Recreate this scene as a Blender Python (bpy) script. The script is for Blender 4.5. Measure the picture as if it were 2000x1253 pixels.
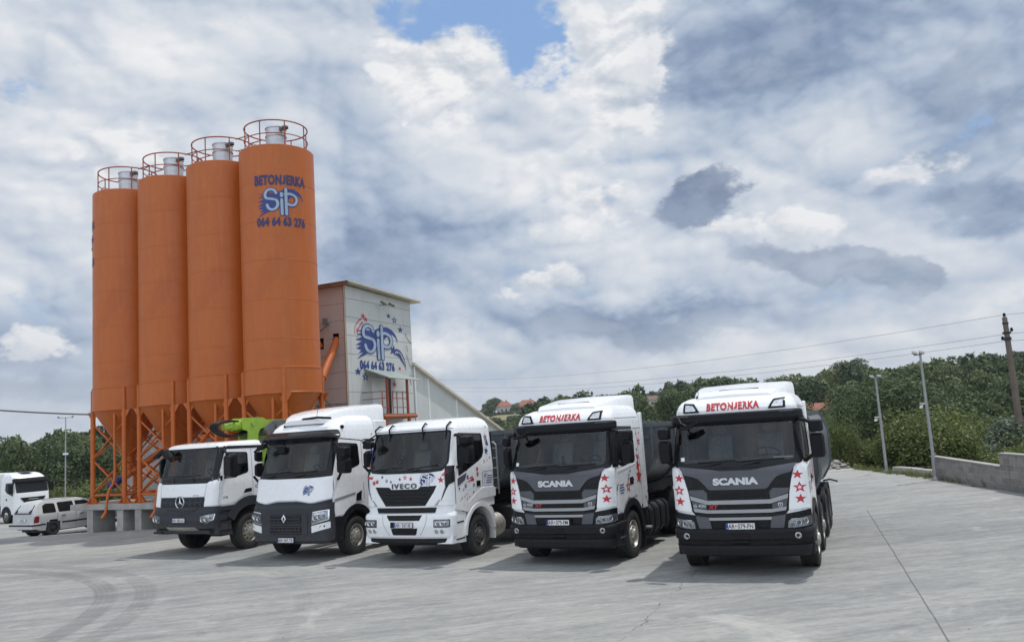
import bpy, bmesh, math, random
import numpy as np
from math import sin, cos, tan, pi, radians, atan2, sqrt, hypot
from mathutils import Vector, Matrix
from mathutils.geometry import tessellate_polygon

S = bpy.context.scene
COL = S.collection
for o in list(bpy.data.objects):
    bpy.data.objects.remove(o)

# ------------------------------------------------------------------ camera
EYE = Vector((0, 0, 2.941))
PITCH, ROLL = radians(7.30), radians(3.73)
_f = Vector((0, cos(PITCH), sin(PITCH))); _u = Vector((0, -sin(PITCH), cos(PITCH))); _r = Vector((1, 0, 0))
_cr = _r*cos(ROLL) - _u*sin(ROLL); _cu = _r*sin(ROLL) + _u*cos(ROLL)
cam = bpy.data.cameras.new('camera')
cam.sensor_fit = 'HORIZONTAL'; cam.sensor_width = 36; cam.lens = 29.1
cam.clip_start = 0.1; cam.clip_end = 3000
camo = bpy.data.objects.new('camera', cam); COL.objects.link(camo)
camo.matrix_world = Matrix(((_cr.x, _cu.x, -_f.x, EYE.x), (_cr.y, _cu.y, -_f.y, EYE.y), (_cr.z, _cu.z, -_f.z, EYE.z), (0, 0, 0, 1)))
S.camera = camo

# ------------------------------------------------------------------ exposure, sun, sky
S.view_settings.view_transform = 'Standard'; S.view_settings.look = 'None'
S.view_settings.exposure = 0.0; S.view_settings.gamma = 1.0
S.view_settings.use_curve_mapping = False
SUN_AZ, SUN_EL = radians(60), radians(69)      # azimuth from +Y towards +X
sd = Vector((sin(SUN_AZ)*cos(SUN_EL), cos(SUN_AZ)*cos(SUN_EL), sin(SUN_EL)))
sun = bpy.data.lights.new('sun', 'SUN'); sun.energy = 2.5; sun.angle = radians(0.9); sun.color = (1.0, 0.96, 0.90)
suno = bpy.data.objects.new('sun', sun); COL.objects.link(suno)
suno.rotation_euler = (-sd).to_track_quat('-Z', 'Y').to_euler()
suno.location = (0, 0, 60)

W = bpy.data.worlds.new('World'); S.world = W; W.use_nodes = True
wt = W.node_tree; wt.nodes.clear()

class G:
    """tiny wrapper to write node maths as expressions"""
    def __init__(s, tree): s.t = tree
    def n(s, typ, **kw):
        nd = s.t.nodes.new(typ)
        for k, v in kw.items(): setattr(nd, k, v)
        return nd
    def put(s, sock, v):
        if v is None: return
        if hasattr(v, 'is_output') or isinstance(v, bpy.types.NodeSocket): s.t.links.new(v, sock)
        else: sock.default_value = v
    def m(s, op, a, b=None, c=None, clamp=False):
        nd = s.n('ShaderNodeMath', operation=op, use_clamp=clamp)
        s.put(nd.inputs[0], a); s.put(nd.inputs[1], b); s.put(nd.inputs[2], c)
        return nd.outputs[0]
    def add(s, a, b): return s.m('ADD', a, b)
    def sub(s, a, b): return s.m('SUBTRACT', a, b)
    def mul(s, a, b): return s.m('MULTIPLY', a, b)
    def ss(s, x, a, b, lo=0.0, hi=1.0):
        nd = s.n('ShaderNodeMapRange', interpolation_type='SMOOTHSTEP')
        s.put(nd.inputs['Value'], x)
        for k, v in (('From Min', a), ('From Max', b), ('To Min', lo), ('To Max', hi)): s.put(nd.inputs[k], v)
        return nd.outputs[0]
    def lin(s, x, a, b, lo=0.0, hi=1.0):
        nd = s.n('ShaderNodeMapRange'); nd.clamp = True
        s.put(nd.inputs['Value'], x)
        for k, v in (('From Min', a), ('From Max', b), ('To Min', lo), ('To Max', hi)): s.put(nd.inputs[k], v)
        return nd.outputs[0]
    def noise(s, vec, scale, detail=4.0, rough=0.5, dist=0.0, lac=2.0):
        nd = s.n('ShaderNodeTexNoise'); s.put(nd.inputs['Vector'], vec)
        nd.inputs['Scale'].default_value = scale; nd.inputs['Detail'].default_value = detail
        nd.inputs['Roughness'].default_value = rough; nd.inputs['Distortion'].default_value = dist
        nd.inputs['Lacunarity'].default_value = lac
        return nd.outputs['Fac']
    def mix(s, f, a, b, blend='MIX'):
        nd = s.n('ShaderNodeMix', data_type='RGBA', blend_type=blend)
        s.put(nd.inputs[0], f)
        for sk, v in ((nd.inputs[6], a), (nd.inputs[7], b)):
            s.put(sk, tuple(v) + (1,) if isinstance(v, (tuple, list)) and len(v) == 3 else v)
        return nd.outputs[2]
    def ramp(s, f, stops):
        nd = s.n('ShaderNodeValToRGB'); s.put(nd.inputs[0], f)
        el = nd.color_ramp.elements
        while len(el) < len(stops): el.new(0.5)
        for e, (p, c) in zip(el, stops): e.position = p; e.color = tuple(c) + (1,)
        return nd.outputs[0]
    def xyz(s, v):
        nd = s.n('ShaderNodeSeparateXYZ'); s.put(nd.inputs[0], v); return nd.outputs
    def com(s, x, y, z):
        nd = s.n('ShaderNodeCombineXYZ')
        for i, v in enumerate((x, y, z)): s.put(nd.inputs[i], v)
        return nd.outputs[0]
    def vadd(s, a, b):
        nd = s.n('ShaderNodeVectorMath', operation='ADD'); s.put(nd.inputs[0], a); s.put(nd.inputs[1], b); return nd.outputs[0]
    def vscale(s, a, b):
        nd = s.n('ShaderNodeVectorMath', operation='MULTIPLY'); s.put(nd.inputs[0], a); s.put(nd.inputs[1], b); return nd.outputs[0]

g = G(wt)
tc = g.n('ShaderNodeTexCoord').outputs['Generated']
nm = g.n('ShaderNodeVectorMath', operation='NORMALIZE'); g.put(nm.inputs[0], tc); dv = nm.outputs[0]
dx, dy, dz = g.xyz(dv)
AZ = g.mul(g.m('ARCTAN2', dx, dy), 180/pi); EL = g.mul(g.m('ARCSINE', dz), 180/pi)
zz_ = g.add(g.m('MAXIMUM', dz, 0.0), 0.16)
PX = g.m('DIVIDE', dx, zz_); PY = g.m('DIVIDE', dy, zz_)
P = g.com(PX, PY, 0.0)
# ragged coordinates for the hand placed banks
wq = g.com(g.mul(AZ, 0.12), g.mul(EL, 0.2), 1.7)
wn = g.n('ShaderNodeTexNoise'); g.put(wn.inputs['Vector'], wq); wn.inputs['Scale'].default_value = 1.0
wn.inputs['Detail'].default_value = 7; wn.inputs['Roughness'].default_value = 0.62
wc = g.n('ShaderNodeSeparateColor'); g.put(wc.inputs[0], wn.outputs['Color'])
AZ2 = g.add(AZ, g.mul(g.sub(wc.outputs[0], 0.5), 9.0)); EL2 = g.add(EL, g.mul(g.sub(wc.outputs[1], 0.5), 7.0))

def blob(a0, e0, sa, se, w, th=0.0, sharp=1.0):
    c, s_ = cos(radians(th)), sin(radians(th))
    a = g.sub(AZ2, a0); e = g.sub(EL2, e0)
    u = g.add(g.mul(a, c/sa), g.mul(e, s_/sa)); v = g.add(g.mul(a, -s_/se), g.mul(e, c/se))
    r2 = g.add(g.mul(u, u), g.mul(v, v))
    if sharp != 1.0: r2 = g.m('POWER', r2, sharp)
    return g.mul(g.m('EXPONENT', g.mul(r2, -1.0)), w)
def total(L):
    s_ = L[0]
    for x in L[1:]: s_ = g.add(s_, x)
    return s_

Q = g.com(g.mul(AZ, 0.095), g.mul(EL, 0.150), 4.2)
def puff(vec, scale, det, rough=0.5, dist=0.0):
    """rounded billows: creases are dark, lobes bright (0..1)"""
    nd = g.n('ShaderNodeTexNoise', noise_type='RIDGED_MULTIFRACTAL', normalize=False); g.put(nd.inputs['Vector'], vec)
    nd.inputs['Scale'].default_value = scale; nd.inputs['Detail'].default_value = det; nd.inputs['Roughness'].default_value = rough
    nd.inputs['Distortion'].default_value = dist; nd.inputs['Offset'].default_value = 1.0; nd.inputs['Gain'].default_value = 1.6
    return g.lin(nd.outputs['Fac'], 0.35, 2.1, 1.0, 0.0)
def cloudfield(vec):
    return g.add(g.mul(g.noise(vec, 0.60, 5, 0.50, 0.15), 0.68), g.mul(puff(vec, 0.95, 5, 0.50), 0.32))
n1 = cloudfield(Q); n1s = cloudfield(g.vadd(Q, g.com(0.045, 0.075, 0.0)))
n2 = g.noise(g.vadd(Q, (7.3, 2.1, 0)), 3.4, 6, 0.6, 0.1)
relief = g.mul(g.sub(n1, n1s), 1.15)

# brightness of the cloud field: hand placed banks plus noise
BR = total([
    blob(-4.5, 24.2, 5.0, 3.2, 0.42, -10, 1.5),       # bright cumulus head beside the blue gap
    blob(7.5, 24.5, 4.0, 5.0, 0.30),                # white shoulder right of the gap
    blob(6.2, 14.6, 4.6, 3.0, 0.26),                # bright mass in the middle
    blob(-6.5, 5.6, 4.5, 1.6, 0.34),                # low white cumulus beside the tower
    blob(3.0, 17.5, 9.0, 3.0, 0.12),
    blob(20.5, 17.0, 9.0, 4.0, 0.14),
    blob(-27.0, 17.0, 7.0, 7.0, 0.12),
    blob(24.0, 5.0, 14.0, 2.0, 0.16),
    blob(5.0, 8.8, 7.0, 1.6, 0.10),
    blob(17.0, 22.5, 8.5, 4.4, -0.40, 0, 1.4), blob(25.0, 25.0, 8.0, 3.0, -0.22),        # grey roof, upper right
    blob(31.0, 18.0, 7.0, 6.0, -0.20),
    blob(9.0, 6.5, 10.5, 1.5, -0.42, -3, 1.4),         # grey base bands
    blob(27.0, 6.3, 3.5, 0.9, -0.22),
    blob(-8.5, 11.5, 5.0, 3.6, -0.42, 0, 1.3), blob(-2.0, 13.5, 4.0, 1.6, -0.22, 10),
    blob(-7.0, 17.5, 6.0, 2.6, -0.16),
    blob(-12.5, 24.5, 6.5, 5.0, -0.12),
    blob(-31.0, 5.0, 7.0, 3.2, -0.26, 0, 1.4),
    blob(31.0, 11.5, 3.5, 1.6, -0.34, -10, 1.6),
    blob(-3.5, 8.5, 7.0, 1.6, -0.16),
])
shade = g.add(g.add(0.66, BR), g.add(relief, g.mul(g.sub(n1, 0.5), 1.0)))
shade = g.add(shade, g.mul(g.sub(n2, 0.5), 0.16))
cloud = g.ramp(shade, [(0.0, (0.165, 0.235, 0.37)), (0.26, (0.28, 0.365, 0.52)), (0.50, (0.47, 0.555, 0.69)), (0.76, (0.69, 0.74, 0.815)), (1.0, (0.94, 0.945, 0.96))])
# gaps where the blue shows
GAP = total([
    blob(-3.0, 28.9, 8.0, 2.3, 0.80, -4, 1.3),
    blob(2.4, 25.4, 2.6, 3.6, 0.85, 35, 1.3),
    blob(-31.5, 20.0, 2.0, 5.0, 0.30, 20),
    blob(-31.5, 9.0, 3.5, 2.0, 0.42),
    blob(-28.0, 3.2, 5.0, 1.2, 0.36),
    
])
fine_n = g.sub(g.noise(g.vadd(Q, (1.3, 8.8, 0)), 4.6, 7, 0.60, 0.15), 0.5)
pf = g.sub(puff(g.vadd(Q, (5.1, 3.3, 0)), 2.2, 6, 0.55), 0.5)
pfs = g.sub(puff(g.vadd(Q, (5.145, 3.40, 0)), 2.2, 6, 0.55), 0.5)
def crisp(blobs, lo, hi, rag, pw):
    return g.ss(g.add(total(blobs), g.add(g.mul(fine_n, rag), g.mul(pf, pw))), lo, hi)
# bright cumulus heads with a lit edge
bright = crisp([blob(-4.6, 23.8, 5.4, 3.6, 1.0, -10, 1.6), blob(8.5, 24.0, 4.4, 5.2, 0.9, 0, 1.4), blob(6.0, 14.8, 3.6, 2.6, 0.9), blob(-6.3, 5.2, 3.6, 1.3, 1.0), blob(-24.5, 18.5, 4.5, 3.0, 0.8), blob(-30.0, 6.6, 3.2, 0.8, 0.8), blob(19.0, 12.2, 5.0, 1.6, 0.75), blob(2.0, 10.2, 4.5, 1.3, 0.7), blob(27.5, 14.5, 3.5, 1.6, 0.7)], 0.40, 0.76, 0.75, 0.55)
lit = g.ramp(g.add(0.74, g.add(g.mul(g.sub(pf, pfs), 0.9), g.add(g.mul(fine_n, 0.35), g.mul(g.sub(n1, 0.5), 0.6)))), [(0.0, (0.42, 0.49, 0.60)), (0.45, (0.62, 0.67, 0.74)), (0.8, (0.84, 0.86, 0.89)), (1.0, (0.96, 0.96, 0.965))])
cloud = g.mix(g.mul(bright, 0.78), cloud, lit)
# slate clouds standing in front
slate = crisp([blob(13.8, 14.3, 3.7, 1.75, 1.15, 24, 1.8)], 0.30, 0.80, 0.60, 0.22)
cloud = g.mix(g.mul(slate, 0.90), cloud, g.mix(g.ss(g.add(fine_n, g.mul(pf, 0.6)), -0.25, 0.3), (0.185, 0.245, 0.375), (0.275, 0.345, 0.485)))
bank = crisp([blob(21.0, 9.0, 6.4, 1.8, 1.0, -12, 1.7), blob(26.0, 7.6, 2.6, 0.9, 0.9), blob(30.6, 11.6, 3.0, 1.1, 0.9, -10), blob(8.0, 6.3, 9.5, 1.2, 0.8, -3), blob(-9.0, 11.6, 4.2, 2.6, 0.8), blob(-30.5, 4.6, 5.0, 1.2, 0.8), blob(18.5, 21.8, 6.5, 2.6, 0.75, 12), blob(31.0, 18.5, 5.0, 3.0, 0.7)], 0.36, 0.80, 0.75, 0.40)
cloud = g.mix(g.mul(bank, 0.62), cloud, g.mix(g.ss(g.add(fine_n, pf), -0.4, 0.5), (0.235, 0.305, 0.44), (0.40, 0.475, 0.60)))
gap = g.ss(g.sub(GAP, g.add(g.mul(g.sub(n1, 0.5), 1.5), g.add(g.mul(g.sub(n2, 0.5), 1.1), g.mul(pf, 0.4)))), 0.30, 0.74)
skyt = g.n('ShaderNodeTexSky', sky_type='NISHITA'); skyt.sun_disc = False
skyt.sun_elevation = SUN_EL; skyt.sun_rotation = SUN_AZ
skyt.air_density = 1.0; skyt.dust_density = 1.6; skyt.ozone_density = 2.0
hz = g.ss(EL, 0.0, 9.0, 0.55, 0.0)
cloud = g.mix(hz, cloud, (0.66, 0.70, 0.75))
low = g.ss(EL, -6.0, 0.0, 0.0, 1.0)
front = g.ss(g.m('MULTIPLY', dy, -1.0), -0.05, 0.75, 9.3, 17.0)      # cloud glow raised behind the camera, added to light the truck fronts
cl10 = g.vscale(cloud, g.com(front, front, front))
blue = g.mix(0.75, skyt.outputs[0], g.mix(g.ss(EL, 4.0, 26.0), (4.4, 5.8, 7.8), (2.7, 4.5, 7.8)))
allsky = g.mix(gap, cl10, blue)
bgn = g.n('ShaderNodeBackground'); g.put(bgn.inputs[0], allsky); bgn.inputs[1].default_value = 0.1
g.t.links.new(bgn.outputs[0], g.n('ShaderNodeOutputWorld').inputs[0])

# ------------------------------------------------------------------ materials
MATS = {}
def newmat(name):
    m = bpy.data.materials.new(name); m.use_nodes = True
    t = m.node_tree; b = t.nodes['Principled BSDF']; MATS[name] = m
    return m, G(t), b
def hexlin(r, gg, b):
    f = lambda c: ((c/255+0.055)/1.055)**2.4 if c > 10 else c/255/12.92
    return (f(r), f(gg), f(b))
def mat(name, col, rough=0.5, metal=0.0, var=0.10, scale=3.0, bump=0.0, bscale=40.0, coat=0.0, dirt=0.0, dirtcol=(0.36, 0.34, 0.31), spec=None, splash=0.0):
    m, g, b = newmat(name)
    co = g.n('ShaderNodeTexCoord').outputs['Object']
    n = g.noise(co, scale, 6, 0.6)
    k = g.lin(n, 0.3, 0.7, 1-var, 1+var)
    c = g.mix(1.0, tuple(col), g.com(k, k, k), 'MULTIPLY')
    r = g.lin(g.noise(co, scale*4, 4, 0.6), 0.3, 0.7, max(rough-0.06, 0.02), min(rough+0.08, 1))
    if dirt:
        d = g.ss(g.noise(co, scale*1.7, 8, 0.68), 0.5, 0.75, 0.0, dirt)
        fine = g.ss(g.noise(co, scale*14, 5, 0.7), 0.42, 0.7, 0.35, 1.0)
        d = g.mul(d, fine)
        c = g.mix(d, c, dirtcol); r = g.add(r, g.mul(d, 0.4))
    if splash:      # dried road dust thrown up over the lower panels
        zc = g.xyz(co)[2]; sp = g.ss(g.add(zc, g.mul(g.sub(g.noise(co, 5.0, 6, 0.65), 0.5), 1.0)), 1.25, 0.35, 0.0, splash)
        sp = g.mul(sp, g.ss(g.noise(co, 28.0, 5, 0.7), 0.35, 0.65, 0.35, 1.0)); c = g.mix(sp, c, (0.30, 0.29, 0.265)); r = g.add(r, g.mul(sp, 0.4))
    g.put(b.inputs['Base Color'], c); g.put(b.inputs['Roughness'], r)
    b.inputs['Metallic'].default_value = metal
    if spec is not None: b.inputs['Specular IOR Level'].default_value = spec
    if coat: b.inputs['Coat Weight'].default_value = coat; b.inputs['Coat Roughness'].default_value = 0.06
    if bump:
        bp = g.n('ShaderNodeBump'); bp.inputs['Strength'].default_value = bump; bp.inputs['Distance'].default_value = 0.02
        g.put(bp.inputs['Height'], g.noise(co, bscale, 5, 0.6)); g.t.links.new(bp.outputs[0], b.inputs['Normal'])
    return m

WHITE = mat('truck_white_paint', (0.83, 0.84, 0.85), 0.28, 0, 0.015, 1.5, coat=0.5, dirt=0.0, splash=0.2)
WHITE2 = mat('aged_white_paint', (0.76, 0.77, 0.76), 0.38, 0, 0.03, 1.5, coat=0.2, dirt=0.25)
BLACKP = mat('black_plastic', (0.010, 0.011, 0.014), 0.50, 0, 0.12, 5, bump=0.05, bscale=180, dirt=0.07, dirtcol=(0.08, 0.078, 0.075), spec=0.16, splash=0.05)
GLOSSBLK = mat('gloss_black', (0.010, 0.011, 0.013), 0.22, 0, 0.1, 5, coat=0.0, dirt=0.05, dirtcol=(0.1, 0.1, 0.1), spec=0.25)
DARKP = mat('dark_grey_plastic', (0.031, 0.033, 0.040), 0.52, 0, 0.10, 5, dirt=0.10, dirtcol=(0.14, 0.135, 0.13), spec=0.3, splash=0.14)
GREYP = mat('grey_grille_plastic', (0.085, 0.09, 0.105), 0.38, 0.2, 0.06, 5, dirt=0.15)
SILVER = mat('silver_grille_bar', (0.34, 0.35, 0.36), 0.35, 0.35, 0.05, 5)
CHROME = mat('chrome', (0.72, 0.73, 0.75), 0.15, 1.0, 0.05, 5)
LETTER = mat('pale_lettering', (0.62, 0.63, 0.65), 0.3, 0.4, 0.03, 5)
RUBBER = mat('tyre_rubber', (0.022, 0.022, 0.023), 0.85, 0, 0.25, 6, bump=0.2, bscale=60, dirt=0.55, dirtcol=(0.12, 0.115, 0.105))
STEELRIM = mat('wheel_rim_grey', (0.30, 0.285, 0.26), 0.5, 0.45, 0.22, 8, dirt=0.55, dirtcol=(0.12, 0.10, 0.085))
ALLOY = mat('wheel_rim_bright', (0.56, 0.56, 0.57), 0.36, 0.6, 0.15, 8, dirt=0.35, dirtcol=(0.2, 0.19, 0.18))
ALLOYD = mat('wheel_rim_dusty', (0.42, 0.40, 0.36), 0.45, 0.5, 0.2, 8, dirt=0.5, dirtcol=(0.17, 0.15, 0.12))
CHASSIS = mat('chassis_black', (0.022, 0.022, 0.024), 0.6, 0, 0.2, 5, dirt=0.4, dirtcol=(0.11, 0.105, 0.10))
TIPPER = mat('tipper_grey_steel', (0.115, 0.132, 0.148), 0.34, 0.35, 0.14, 1.2, dirt=0.4, dirtcol=(0.25, 0.25, 0.245))
ORANGE = mat('silo_orange_paint', (0.47, 0.122, 0.020), 0.42, 0, 0.08, 0.7, dirt=0.14, dirtcol=(0.30, 0.10, 0.03), coat=0.05)
def weathered(name, base, light, dark):
    m, g, b = newmat(name); co = g.n('ShaderNodeTexCoord').outputs['Object']; x, y, z = g.xyz(co)
    a = g.m('ARCTAN2', y, x); sv = g.com(g.mul(a, 5.0), g.mul(z, 0.28), g.mul(a, 0.7))
    st = g.noise(sv, 1.6, 8, 0.66, 0.3); bl = g.noise(co, 0.55, 6, 0.6, 0.4); fn = g.noise(co, 7.0, 8, 0.7)
    c = g.mix(g.ss(st, 0.44, 0.78, 0.0, 0.55), base, light); c = g.mix(g.ss(bl, 0.46, 0.72, 0.0, 0.45), c, dark)
    run = g.mul(g.ss(g.noise(g.com(g.mul(a, 16.0), g.mul(z, 0.22), 2.0), 1.0, 5, 0.6), 0.62, 0.72), g.ss(fn, 0.35, 0.6)); c = g.mix(g.mul(run, 0.38), c, (0.20, 0.060, 0.016))
    k = g.lin(fn, 0.3, 0.7, 0.94, 1.06); c = g.mix(1.0, c, g.com(k, k, k), 'MULTIPLY')
    g.put(b.inputs['Base Color'], c); g.put(b.inputs['Roughness'], g.lin(fn, 0.3, 0.7, 0.36, 0.55)); b.inputs['Specular IOR Level'].default_value = 0.5
    bp = g.n('ShaderNodeBump'); bp.inputs['Strength'].default_value = 0.5; bp.inputs['Distance'].default_value = 0.03
    g.put(bp.inputs['Height'], g.add(g.noise(co, 0.9, 3, 0.5), g.mul(fn, 0.05))); g.t.links.new(bp.outputs[0], b.inputs['Normal']); return m
ORANGE = weathered('silo_orange_paint', (0.47, 0.110, 0.011), (0.52, 0.165, 0.048), (0.36, 0.080, 0.011))
ORANGEL = mat('leg_orange_paint', (0.50, 0.120, 0.014), 0.42, 0, 0.10, 2.0, dirt=0.28, dirtcol=(0.22, 0.10, 0.05))
RAILRED = mat('rail_red_oxide', (0.30, 0.065, 0.030), 0.55, 0, 0.15, 4, dirt=0.25, dirtcol=(0.12, 0.06, 0.04))
GALV = mat('galvanised_steel', (0.52, 0.54, 0.56), 0.35, 0.75, 0.16, 4, bump=0.05, bscale=12)
CONC = mat('concrete_block_face', (0.36, 0.35, 0.325), 0.9, 0, 0.2, 2.0, bump=0.35, bscale=45, dirt=0.5, dirtcol=(0.20, 0.185, 0.16))
def ribbed(name, col, pitch):
    m, g, b = newmat(name); co = g.n('ShaderNodeTexCoord').outputs['Object']; x, y, z = g.xyz(co)
    n = g.noise(co, 0.6, 6, 0.6); k = g.lin(n, 0.3, 0.7, 0.95, 1.05); c = g.mix(1.0, tuple(col), g.com(k, k, k), 'MULTIPLY')
    run = g.ss(g.noise(g.com(g.mul(x, 3.5), g.mul(y, 3.5), g.mul(z, 0.22)), 1.0, 7, 0.66), 0.54, 0.74, 0.0, 0.38); c = g.mix(run, c, (0.31, 0.30, 0.275))
    dust = g.ss(g.noise(co, 1.4, 8, 0.7), 0.55, 0.75, 0.0, 0.25); c = g.mix(dust, c, (0.40, 0.385, 0.35))
    g.put(b.inputs['Base Color'], c); b.inputs['Roughness'].default_value = 0.55
    bp = g.n('ShaderNodeBump'); bp.inputs['Strength'].default_value = 0.05; bp.inputs['Distance'].default_value = 0.01
    g.put(bp.inputs['Height'], g.add(g.m('SINE', g.mul(z, 2*pi/pitch)), g.mul(n, 0.8))); g.t.links.new(bp.outputs[0], b.inputs['Normal']); return m
PANEL = ribbed('wall_panel_grey', (0.55, 0.565, 0.55), 0.2)
PANEL_SHADE = ribbed('wall_panel_shade_tint', (0.49, 0.455, 0.43), 0.2)  # same cladding, with shade and orange bounce from the silos put into its colour
TRIMC = mat('cream_trim', (0.55, 0.50, 0.41), 0.5, 0, 0.1, 3, dirt=0.2)
TRIMR = mat('rust_trim', (0.26, 0.15, 0.09), 0.6, 0, 0.2, 3)
NAVY = mat('navy_vinyl', (0.022, 0.045, 0.21), 0.4, 0, 0.05, 3)
NAVYD = mat('navy_lettering', (0.030, 0.032, 0.12), 0.45, 0, 0.05, 3)
PALEB = mat('pale_blue_vinyl', (0.34, 0.42, 0.52), 0.4, 0, 0.04, 3)
RED = mat('red_vinyl', (0.50, 0.028, 0.035), 0.4, 0, 0.05, 3)
LAMPIN = mat('lamp_reflector', (0.75, 0.76, 0.78), 0.12, 0.9, 0.2, 20)
RIMDARK = mat('wheel_rim_dark', (0.10, 0.098, 0.095), 0.5, 0.3, 0.2, 8, dirt=0.5, dirtcol=(0.15, 0.14, 0.125))
ORANGED = mat('beam_dark_orange', (0.33, 0.075, 0.016), 0.5, 0, 0.15, 4, dirt=0.3, dirtcol=(0.14, 0.06, 0.03))
LAMPBOWL = mat('lamp_bowl_grey', (0.46, 0.47, 0.49), 0.22, 0.6, 0.2, 20)
LIME = mat('lime_green_paint', (0.26, 0.42, 0.030), 0.34, 0, 0.08, 3, coat=0.3, dirt=0.15, dirtcol=(0.1, 0.12, 0.05))
GUNM = mat('grey_machine_paint', (0.15, 0.15, 0.155), 0.5, 0.3, 0.15, 6, dirt=0.2)
BLUEM = mat('motor_blue_paint', (0.015, 0.030, 0.16), 0.4, 0, 0.1, 5)
PLATEW = mat('plate_white', (0.72, 0.73, 0.74), 0.4, 0, 0.02, 5)
PLATEB = mat('plate_blue', (0.015, 0.04, 0.30), 0.4, 0, 0.02, 5)
BLACKT = mat('black_lettering', (0.01, 0.01, 0.012), 0.5, 0, 0.02, 5)
LIGHTG = mat('lamp_post_galv', (0.33, 0.34, 0.35), 0.5, 0.4, 0.12, 5)
POLEC = mat('pole_concrete', (0.16, 0.13, 0.11), 0.9, 0, 0.18, 3, bump=0.2, bscale=30)
CANOPY = mat('canopy_green_sheet', (0.27, 0.33, 0.31), 0.5, 0, 0.1, 2)
DARKIN = mat('cab_interior', (0.13, 0.13, 0.132), 0.8, 0, 0.15, 8)
SEATM = mat('seat_fabric', (0.22, 0.22, 0.23), 0.9, 0, 0.2, 12)
CARW = mat('car_white_paint', (0.52, 0.53, 0.53), 0.3, 0, 0.02, 2, coat=0.4, dirt=0.1)
TAILRED = mat('tail_lamp_red', (0.20, 0.012, 0.02), 0.2, 0, 0.05, 8)
AMBER = mat('amber_lens', (0.6, 0.16, 0.02), 0.25, 0, 0.05, 8)
WIREM = mat('wire_dark', (0.17, 0.17, 0.175), 0.6, 0, 0.05, 4)
GREEN_STEEL = mat('roof_sheet_edge', (0.50, 0.455, 0.36), 0.5, 0, 0.12, 4)
PAPER = mat('paper_white', (0.75, 0.77, 0.78), 0.8, 0, 0.03, 4)

def glassmat(name, tint, rough=0.02, ior=1.55):
    m, g, b = newmat(name)
    t = g.t; t.nodes.remove(b)
    tr = g.n('ShaderNodeBsdfTransparent'); tr.inputs[0].default_value = tuple(tint) + (1,)
    gl = g.n('ShaderNodeBsdfGlossy'); gl.inputs['Roughness'].default_value = rough
    fr = g.n('ShaderNodeFresnel'); fr.inputs[0].default_value = ior
    mx = g.n('ShaderNodeMixShader'); t.links.new(fr.outputs[0], mx.inputs[0])
    t.links.new(tr.outputs[0], mx.inputs[1]); t.links.new(gl.outputs[0], mx.inputs[2])
    t.links.new(mx.outputs[0], t.nodes['Material Output'].inputs[0])
    return m
GLASS = glassmat('windscreen_glass', (0.70, 0.78, 0.76), 0.02, 1.58)
GLASSD = glassmat('side_window_glass', (0.36, 0.39, 0.40))
LENS = glassmat('headlamp_lens', (0.82, 0.84, 0.86))

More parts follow.
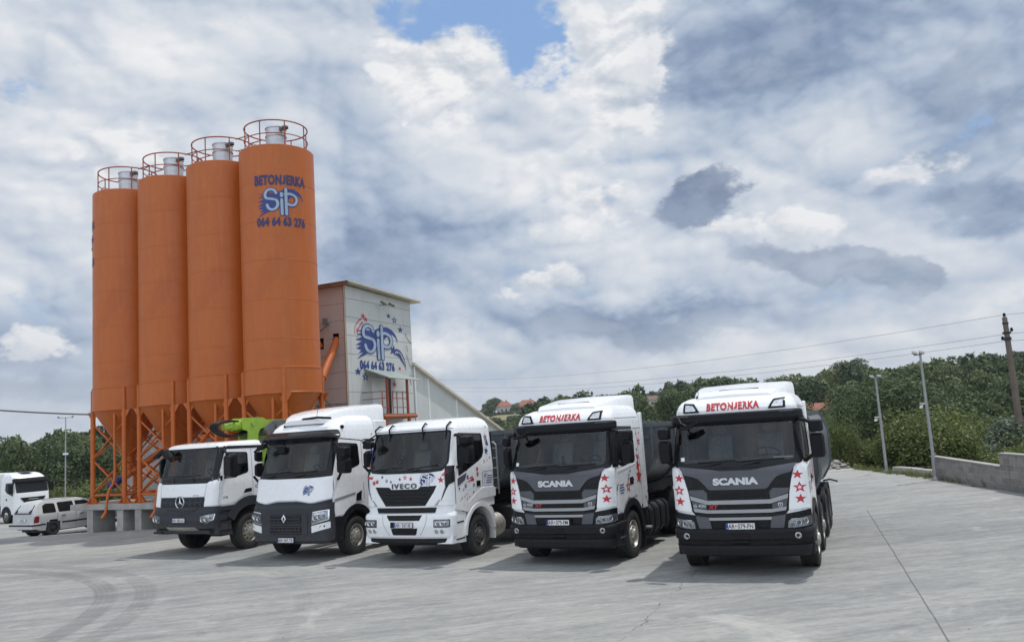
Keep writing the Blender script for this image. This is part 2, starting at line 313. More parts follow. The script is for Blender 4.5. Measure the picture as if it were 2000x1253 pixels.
# ------------------------------------------------------------------ mesh helpers
class MB:
    def __init__(s): s.v = []; s.f = []; s.m = []
    def add(s, V, F, m=0):
        o = len(s.v); s.v += [tuple(p) for p in V]
        s.f += [tuple(i+o for i in f) for f in F]; s.m += [m]*len(F); return s
    def box(s, x0, x1, y0, y1, z0, z1, m=0, M=None):
        V = [(x, y, z) for z in (z0, z1) for y in (y0, y1) for x in (x0, x1)]
        if M is not None: V = [M @ Vector(p) for p in V]
        return s.add(V, [(0, 2, 3, 1), (4, 5, 7, 6), (0, 1, 5, 4), (2, 6, 7, 3), (0, 4, 6, 2), (1, 3, 7, 5)], m)
    def prism(s, poly, fn, d0, d1, m=0):
        """extrude a 2D outline between depths d0 and d1; fn(u, v, d) -> xyz"""
        n = len(poly); V = [fn(u, v, d0) for u, v in poly] + [fn(u, v, d1) for u, v in poly]
        tri = tessellate_polygon([[Vector((u, v, 0)) for u, v in poly]])
        F = [tuple(reversed(t)) for t in tri] + [tuple(i+n for i in t) for t in tri]
        F += [(i, (i+1) % n, n+(i+1) % n, n+i) for i in range(n)]
        return s.add(V, F, m)
    def tube(s, pts, r, n=8, m=0, cap=True):
        pts = [Vector(p) for p in pts]; rs = r if isinstance(r, (list, tuple)) else [r]*len(pts)
        V = []; F = []; up = None
        for i, p in enumerate(pts):
            t = (pts[min(i+1, len(pts)-1)] - pts[max(i-1, 0)]).normalized()
            if up is None: up = Vector((0, 0, 1)) if abs(t.z) < 0.9 else Vector((0, 1, 0))
            a = t.cross(up).normalized(); b = a.cross(t).normalized(); up = b
            for k in range(n):
                q = 2*pi*k/n; V.append(p + a*(rs[i]*cos(q)) + b*(rs[i]*sin(q)))
        for i in range(len(pts)-1):
            for k in range(n):
                F.append((i*n+k, i*n+(k+1) % n, (i+1)*n+(k+1) % n, (i+1)*n+k))
        if cap: F += [tuple(range(n-1, -1, -1)), tuple((len(pts)-1)*n+k for k in range(n))]
        return s.add(V, F, m)
    def lathe(s, prof, n, O, ax, m=0, cap=False, a0=0.0, a1=2*pi, xd=None):
        """profile of (radius, height along ax)"""
        ax = Vector(ax).normalized(); O = Vector(O)
        a = Vector(xd) if xd is not None else (Vector((0, 0, 1)).cross(ax) if abs(ax.z) < 0.9 else Vector((1, 0, 0)))
        a = a.normalized(); b = ax.cross(a); full = abs(a1-a0-2*pi) < 1e-6; c = n if full else n+1
        V = [O + ax*h + (a*cos(a0+(a1-a0)*k/n) + b*sin(a0+(a1-a0)*k/n))*r for r, h in prof for k in range(c)]
        F = []
        for i in range(len(prof)-1):
            for k in range(n):
                k2 = (k+1) % c; F.append((i*c+k, i*c+k2, (i+1)*c+k2, (i+1)*c+k))
        if cap: F += [tuple(range(c-1, -1, -1)), tuple((len(prof)-1)*c+k for k in range(c))]
        return s.add(V, F, m)
    def geo(s, V2, T2, fn, out, rim=None, m=0, inv=False):
        """map triangulated 2D geometry on a surface; fn(u, v, off) -> xyz; rim = offset of the underside"""
        V = [fn(u, v, out) for u, v in V2]; T = [tuple(reversed(t)) if inv else tuple(t) for t in T2]
        o = len(s.v); s.add(V, T, m)
        if rim is not None:
            ec = {}
            for t in T:
                for i in range(len(t)):
                    e = (t[i], t[(i+1) % len(t)])
                    if (e[1], e[0]) in ec: del ec[(e[1], e[0])]
                    else: ec[e] = 1
            ids = {}; 
            for e in ec:
                for k in e:
                    if k not in ids: ids[k] = len(s.v); s.v.append(tuple(fn(V2[k][0], V2[k][1], rim)))
            for a, b in ec:
                s.f.append((o+b, o+a, ids[a], ids[b])); s.m.append(m)
        return s
    def build(s, name, mats, parent=None, smooth=35, bevel=0.0, seg=2, loc=None):
        me = bpy.data.meshes.new(name); me.from_pydata(s.v, [], s.f)
        if not isinstance(mats, (list, tuple)): mats = [mats]
        for mm in mats: me.materials.append(mm)
        if len(mats) > 1: me.polygons.foreach_set('material_index', s.m)
        if smooth:
            me.polygons.foreach_set('use_smooth', [True]*len(me.polygons)); me.set_sharp_from_angle(angle=radians(smooth))
        me.validate(); me.update()
        o = bpy.data.objects.new(name, me); COL.objects.link(o)
        if parent is not None: o.parent = parent
        if loc is not None: o.location = loc
        if bevel:
            md = o.modifiers.new('Bevel', 'BEVEL'); md.width = bevel; md.segments = seg; md.limit_method = 'ANGLE'; md.angle_limit = radians(40)
        return o

def refine(V2, T2, ru=None, rv=None):
    """cut 2D triangles on a grid of pitch ru, rv so that they can follow a curved surface"""
    bm = bmesh.new(); vs = [bm.verts.new((u, v, 0)) for u, v in V2]
    for t in T2:
        try: bm.faces.new([vs[i] for i in t])
        except ValueError: pass
    bmesh.ops.remove_doubles(bm, verts=bm.verts[:], dist=1e-5)
    for ax, r in ((0, ru), (1, rv)):
        if not r or not bm.verts: continue
        lo = min(v.co[ax] for v in bm.verts); hi = max(v.co[ax] for v in bm.verts)
        k = math.floor(lo/r)+1
        while k*r < hi:
            no = (1, 0, 0) if ax == 0 else (0, 1, 0); co = (k*r, 0, 0) if ax == 0 else (0, k*r, 0)
            bmesh.ops.bisect_plane(bm, geom=bm.verts[:]+bm.edges[:]+bm.faces[:], dist=1e-6, plane_co=co, plane_no=no)
            k += 1
    bm.verts.index_update()
    V = [(v.co.x, v.co.y) for v in bm.verts]; T = []
    for f in bm.faces:
        ix = [v.index for v in f.verts]
        a = sum(V[ix[i]][0]*V[ix[(i+1) % len(ix)]][1]-V[ix[(i+1) % len(ix)]][0]*V[ix[i]][1] for i in range(len(ix)))
        if abs(a) < 1e-9: continue
        T.append(tuple(ix) if a > 0 else tuple(reversed(ix)))
    bm.free(); return V, T
def poly2(*loops, ru=None, rv=None):
    pts = [p for l in loops for p in l]
    T = tessellate_polygon([[Vector((u, v, 0)) for u, v in l] for l in loops])
    return refine(pts, T, ru, rv)
def roundpoly(P, r, n=3):
    out = []; N = len(P)
    for i in range(N):
        p = Vector(P[i]); a = Vector(P[i-1])-p; b = Vector(P[(i+1) % N])-p
        d = min(r, a.length*0.45, b.length*0.45); p0 = p+a.normalized()*d; p1 = p+b.normalized()*d
        for k in range(n+1):
            t = k/n; q = p0*(1-t)**2 + p*2*t*(1-t) + p1*t*t; out.append((q.x, q.y))
    return out
def rectp(u0, u1, v0, v1): return [(u0, v0), (u1, v0), (u1, v1), (u0, v1)]
def mirror(P): return [(-u, v) for u, v in reversed(P)]
_TXT = {}
def text2(body, height, xs=1.0, bold=0.0, align='CENTER', space=1.0, shear=0.0):
    """flat triangulated lettering from the built-in font, cap height = height, origin at baseline"""
    key = (body, xs, bold, align, space, shear)
    if key not in _TXT:
        cu = bpy.data.curves.new('lettering', 'FONT'); cu.body = body; cu.align_x = align; cu.size = 1.0
        cu.offset = bold; cu.space_character = space; cu.resolution_u = 5; cu.shear = shear; cu.fill_mode = 'FRONT'
        ob = bpy.data.objects.new('lettering', cu); COL.objects.link(ob)
        dg = bpy.context.evaluated_depsgraph_get(); me = ob.evaluated_get(dg).to_mesh()
        V = [(v.co.x*xs, v.co.y) for v in me.vertices]; T = [tuple(p.vertices) for p in me.polygons]
        ob.evaluated_get(dg).to_mesh_clear(); bpy.data.objects.remove(ob); bpy.data.curves.remove(cu)
        V, T = refine(V, T)
        par = list(range(len(V)))       # a J that hangs below the line is squeezed back onto it
        def root(i):
            while par[i] != i: par[i] = par[par[i]]; i = par[i]
            return i
        for t in T:
            for i in t[1:]: par[root(i)] = root(t[0])
        if body.isupper():
            for r_ in set(root(i) for i in range(len(par))):
                ix = [i for i in range(len(par)) if root(i) == r_]; lo = min(V[i][1] for i in ix); hi = max(V[i][1] for i in ix)
                if lo < -0.09-bold and hi > 0.4:
                    sp_ = max(V[i][0] for i in ix)-0.15*xs-2*bold; dxs = 0.21*xs; far_ = {}
                    for i in range(len(par)): far_.setdefault(root(i), []).append(V[i][0])
                    mv = {k_ for k_, xs_ in far_.items() if min(xs_) > sp_-0.02 or k_ == r_}
                    V = [(p_[0]+(dxs if i < len(par) and root(i) in mv else 0.0), p_[1]) for i, p_ in enumerate(V)]; x1 = max(V[i][0] for i in ix); hwid = (0.065+bold)*xs; S_ = set(ix); T = [t for t in T if t[0] not in S_]
                    xr = x1-hwid; P = [(xr, 0.70), (xr, 0.45), (xr, 0.22)] + [(xr-0.125*xs+0.125*xs*cos(q*pi/10), 0.20-(0.20-0.065-bold)*sin(q*pi/10)) for q in range(1, 10)]
                    Vj, Tj = stroke2(P, [hwid]*len(P), tip=False); o_ = len(V); V = V + Vj; T = T + [tuple(i+o_ for i in t) for t in Tj]
        _TXT[key] = (V, T)
    V, T = _TXT[key]; k = height/0.70
    return [(x*k, y*k) for x, y in V], T
def shift(VT, du, dv, s=1.0, rot=0.0):
    V, T = VT; c, q = cos(rot), sin(rot)
    return [(du+s*(x*c-y*q), dv+s*(x*q+y*c)) for x, y in V], T
def star2(cx, cy, r, rot=0.0, k=0.42, hollow=0.0):
    P = [(cx+(r if i % 2 == 0 else r*k)*sin(rot+i*pi/5), cy+(r if i % 2 == 0 else r*k)*cos(rot+i*pi/5)) for i in range(10)]
    P = list(reversed(P))
    if hollow:
        return poly2(P, [(cx+(x-cx)*hollow, cy+(y-cy)*hollow) for x, y in reversed(P)])
    return poly2(P)
def stroke2(pts, w, n=6, tip=True):
    """ribbon along a polyline with round ends; w is a half width or a list of them"""
    P = [Vector(p) for p in pts]; ws = w if isinstance(w, (list, tuple)) else [w]*len(P); L = []; R = []
    for i, p in enumerate(P):
        t = (P[min(i+1, len(P)-1)]-P[max(i-1, 0)]).normalized(); nn = Vector((-t.y, t.x))
        L.append(p+nn*ws[i]); R.append(p-nn*ws[i])
    V = [(q.x, q.y) for q in L+R]; N = len(P)
    T = [(i, N+i, N+i+1, i+1) for i in range(N-1)]
    if tip:
        for i, sgn in ((0, -1), (N-1, 1)):
            t = (P[min(i+1, N-1)]-P[max(i-1, 0)]).normalized(); a0 = atan2(t.y, t.x); b = len(V)
            arc = [(P[i].x+ws[i]*cos(a0+sgn*0+pi/2*(1 if sgn > 0 else 1)+(-1 if sgn > 0 else 1)*pi*k/n), P[i].y+ws[i]*sin(a0+pi/2+(-1 if sgn > 0 else 1)*pi*k/n)) for k in range(n+1)]
            V += arc; T.append(tuple(range(b, b+n+1)))
    T2 = []
    for t in T:
        a = sum(V[t[i]][0]*V[t[(i+1) % len(t)]][1]-V[t[(i+1) % len(t)]][0]*V[t[i]][1] for i in range(len(t)))
        T2.append(t if a > 0 else tuple(reversed(t)))
    return V, T2
def spline(pts, n=6):
    """Catmull-Rom through points"""
    P = [Vector(p) for p in pts]; P = [P[0]*2-P[1]] + P + [P[-1]*2-P[-2]]; out = []
    for i in range(1, len(P)-2):
        for k in range(n):
            t = k/n; a, b, c, d = P[i-1:i+3]
            q = 0.5*((2*b)+(c-a)*t+(2*a-5*b+4*c-d)*t*t+(3*b-a-3*c+d)*t**3); out.append(tuple(q))
    out.append(tuple(P[-2])); return out

def tag(o, label=None, cat=None, group=None, kind=None):
    if label: o['label'] = label
    if cat: o['category'] = cat
    if group: o['group'] = group
    if kind: o['kind'] = kind
    return o
def empty(name, loc=(0, 0, 0), rz=0.0, label=None, cat=None, group=None, parent=None):
    o = bpy.data.objects.new(name, None); COL.objects.link(o); o.location = loc; o.rotation_euler = (0, 0, rz)
    o.empty_display_size = 0.3
    if parent is not None: o.parent = parent
    return tag(o, label, cat, group)
def interp(x, xs, ys):
    if x <= xs[0]: return ys[0]
    for i in range(len(xs)-1):
        if x <= xs[i+1]: return ys[i]+(ys[i+1]-ys[i])*(x-xs[i])/(xs[i+1]-xs[i])
    return ys[-1]
def smooth(a, b, x):
    t = min(max((x-a)/(b-a), 0), 1); return t*t*(3-2*t)
def copy_tree(o, parent=None):
    c = o.copy(); COL.objects.link(c)
    if parent is not None: c.parent = parent
    for ch in o.children: copy_tree(ch, c)
    return c

def logo2(mb, fn, cx, cy, s, mats, base, ru=None, step=0.0015, inv=False, back=True, ys=1.0):
    """the painted three letter emblem with its comet sweep; unit box about 1 wide; mats = (navy, pale)"""
    mi = mats or (0, 1)
    def put(VT, off, m):
        m = mi[m]; V, T = VT; V = [(cx+x*s, cy+y*s*ys) for x, y in V]
        if ru: V, T = refine(V, T, ru)
        mb.geo(V, T, fn, base+off*step, None, m, inv)
    Sx = spline([(-0.09, 0.20), (-0.13, 0.28), (-0.22, 0.31), (-0.31, 0.26), (-0.345, 0.15), (-0.31, 0.06), (-0.20, 0.035), (-0.09, 0.00), (-0.055, -0.11), (-0.10, -0.23), (-0.19, -0.27), (-0.27, -0.22), (-0.30, -0.13)], 5)
    I1 = [(0.035, 0.19), (0.035, 0.125)]; I2 = [(0.035, 0.02), (0.04, -0.40)]
    P1 = [(0.135, 0.33), (0.135, 0.1), (0.14, -0.40)]
    P2 = spline([(0.12, 0.17), (0.24, 0.19), (0.36, 0.13), (0.395, 0.02), (0.35, -0.09), (0.26, -0.13), (0.17, -0.10)], 5)
    if back:
        sweep = [(-0.52, -0.46), (-0.36, -0.30), (-0.48, -0.33), (-0.40, -0.25), (-0.53, -0.22), (-0.40, -0.15), (-0.54, -0.15), (-0.38, -0.05), (-0.54, -0.03), (-0.34, 0.06), (-0.50, 0.09), (-0.33, 0.15), (-0.50, 0.17), (-0.30, 0.22), (-0.10, 0.20), (0.02, 0.27), (0.15, 0.33), (0.30, 0.34), (0.43, 0.29), (0.52, 0.20), (0.575, 0.08), (0.57, -0.01), (0.54, 0.10), (0.46, 0.17), (0.36, 0.19), (0.22, 0.06), (0.12, -0.06), (0.02, -0.10), (-0.10, -0.26), (-0.24, -0.31)]
        put(poly2(list(sweep)), 0, 0)
    for k, (L, w) in enumerate(((Sx, 0.055), (I2, 0.055), (I1, 0.060), (P2, 0.055), (P1, 0.055))): put(stroke2(L, w), 1+k*0.5, 0)
    for k, (L, w) in enumerate(((Sx, 0.033), (I2, 0.033), (I1, 0.038), (P2, 0.033), (P1, 0.033))): put(stroke2(L, w), 4+k*0.5, 1)

def comet2(cx, cy, s, rot, flip=1):
    """two thin tails that end at a star"""
    out = []
    for k, (dx, L) in enumerate(((-0.25, 1.5), (0.05, 1.9), (0.32, 1.35))):
        pts = spline([(dx, -0.45), (dx-0.35*flip, -0.45-L*0.4), (dx-0.95*flip, -0.45-L)], 4)
        n = len(pts); V, T = stroke2(pts, [0.13*(1-i/n)+0.015 for i in range(n)], tip=False); out.append(shift((V, T), cx, cy, s, rot))
    return out

# ------------------------------------------------------------------ ground, hills and woods
def grade(x, y):
    """slight fall of the yard towards the far left"""
    d = max(0.0, y-32.0); f = 0.085*min(d, 5.0) + 0.047*max(0.0, d-5.0)
    return -f*smooth(-7.5, -12.5, x)
SKY = [(-36, 0.45), (-31.9, 0.5), (-30.1, 0.85), (-28.2, 1.0), (-26.1, 1.15), (-22.8, 1.4), (-12, 1.6), (-2.7, 1.55), (-1.4, 1.75), (1.9, 1.7), (8.0, 1.7), (9.6, 1.7), (10.6, 2.2), (14.4, 2.35), (15.4, 1.8), (17.0, 1.8), (18.6, 2.05), (20.6, 2.15), (22.2, 2.25), (23.7, 2.1), (26.5, 2.1), (28.4, 2.25), (30.0, 2.4), (31.4, 2.35), (40, 2.6), (60, 2.6), (180, 1.5)]
RDG = [(-60, 240), (-36, 230), (-20, 230), (-8, 420), (-3, 560), (9, 560), (12, 420), (16, 320), (24, 290), (34, 280), (60, 240)]
VAL = [(-60, 80), (-28, 84), (-16, 80), (-8, 80), (14, 70), (20, 60), (40, 55)]
def ridge(az):
    el = interp(az, [a for a, _ in SKY], [e for _, e in SKY]); r = interp(az, [a for a, _ in RDG], [e for _, e in RDG])
    return r, EYE.z + r*tan(radians(el)) - 8.0
def yard_edge(x, y):
    """metres outside the concrete yard (negative inside)"""
    back = interp(x, [-60, -14, -8, 15], [92, 84, 52, 41]); right = interp(y, [-40, 0, 24.8, 31.9, 36, 41], [12.4, 13.2, 14.75, 15.7, 15.9, 15.2])
    return max(y-back, x-right, -70-x, -45-y)
def terrain_z(x, y):
    r = hypot(x, y); az = math.degrees(atan2(x, y)); e = yard_edge(x, y)
    if e <= 0: return grade(x, y)-0.35
    R, hr = ridge(az); v = interp(az, [a for a, _ in VAL], [q for _, q in VAL]); t = min(max((r-v)/(R-v), 0), 1)
    far = -2.6 + (hr+2.6)*t**1.25
    if r > R: far = hr - (r-R)*0.01
    return (grade(x, y)-0.35)*(1-smooth(0, 16, e)) + far*smooth(0, 16, e)

def grid_mesh(name, xs, ys, zf, m, keep=None):
    V = [(x, y, zf(x, y)) for y in ys for x in xs]; n = len(xs); F = []
    for j in range(len(ys)-1):
        for i in range(n-1):
            if keep and not keep((xs[i]+xs[i+1])/2, (ys[j]+ys[j+1])/2): continue
            F.append((j*n+i, j*n+i+1, (j+1)*n+i+1, (j+1)*n+i))
    mb = MB(); mb.add(V, F); return mb.build(name, m, None, 60)

# concrete of the yard: brushed streaks, dusty patches, joints, tyre arcs
m, g, b = newmat('yard_concrete')
po = g.n('ShaderNodeNewGeometry').outputs['Position']; px, py, pz = g.xyz(po)
ca, sa_ = cos(radians(12)), sin(radians(12))
ux = g.add(g.mul(px, ca), g.mul(py, sa_)); uy = g.sub(g.mul(py, ca), g.mul(px, sa_))
st = g.noise(g.com(g.mul(ux, 0.10), g.mul(uy, 0.75), 0), 1.0, 8, 0.62, 0.4)
st2 = g.noise(g.com(g.mul(ux, 0.5), g.mul(uy, 3.2), 3), 1.0, 7, 0.66, 0.3)
big = g.noise(po, 0.09, 5, 0.55, 0.5); fine = g.noise(po, 9.0, 8, 0.72); speck = g.noise(po, 60.0, 3, 0.6)
v = g.add(g.add(g.mul(g.sub(st, 0.5), 0.50), g.mul(g.sub(st2, 0.5), 0.50)), g.add(g.mul(g.sub(big, 0.5), 0.5), g.mul(g.sub(fine, 0.5), 0.28)))
flake = g.noise(g.com(g.mul(ux, 1.6), g.mul(uy, 4.2), 9), 1.0, 9, 0.74, 0.6); scuff = g.noise(g.com(g.mul(ux, 4.5), g.mul(uy, 9.0), 5), 1.0, 8, 0.78)
v = g.add(v, g.add(g.mul(g.sub(speck, 0.5), 0.20), g.add(g.mul(g.sub(flake, 0.5), 0.60), g.mul(g.sub(scuff, 0.5), 0.50))))
base = g.ramp(g.add(v, 0.5), [(0.0, (0.11, 0.117, 0.117)), (0.36, (0.205, 0.213, 0.211)), (0.5, (0.272, 0.276, 0.266)), (0.64, (0.342, 0.342, 0.322)), (1.0, (0.50, 0.49, 0.45))])
def line(ax, ay, bx, by, w, wob=0.05, freq=0.8):
    L = hypot(bx-ax, by-ay); tx, ty = (bx-ax)/L, (by-ay)/L
    d = g.sub(g.mul(g.sub(px, ax), -ty), g.mul(g.sub(py, ay), -tx))
    d = g.add(d, g.mul(g.sub(g.noise(po, freq, 4, 0.6), 0.5), wob))
    s = g.add(g.mul(g.sub(px, ax), tx), g.mul(g.sub(py, ay), ty))
    k = g.ss(g.m('ABSOLUTE', d), w*0.5, w, 1.0, 0.0)
    return g.mul(k, g.mul(g.ss(s, -0.2, 0.2), g.ss(s, L-0.2, L+0.2, 1.0, 0.0)))
seam = line(4.2, 8.0, 9.6, 23.8, 0.016, 0.04)
seam = g.m('MAXIMUM', seam, g.mul(line(0.6, 10.2, 3.3, 16.5, 0.012, 0.5, 1.3), g.ss(g.noise(po, 1.4, 3, 0.5), 0.42, 0.58)))
seam = g.m('MAXIMUM', seam, g.mul(line(-6, 16.0, 3.0, 13.6, 0.012, 0.35), g.ss(g.noise(po, 0.8, 3, 0.5), 0.48, 0.6)))
base = g.mix(g.mul(seam, 0.75), base, (0.10, 0.10, 0.10))
def tyre_arc(cx, cy, r, w, k):
    dx_ = g.sub(px, cx); dy_ = g.sub(py, cy); rr = g.m('SQRT', g.add(g.mul(dx_, dx_), g.mul(dy_, dy_)))
    an = g.m('ARCTAN2', dy_, dx_); off = g.sub(rr, r)
    band = g.ss(g.m('ABSOLUTE', off), w*0.7, w, 1.0, 0.0)
    grooves = g.ss(g.m('SINE', g.mul(off, 2*pi/0.105)), -0.8, 0.2, 0.72, 1.0)
    brk = g.ss(g.noise(po, 1.1, 5, 0.7), 0.30, 0.62, 0.25, 1.0)
    ang = g.mul(g.ss(an, -0.35, 0.02), g.ss(an, 1.25, 1.6, 1.0, 0.0))
    return g.mul(g.mul(band, g.mul(grooves, brk)), g.mul(ang, k))
tr_ = g.m('MAXIMUM', tyre_arc(-17.74, 13.6, 9.85, 0.26, 0.62), tyre_arc(-17.74, 13.6, 10.62, 0.26, 0.46))
tr_ = g.m('MAXIMUM', tr_, tyre_arc(-17.0, 12.6, 13.2, 0.2, 0.22))
base = g.mix(tr_, base, (0.13, 0.13, 0.135))
drip = g.ss(g.noise(g.vadd(po, (3, 9, 0)), 2.3, 4, 0.6, 0.4), 0.70, 0.76, 0.0, 0.55)
base = g.mix(drip, base, (0.12, 0.12, 0.118))
stain = g.ss(g.noise(po, 0.55, 7, 0.7, 0.6), 0.58, 0.74, 0.0, 0.42)
base = g.mix(stain, base, (0.235, 0.235, 0.235))
dust = g.ss(g.noise(g.vadd(po, (31, 7, 0)), 0.35, 7, 0.68, 0.8), 0.57, 0.72, 0.0, 0.45)
base = g.mix(dust, base, (0.56, 0.545, 0.51))
chip = g.ss(g.noise(po, 9.0, 2, 0.5), 0.80, 0.84, 0.0, 0.5)
base = g.mix(chip, base, (0.13, 0.125, 0.115))
g.put(b.inputs['Base Color'], base); g.put(b.inputs['Roughness'], g.lin(fine, 0.3, 0.7, 0.72, 0.95))
bp = g.n('ShaderNodeBump'); bp.inputs['Strength'].default_value = 0.5; bp.inputs['Distance'].default_value = 0.02
g.put(bp.inputs['Height'], g.sub(g.add(fine, g.mul(speck, 0.5)), g.mul(seam, 2.0))); g.t.links.new(bp.outputs[0], b.inputs['Normal'])
YARDM = m
m, g, b = newmat('hill_ground')
po = g.n('ShaderNodeNewGeometry').outputs['Position']
n_ = g.noise(po, 0.06, 6, 0.6); n2_ = g.noise(po, 1.2, 8, 0.7)
c = g.ramp(n_, [(0.3, (0.050, 0.075, 0.028)), (0.55, (0.13, 0.13, 0.055)), (0.75, (0.24, 0.205, 0.115))])
c = g.mix(g.ss(n2_, 0.4, 0.7, 0, 0.5), c, (0.06, 0.075, 0.03)); g.put(b.inputs['Base Color'], c); b.inputs['Roughness'].default_value = 1.0
HILLM = m
m, g, b = newmat('dry_field')
po = g.n('ShaderNodeNewGeometry').outputs['Position']
c = g.ramp(g.noise(po, 0.15, 7, 0.7), [(0.3, (0.15, 0.155, 0.062)), (0.7, (0.27, 0.235, 0.125))]); g.put(b.inputs['Base Color'], c); b.inputs['Roughness'].default_value = 1.0
FIELDM = m

def frange(a, b_, s): return [a+s*i for i in range(int((b_-a)/s+1e-6)+1)]
yd = grid_mesh('yard_concrete', frange(-70, 15.0, 1.0)+[15.6], frange(-45, 96, 1.5), grade, YARDM, lambda x, y: yard_edge(x, y) < 0.0); tag(yd, kind='structure')
xs = frange(-900, -120, 60)+frange(-100, 100, 4)+frange(120, 900, 60); ys = frange(-600, -60, 60)+frange(-44, 160, 4)+frange(180, 1200, 40)
hl = grid_mesh('hills', xs, ys, terrain_z, HILLM); tag(hl, kind='structure')
def polar(az, r): return r*sin(radians(az)), r*cos(radians(az))
fv = MB(); A = [(-3.2, 400), (-3.0, 520), (0.6, 520), (0.3, 400)]; pts = []
for i in range(9):
    for j in range(9):
        a = -3.2+3.6*i/8; r = 395+125*j/8; x, y = polar(a, r); pts.append((x, y, terrain_z(x, y)+0.5))
fv.add(pts, [(i*9+j, i*9+j+1, (i+1)*9+j+1, (i+1)*9+j) for i in range(8) for j in range(8)]); tag(fv.build('field', FIELDM, None, 60), kind='structure')

# foliage
def leafmat(name, stops, trans=0.25):
    m, g, b = newmat(name)
    at = g.n('ShaderNodeAttribute', attribute_name='tint')
    c = g.ramp(at.outputs['Fac'], stops); g.put(b.inputs['Base Color'], c); b.inputs['Roughness'].default_value = 0.62
    b.inputs['Specular IOR Level'].default_value = 0.25
    tl = g.n('ShaderNodeBsdfTranslucent'); g.put(tl.inputs[0], c); mx = g.n('ShaderNodeMixShader'); mx.inputs[0].default_value = trans
    g.t.links.new(b.outputs[0], mx.inputs[1]); g.t.links.new(tl.outputs[0], mx.inputs[2]); g.t.links.new(mx.outputs[0], g.t.nodes['Material Output'].inputs[0])
    return m
LEAF = leafmat('dark_foliage', [(0.0, (0.034, 0.056, 0.028)), (0.4, (0.070, 0.104, 0.045)), (0.7, (0.108, 0.142, 0.058)), (1.0, (0.165, 0.19, 0.078))])
LEAFY = leafmat('bright_foliage', [(0.0, (0.075, 0.105, 0.036)), (0.5, (0.135, 0.170, 0.052)), (1.0, (0.21, 0.23, 0.08))])
LEAFS = leafmat('silver_foliage', [(0.0, (0.09, 0.12, 0.075)), (0.5, (0.16, 0.20, 0.14)), (1.0, (0.27, 0.31, 0.24))])
BARK = mat('tree_bark', (0.09, 0.075, 0.06), 0.95, 0, 0.25, 4, bump=0.5, bscale=20)

def crown_arrays(rng, n, size, lobes=10, sq=(1, 1, 1.0), spread=0.58, long=1.0, up=0.0):
    C_ = []
    for i in range(lobes):
        v_ = rng.normal(size=3); v_ /= np.linalg.norm(v_); C_.append(v_*rng.uniform(0.25, 1.0)**0.5*spread*np.array([1, 1, 0.95]))
    C_ = np.array(C_); Rl = rng.uniform(0.34, 0.56, lobes)
    k = rng.integers(0, lobes, n); d = rng.normal(size=(n, 3)); d /= np.linalg.norm(d, axis=1)[:, None]
    d[:, 2] = np.where(d[:, 2] < -0.5, -d[:, 2], d[:, 2])
    p = C_[k] + d*(Rl[k]*rng.uniform(0.55, 1.06, n)**0.6)[:, None]
    nrm = d + rng.normal(size=(n, 3))*0.55 + np.array([0, 0, 0.25]); nrm /= np.linalg.norm(nrm, axis=1)[:, None]
    t = np.cross(nrm, rng.normal(size=(n, 3))); t /= np.linalg.norm(t, axis=1)[:, None]; bb_ = np.cross(nrm, t)
    s = size*rng.uniform(0.55, 1.25, n)[:, None]
    a = t*s*long; c_ = bb_*s*0.62
    fold = nrm*s*0.22
    Q = np.stack([p-a, p-c_-fold, p+a*1.0, p+c_-fold], 1)*np.array(sq)
    tint = np.clip(rng.normal(0.45, 0.2, n), 0, 1)
    return Q.astype(np.float32), tint.astype(np.float32)
def quads_mesh(name, Q, tint, m):
    n = len(Q); me = bpy.data.meshes.new(name)
    me.vertices.add(4*n); me.vertices.foreach_set('co', Q.reshape(-1)); me.loops.add(4*n); me.loops.foreach_set('vertex_index', np.arange(4*n, dtype=np.int32))
    me.polygons.add(n); me.polygons.foreach_set('loop_start', np.arange(0, 4*n, 4, dtype=np.int32)); me.polygons.foreach_set('loop_total', np.full(n, 4, np.int32))
    at = me.attributes.new('tint', 'FLOAT', 'POINT'); at.data.foreach_set('value', np.repeat(tint, 4)); me.materials.append(m); me.update(); me.validate(); return me
rng = np.random.default_rng(11)
FARV = [crown_arrays(rng, 420, 0.155, 7, (1, 1, 1.05), 0.62) for _ in range(6)]; MIDV = [crown_arrays(rng, 2200, 0.064, 9, (1, 1, 1.08), 0.62) for _ in range(5)]
placed = {}
def free(x, y, dmin):
    i, j = int(x//12), int(y//12)
    for a in (-1, 0, 1):
        for b_ in (-1, 0, 1):
            for (u, v_) in placed.get((i+a, j+b_), ()):
                if (u-x)**2+(v_-y)**2 < dmin*dmin: return False
    placed.setdefault((i, j), []).append((x, y)); return True
HOUSES = [(9.2, 480), (-0.9, 545), (0.7, 550), (7.6, 548), (19.8, 150), (27.5, 262)]
near_spots = []; far_Q = []; far_T = []
random.seed(4)
def blocked(az, r, top_el):
    if -3.6 < az < 0.9 and r > 150 and r < 522: return True
    if 8.0 < az < 10.4 and 110 < r < 482: return True
    for ha, hr_ in HOUSES[1:4]:
        if abs(az-ha) < 0.75 and hr_-70 < r < hr_+14: return True
    if 18.6 < az < 21.2 and 95 < r < 158: return True
    if abs(az-27.5) < 1.2 and 225 < r < 270: return True
    return False
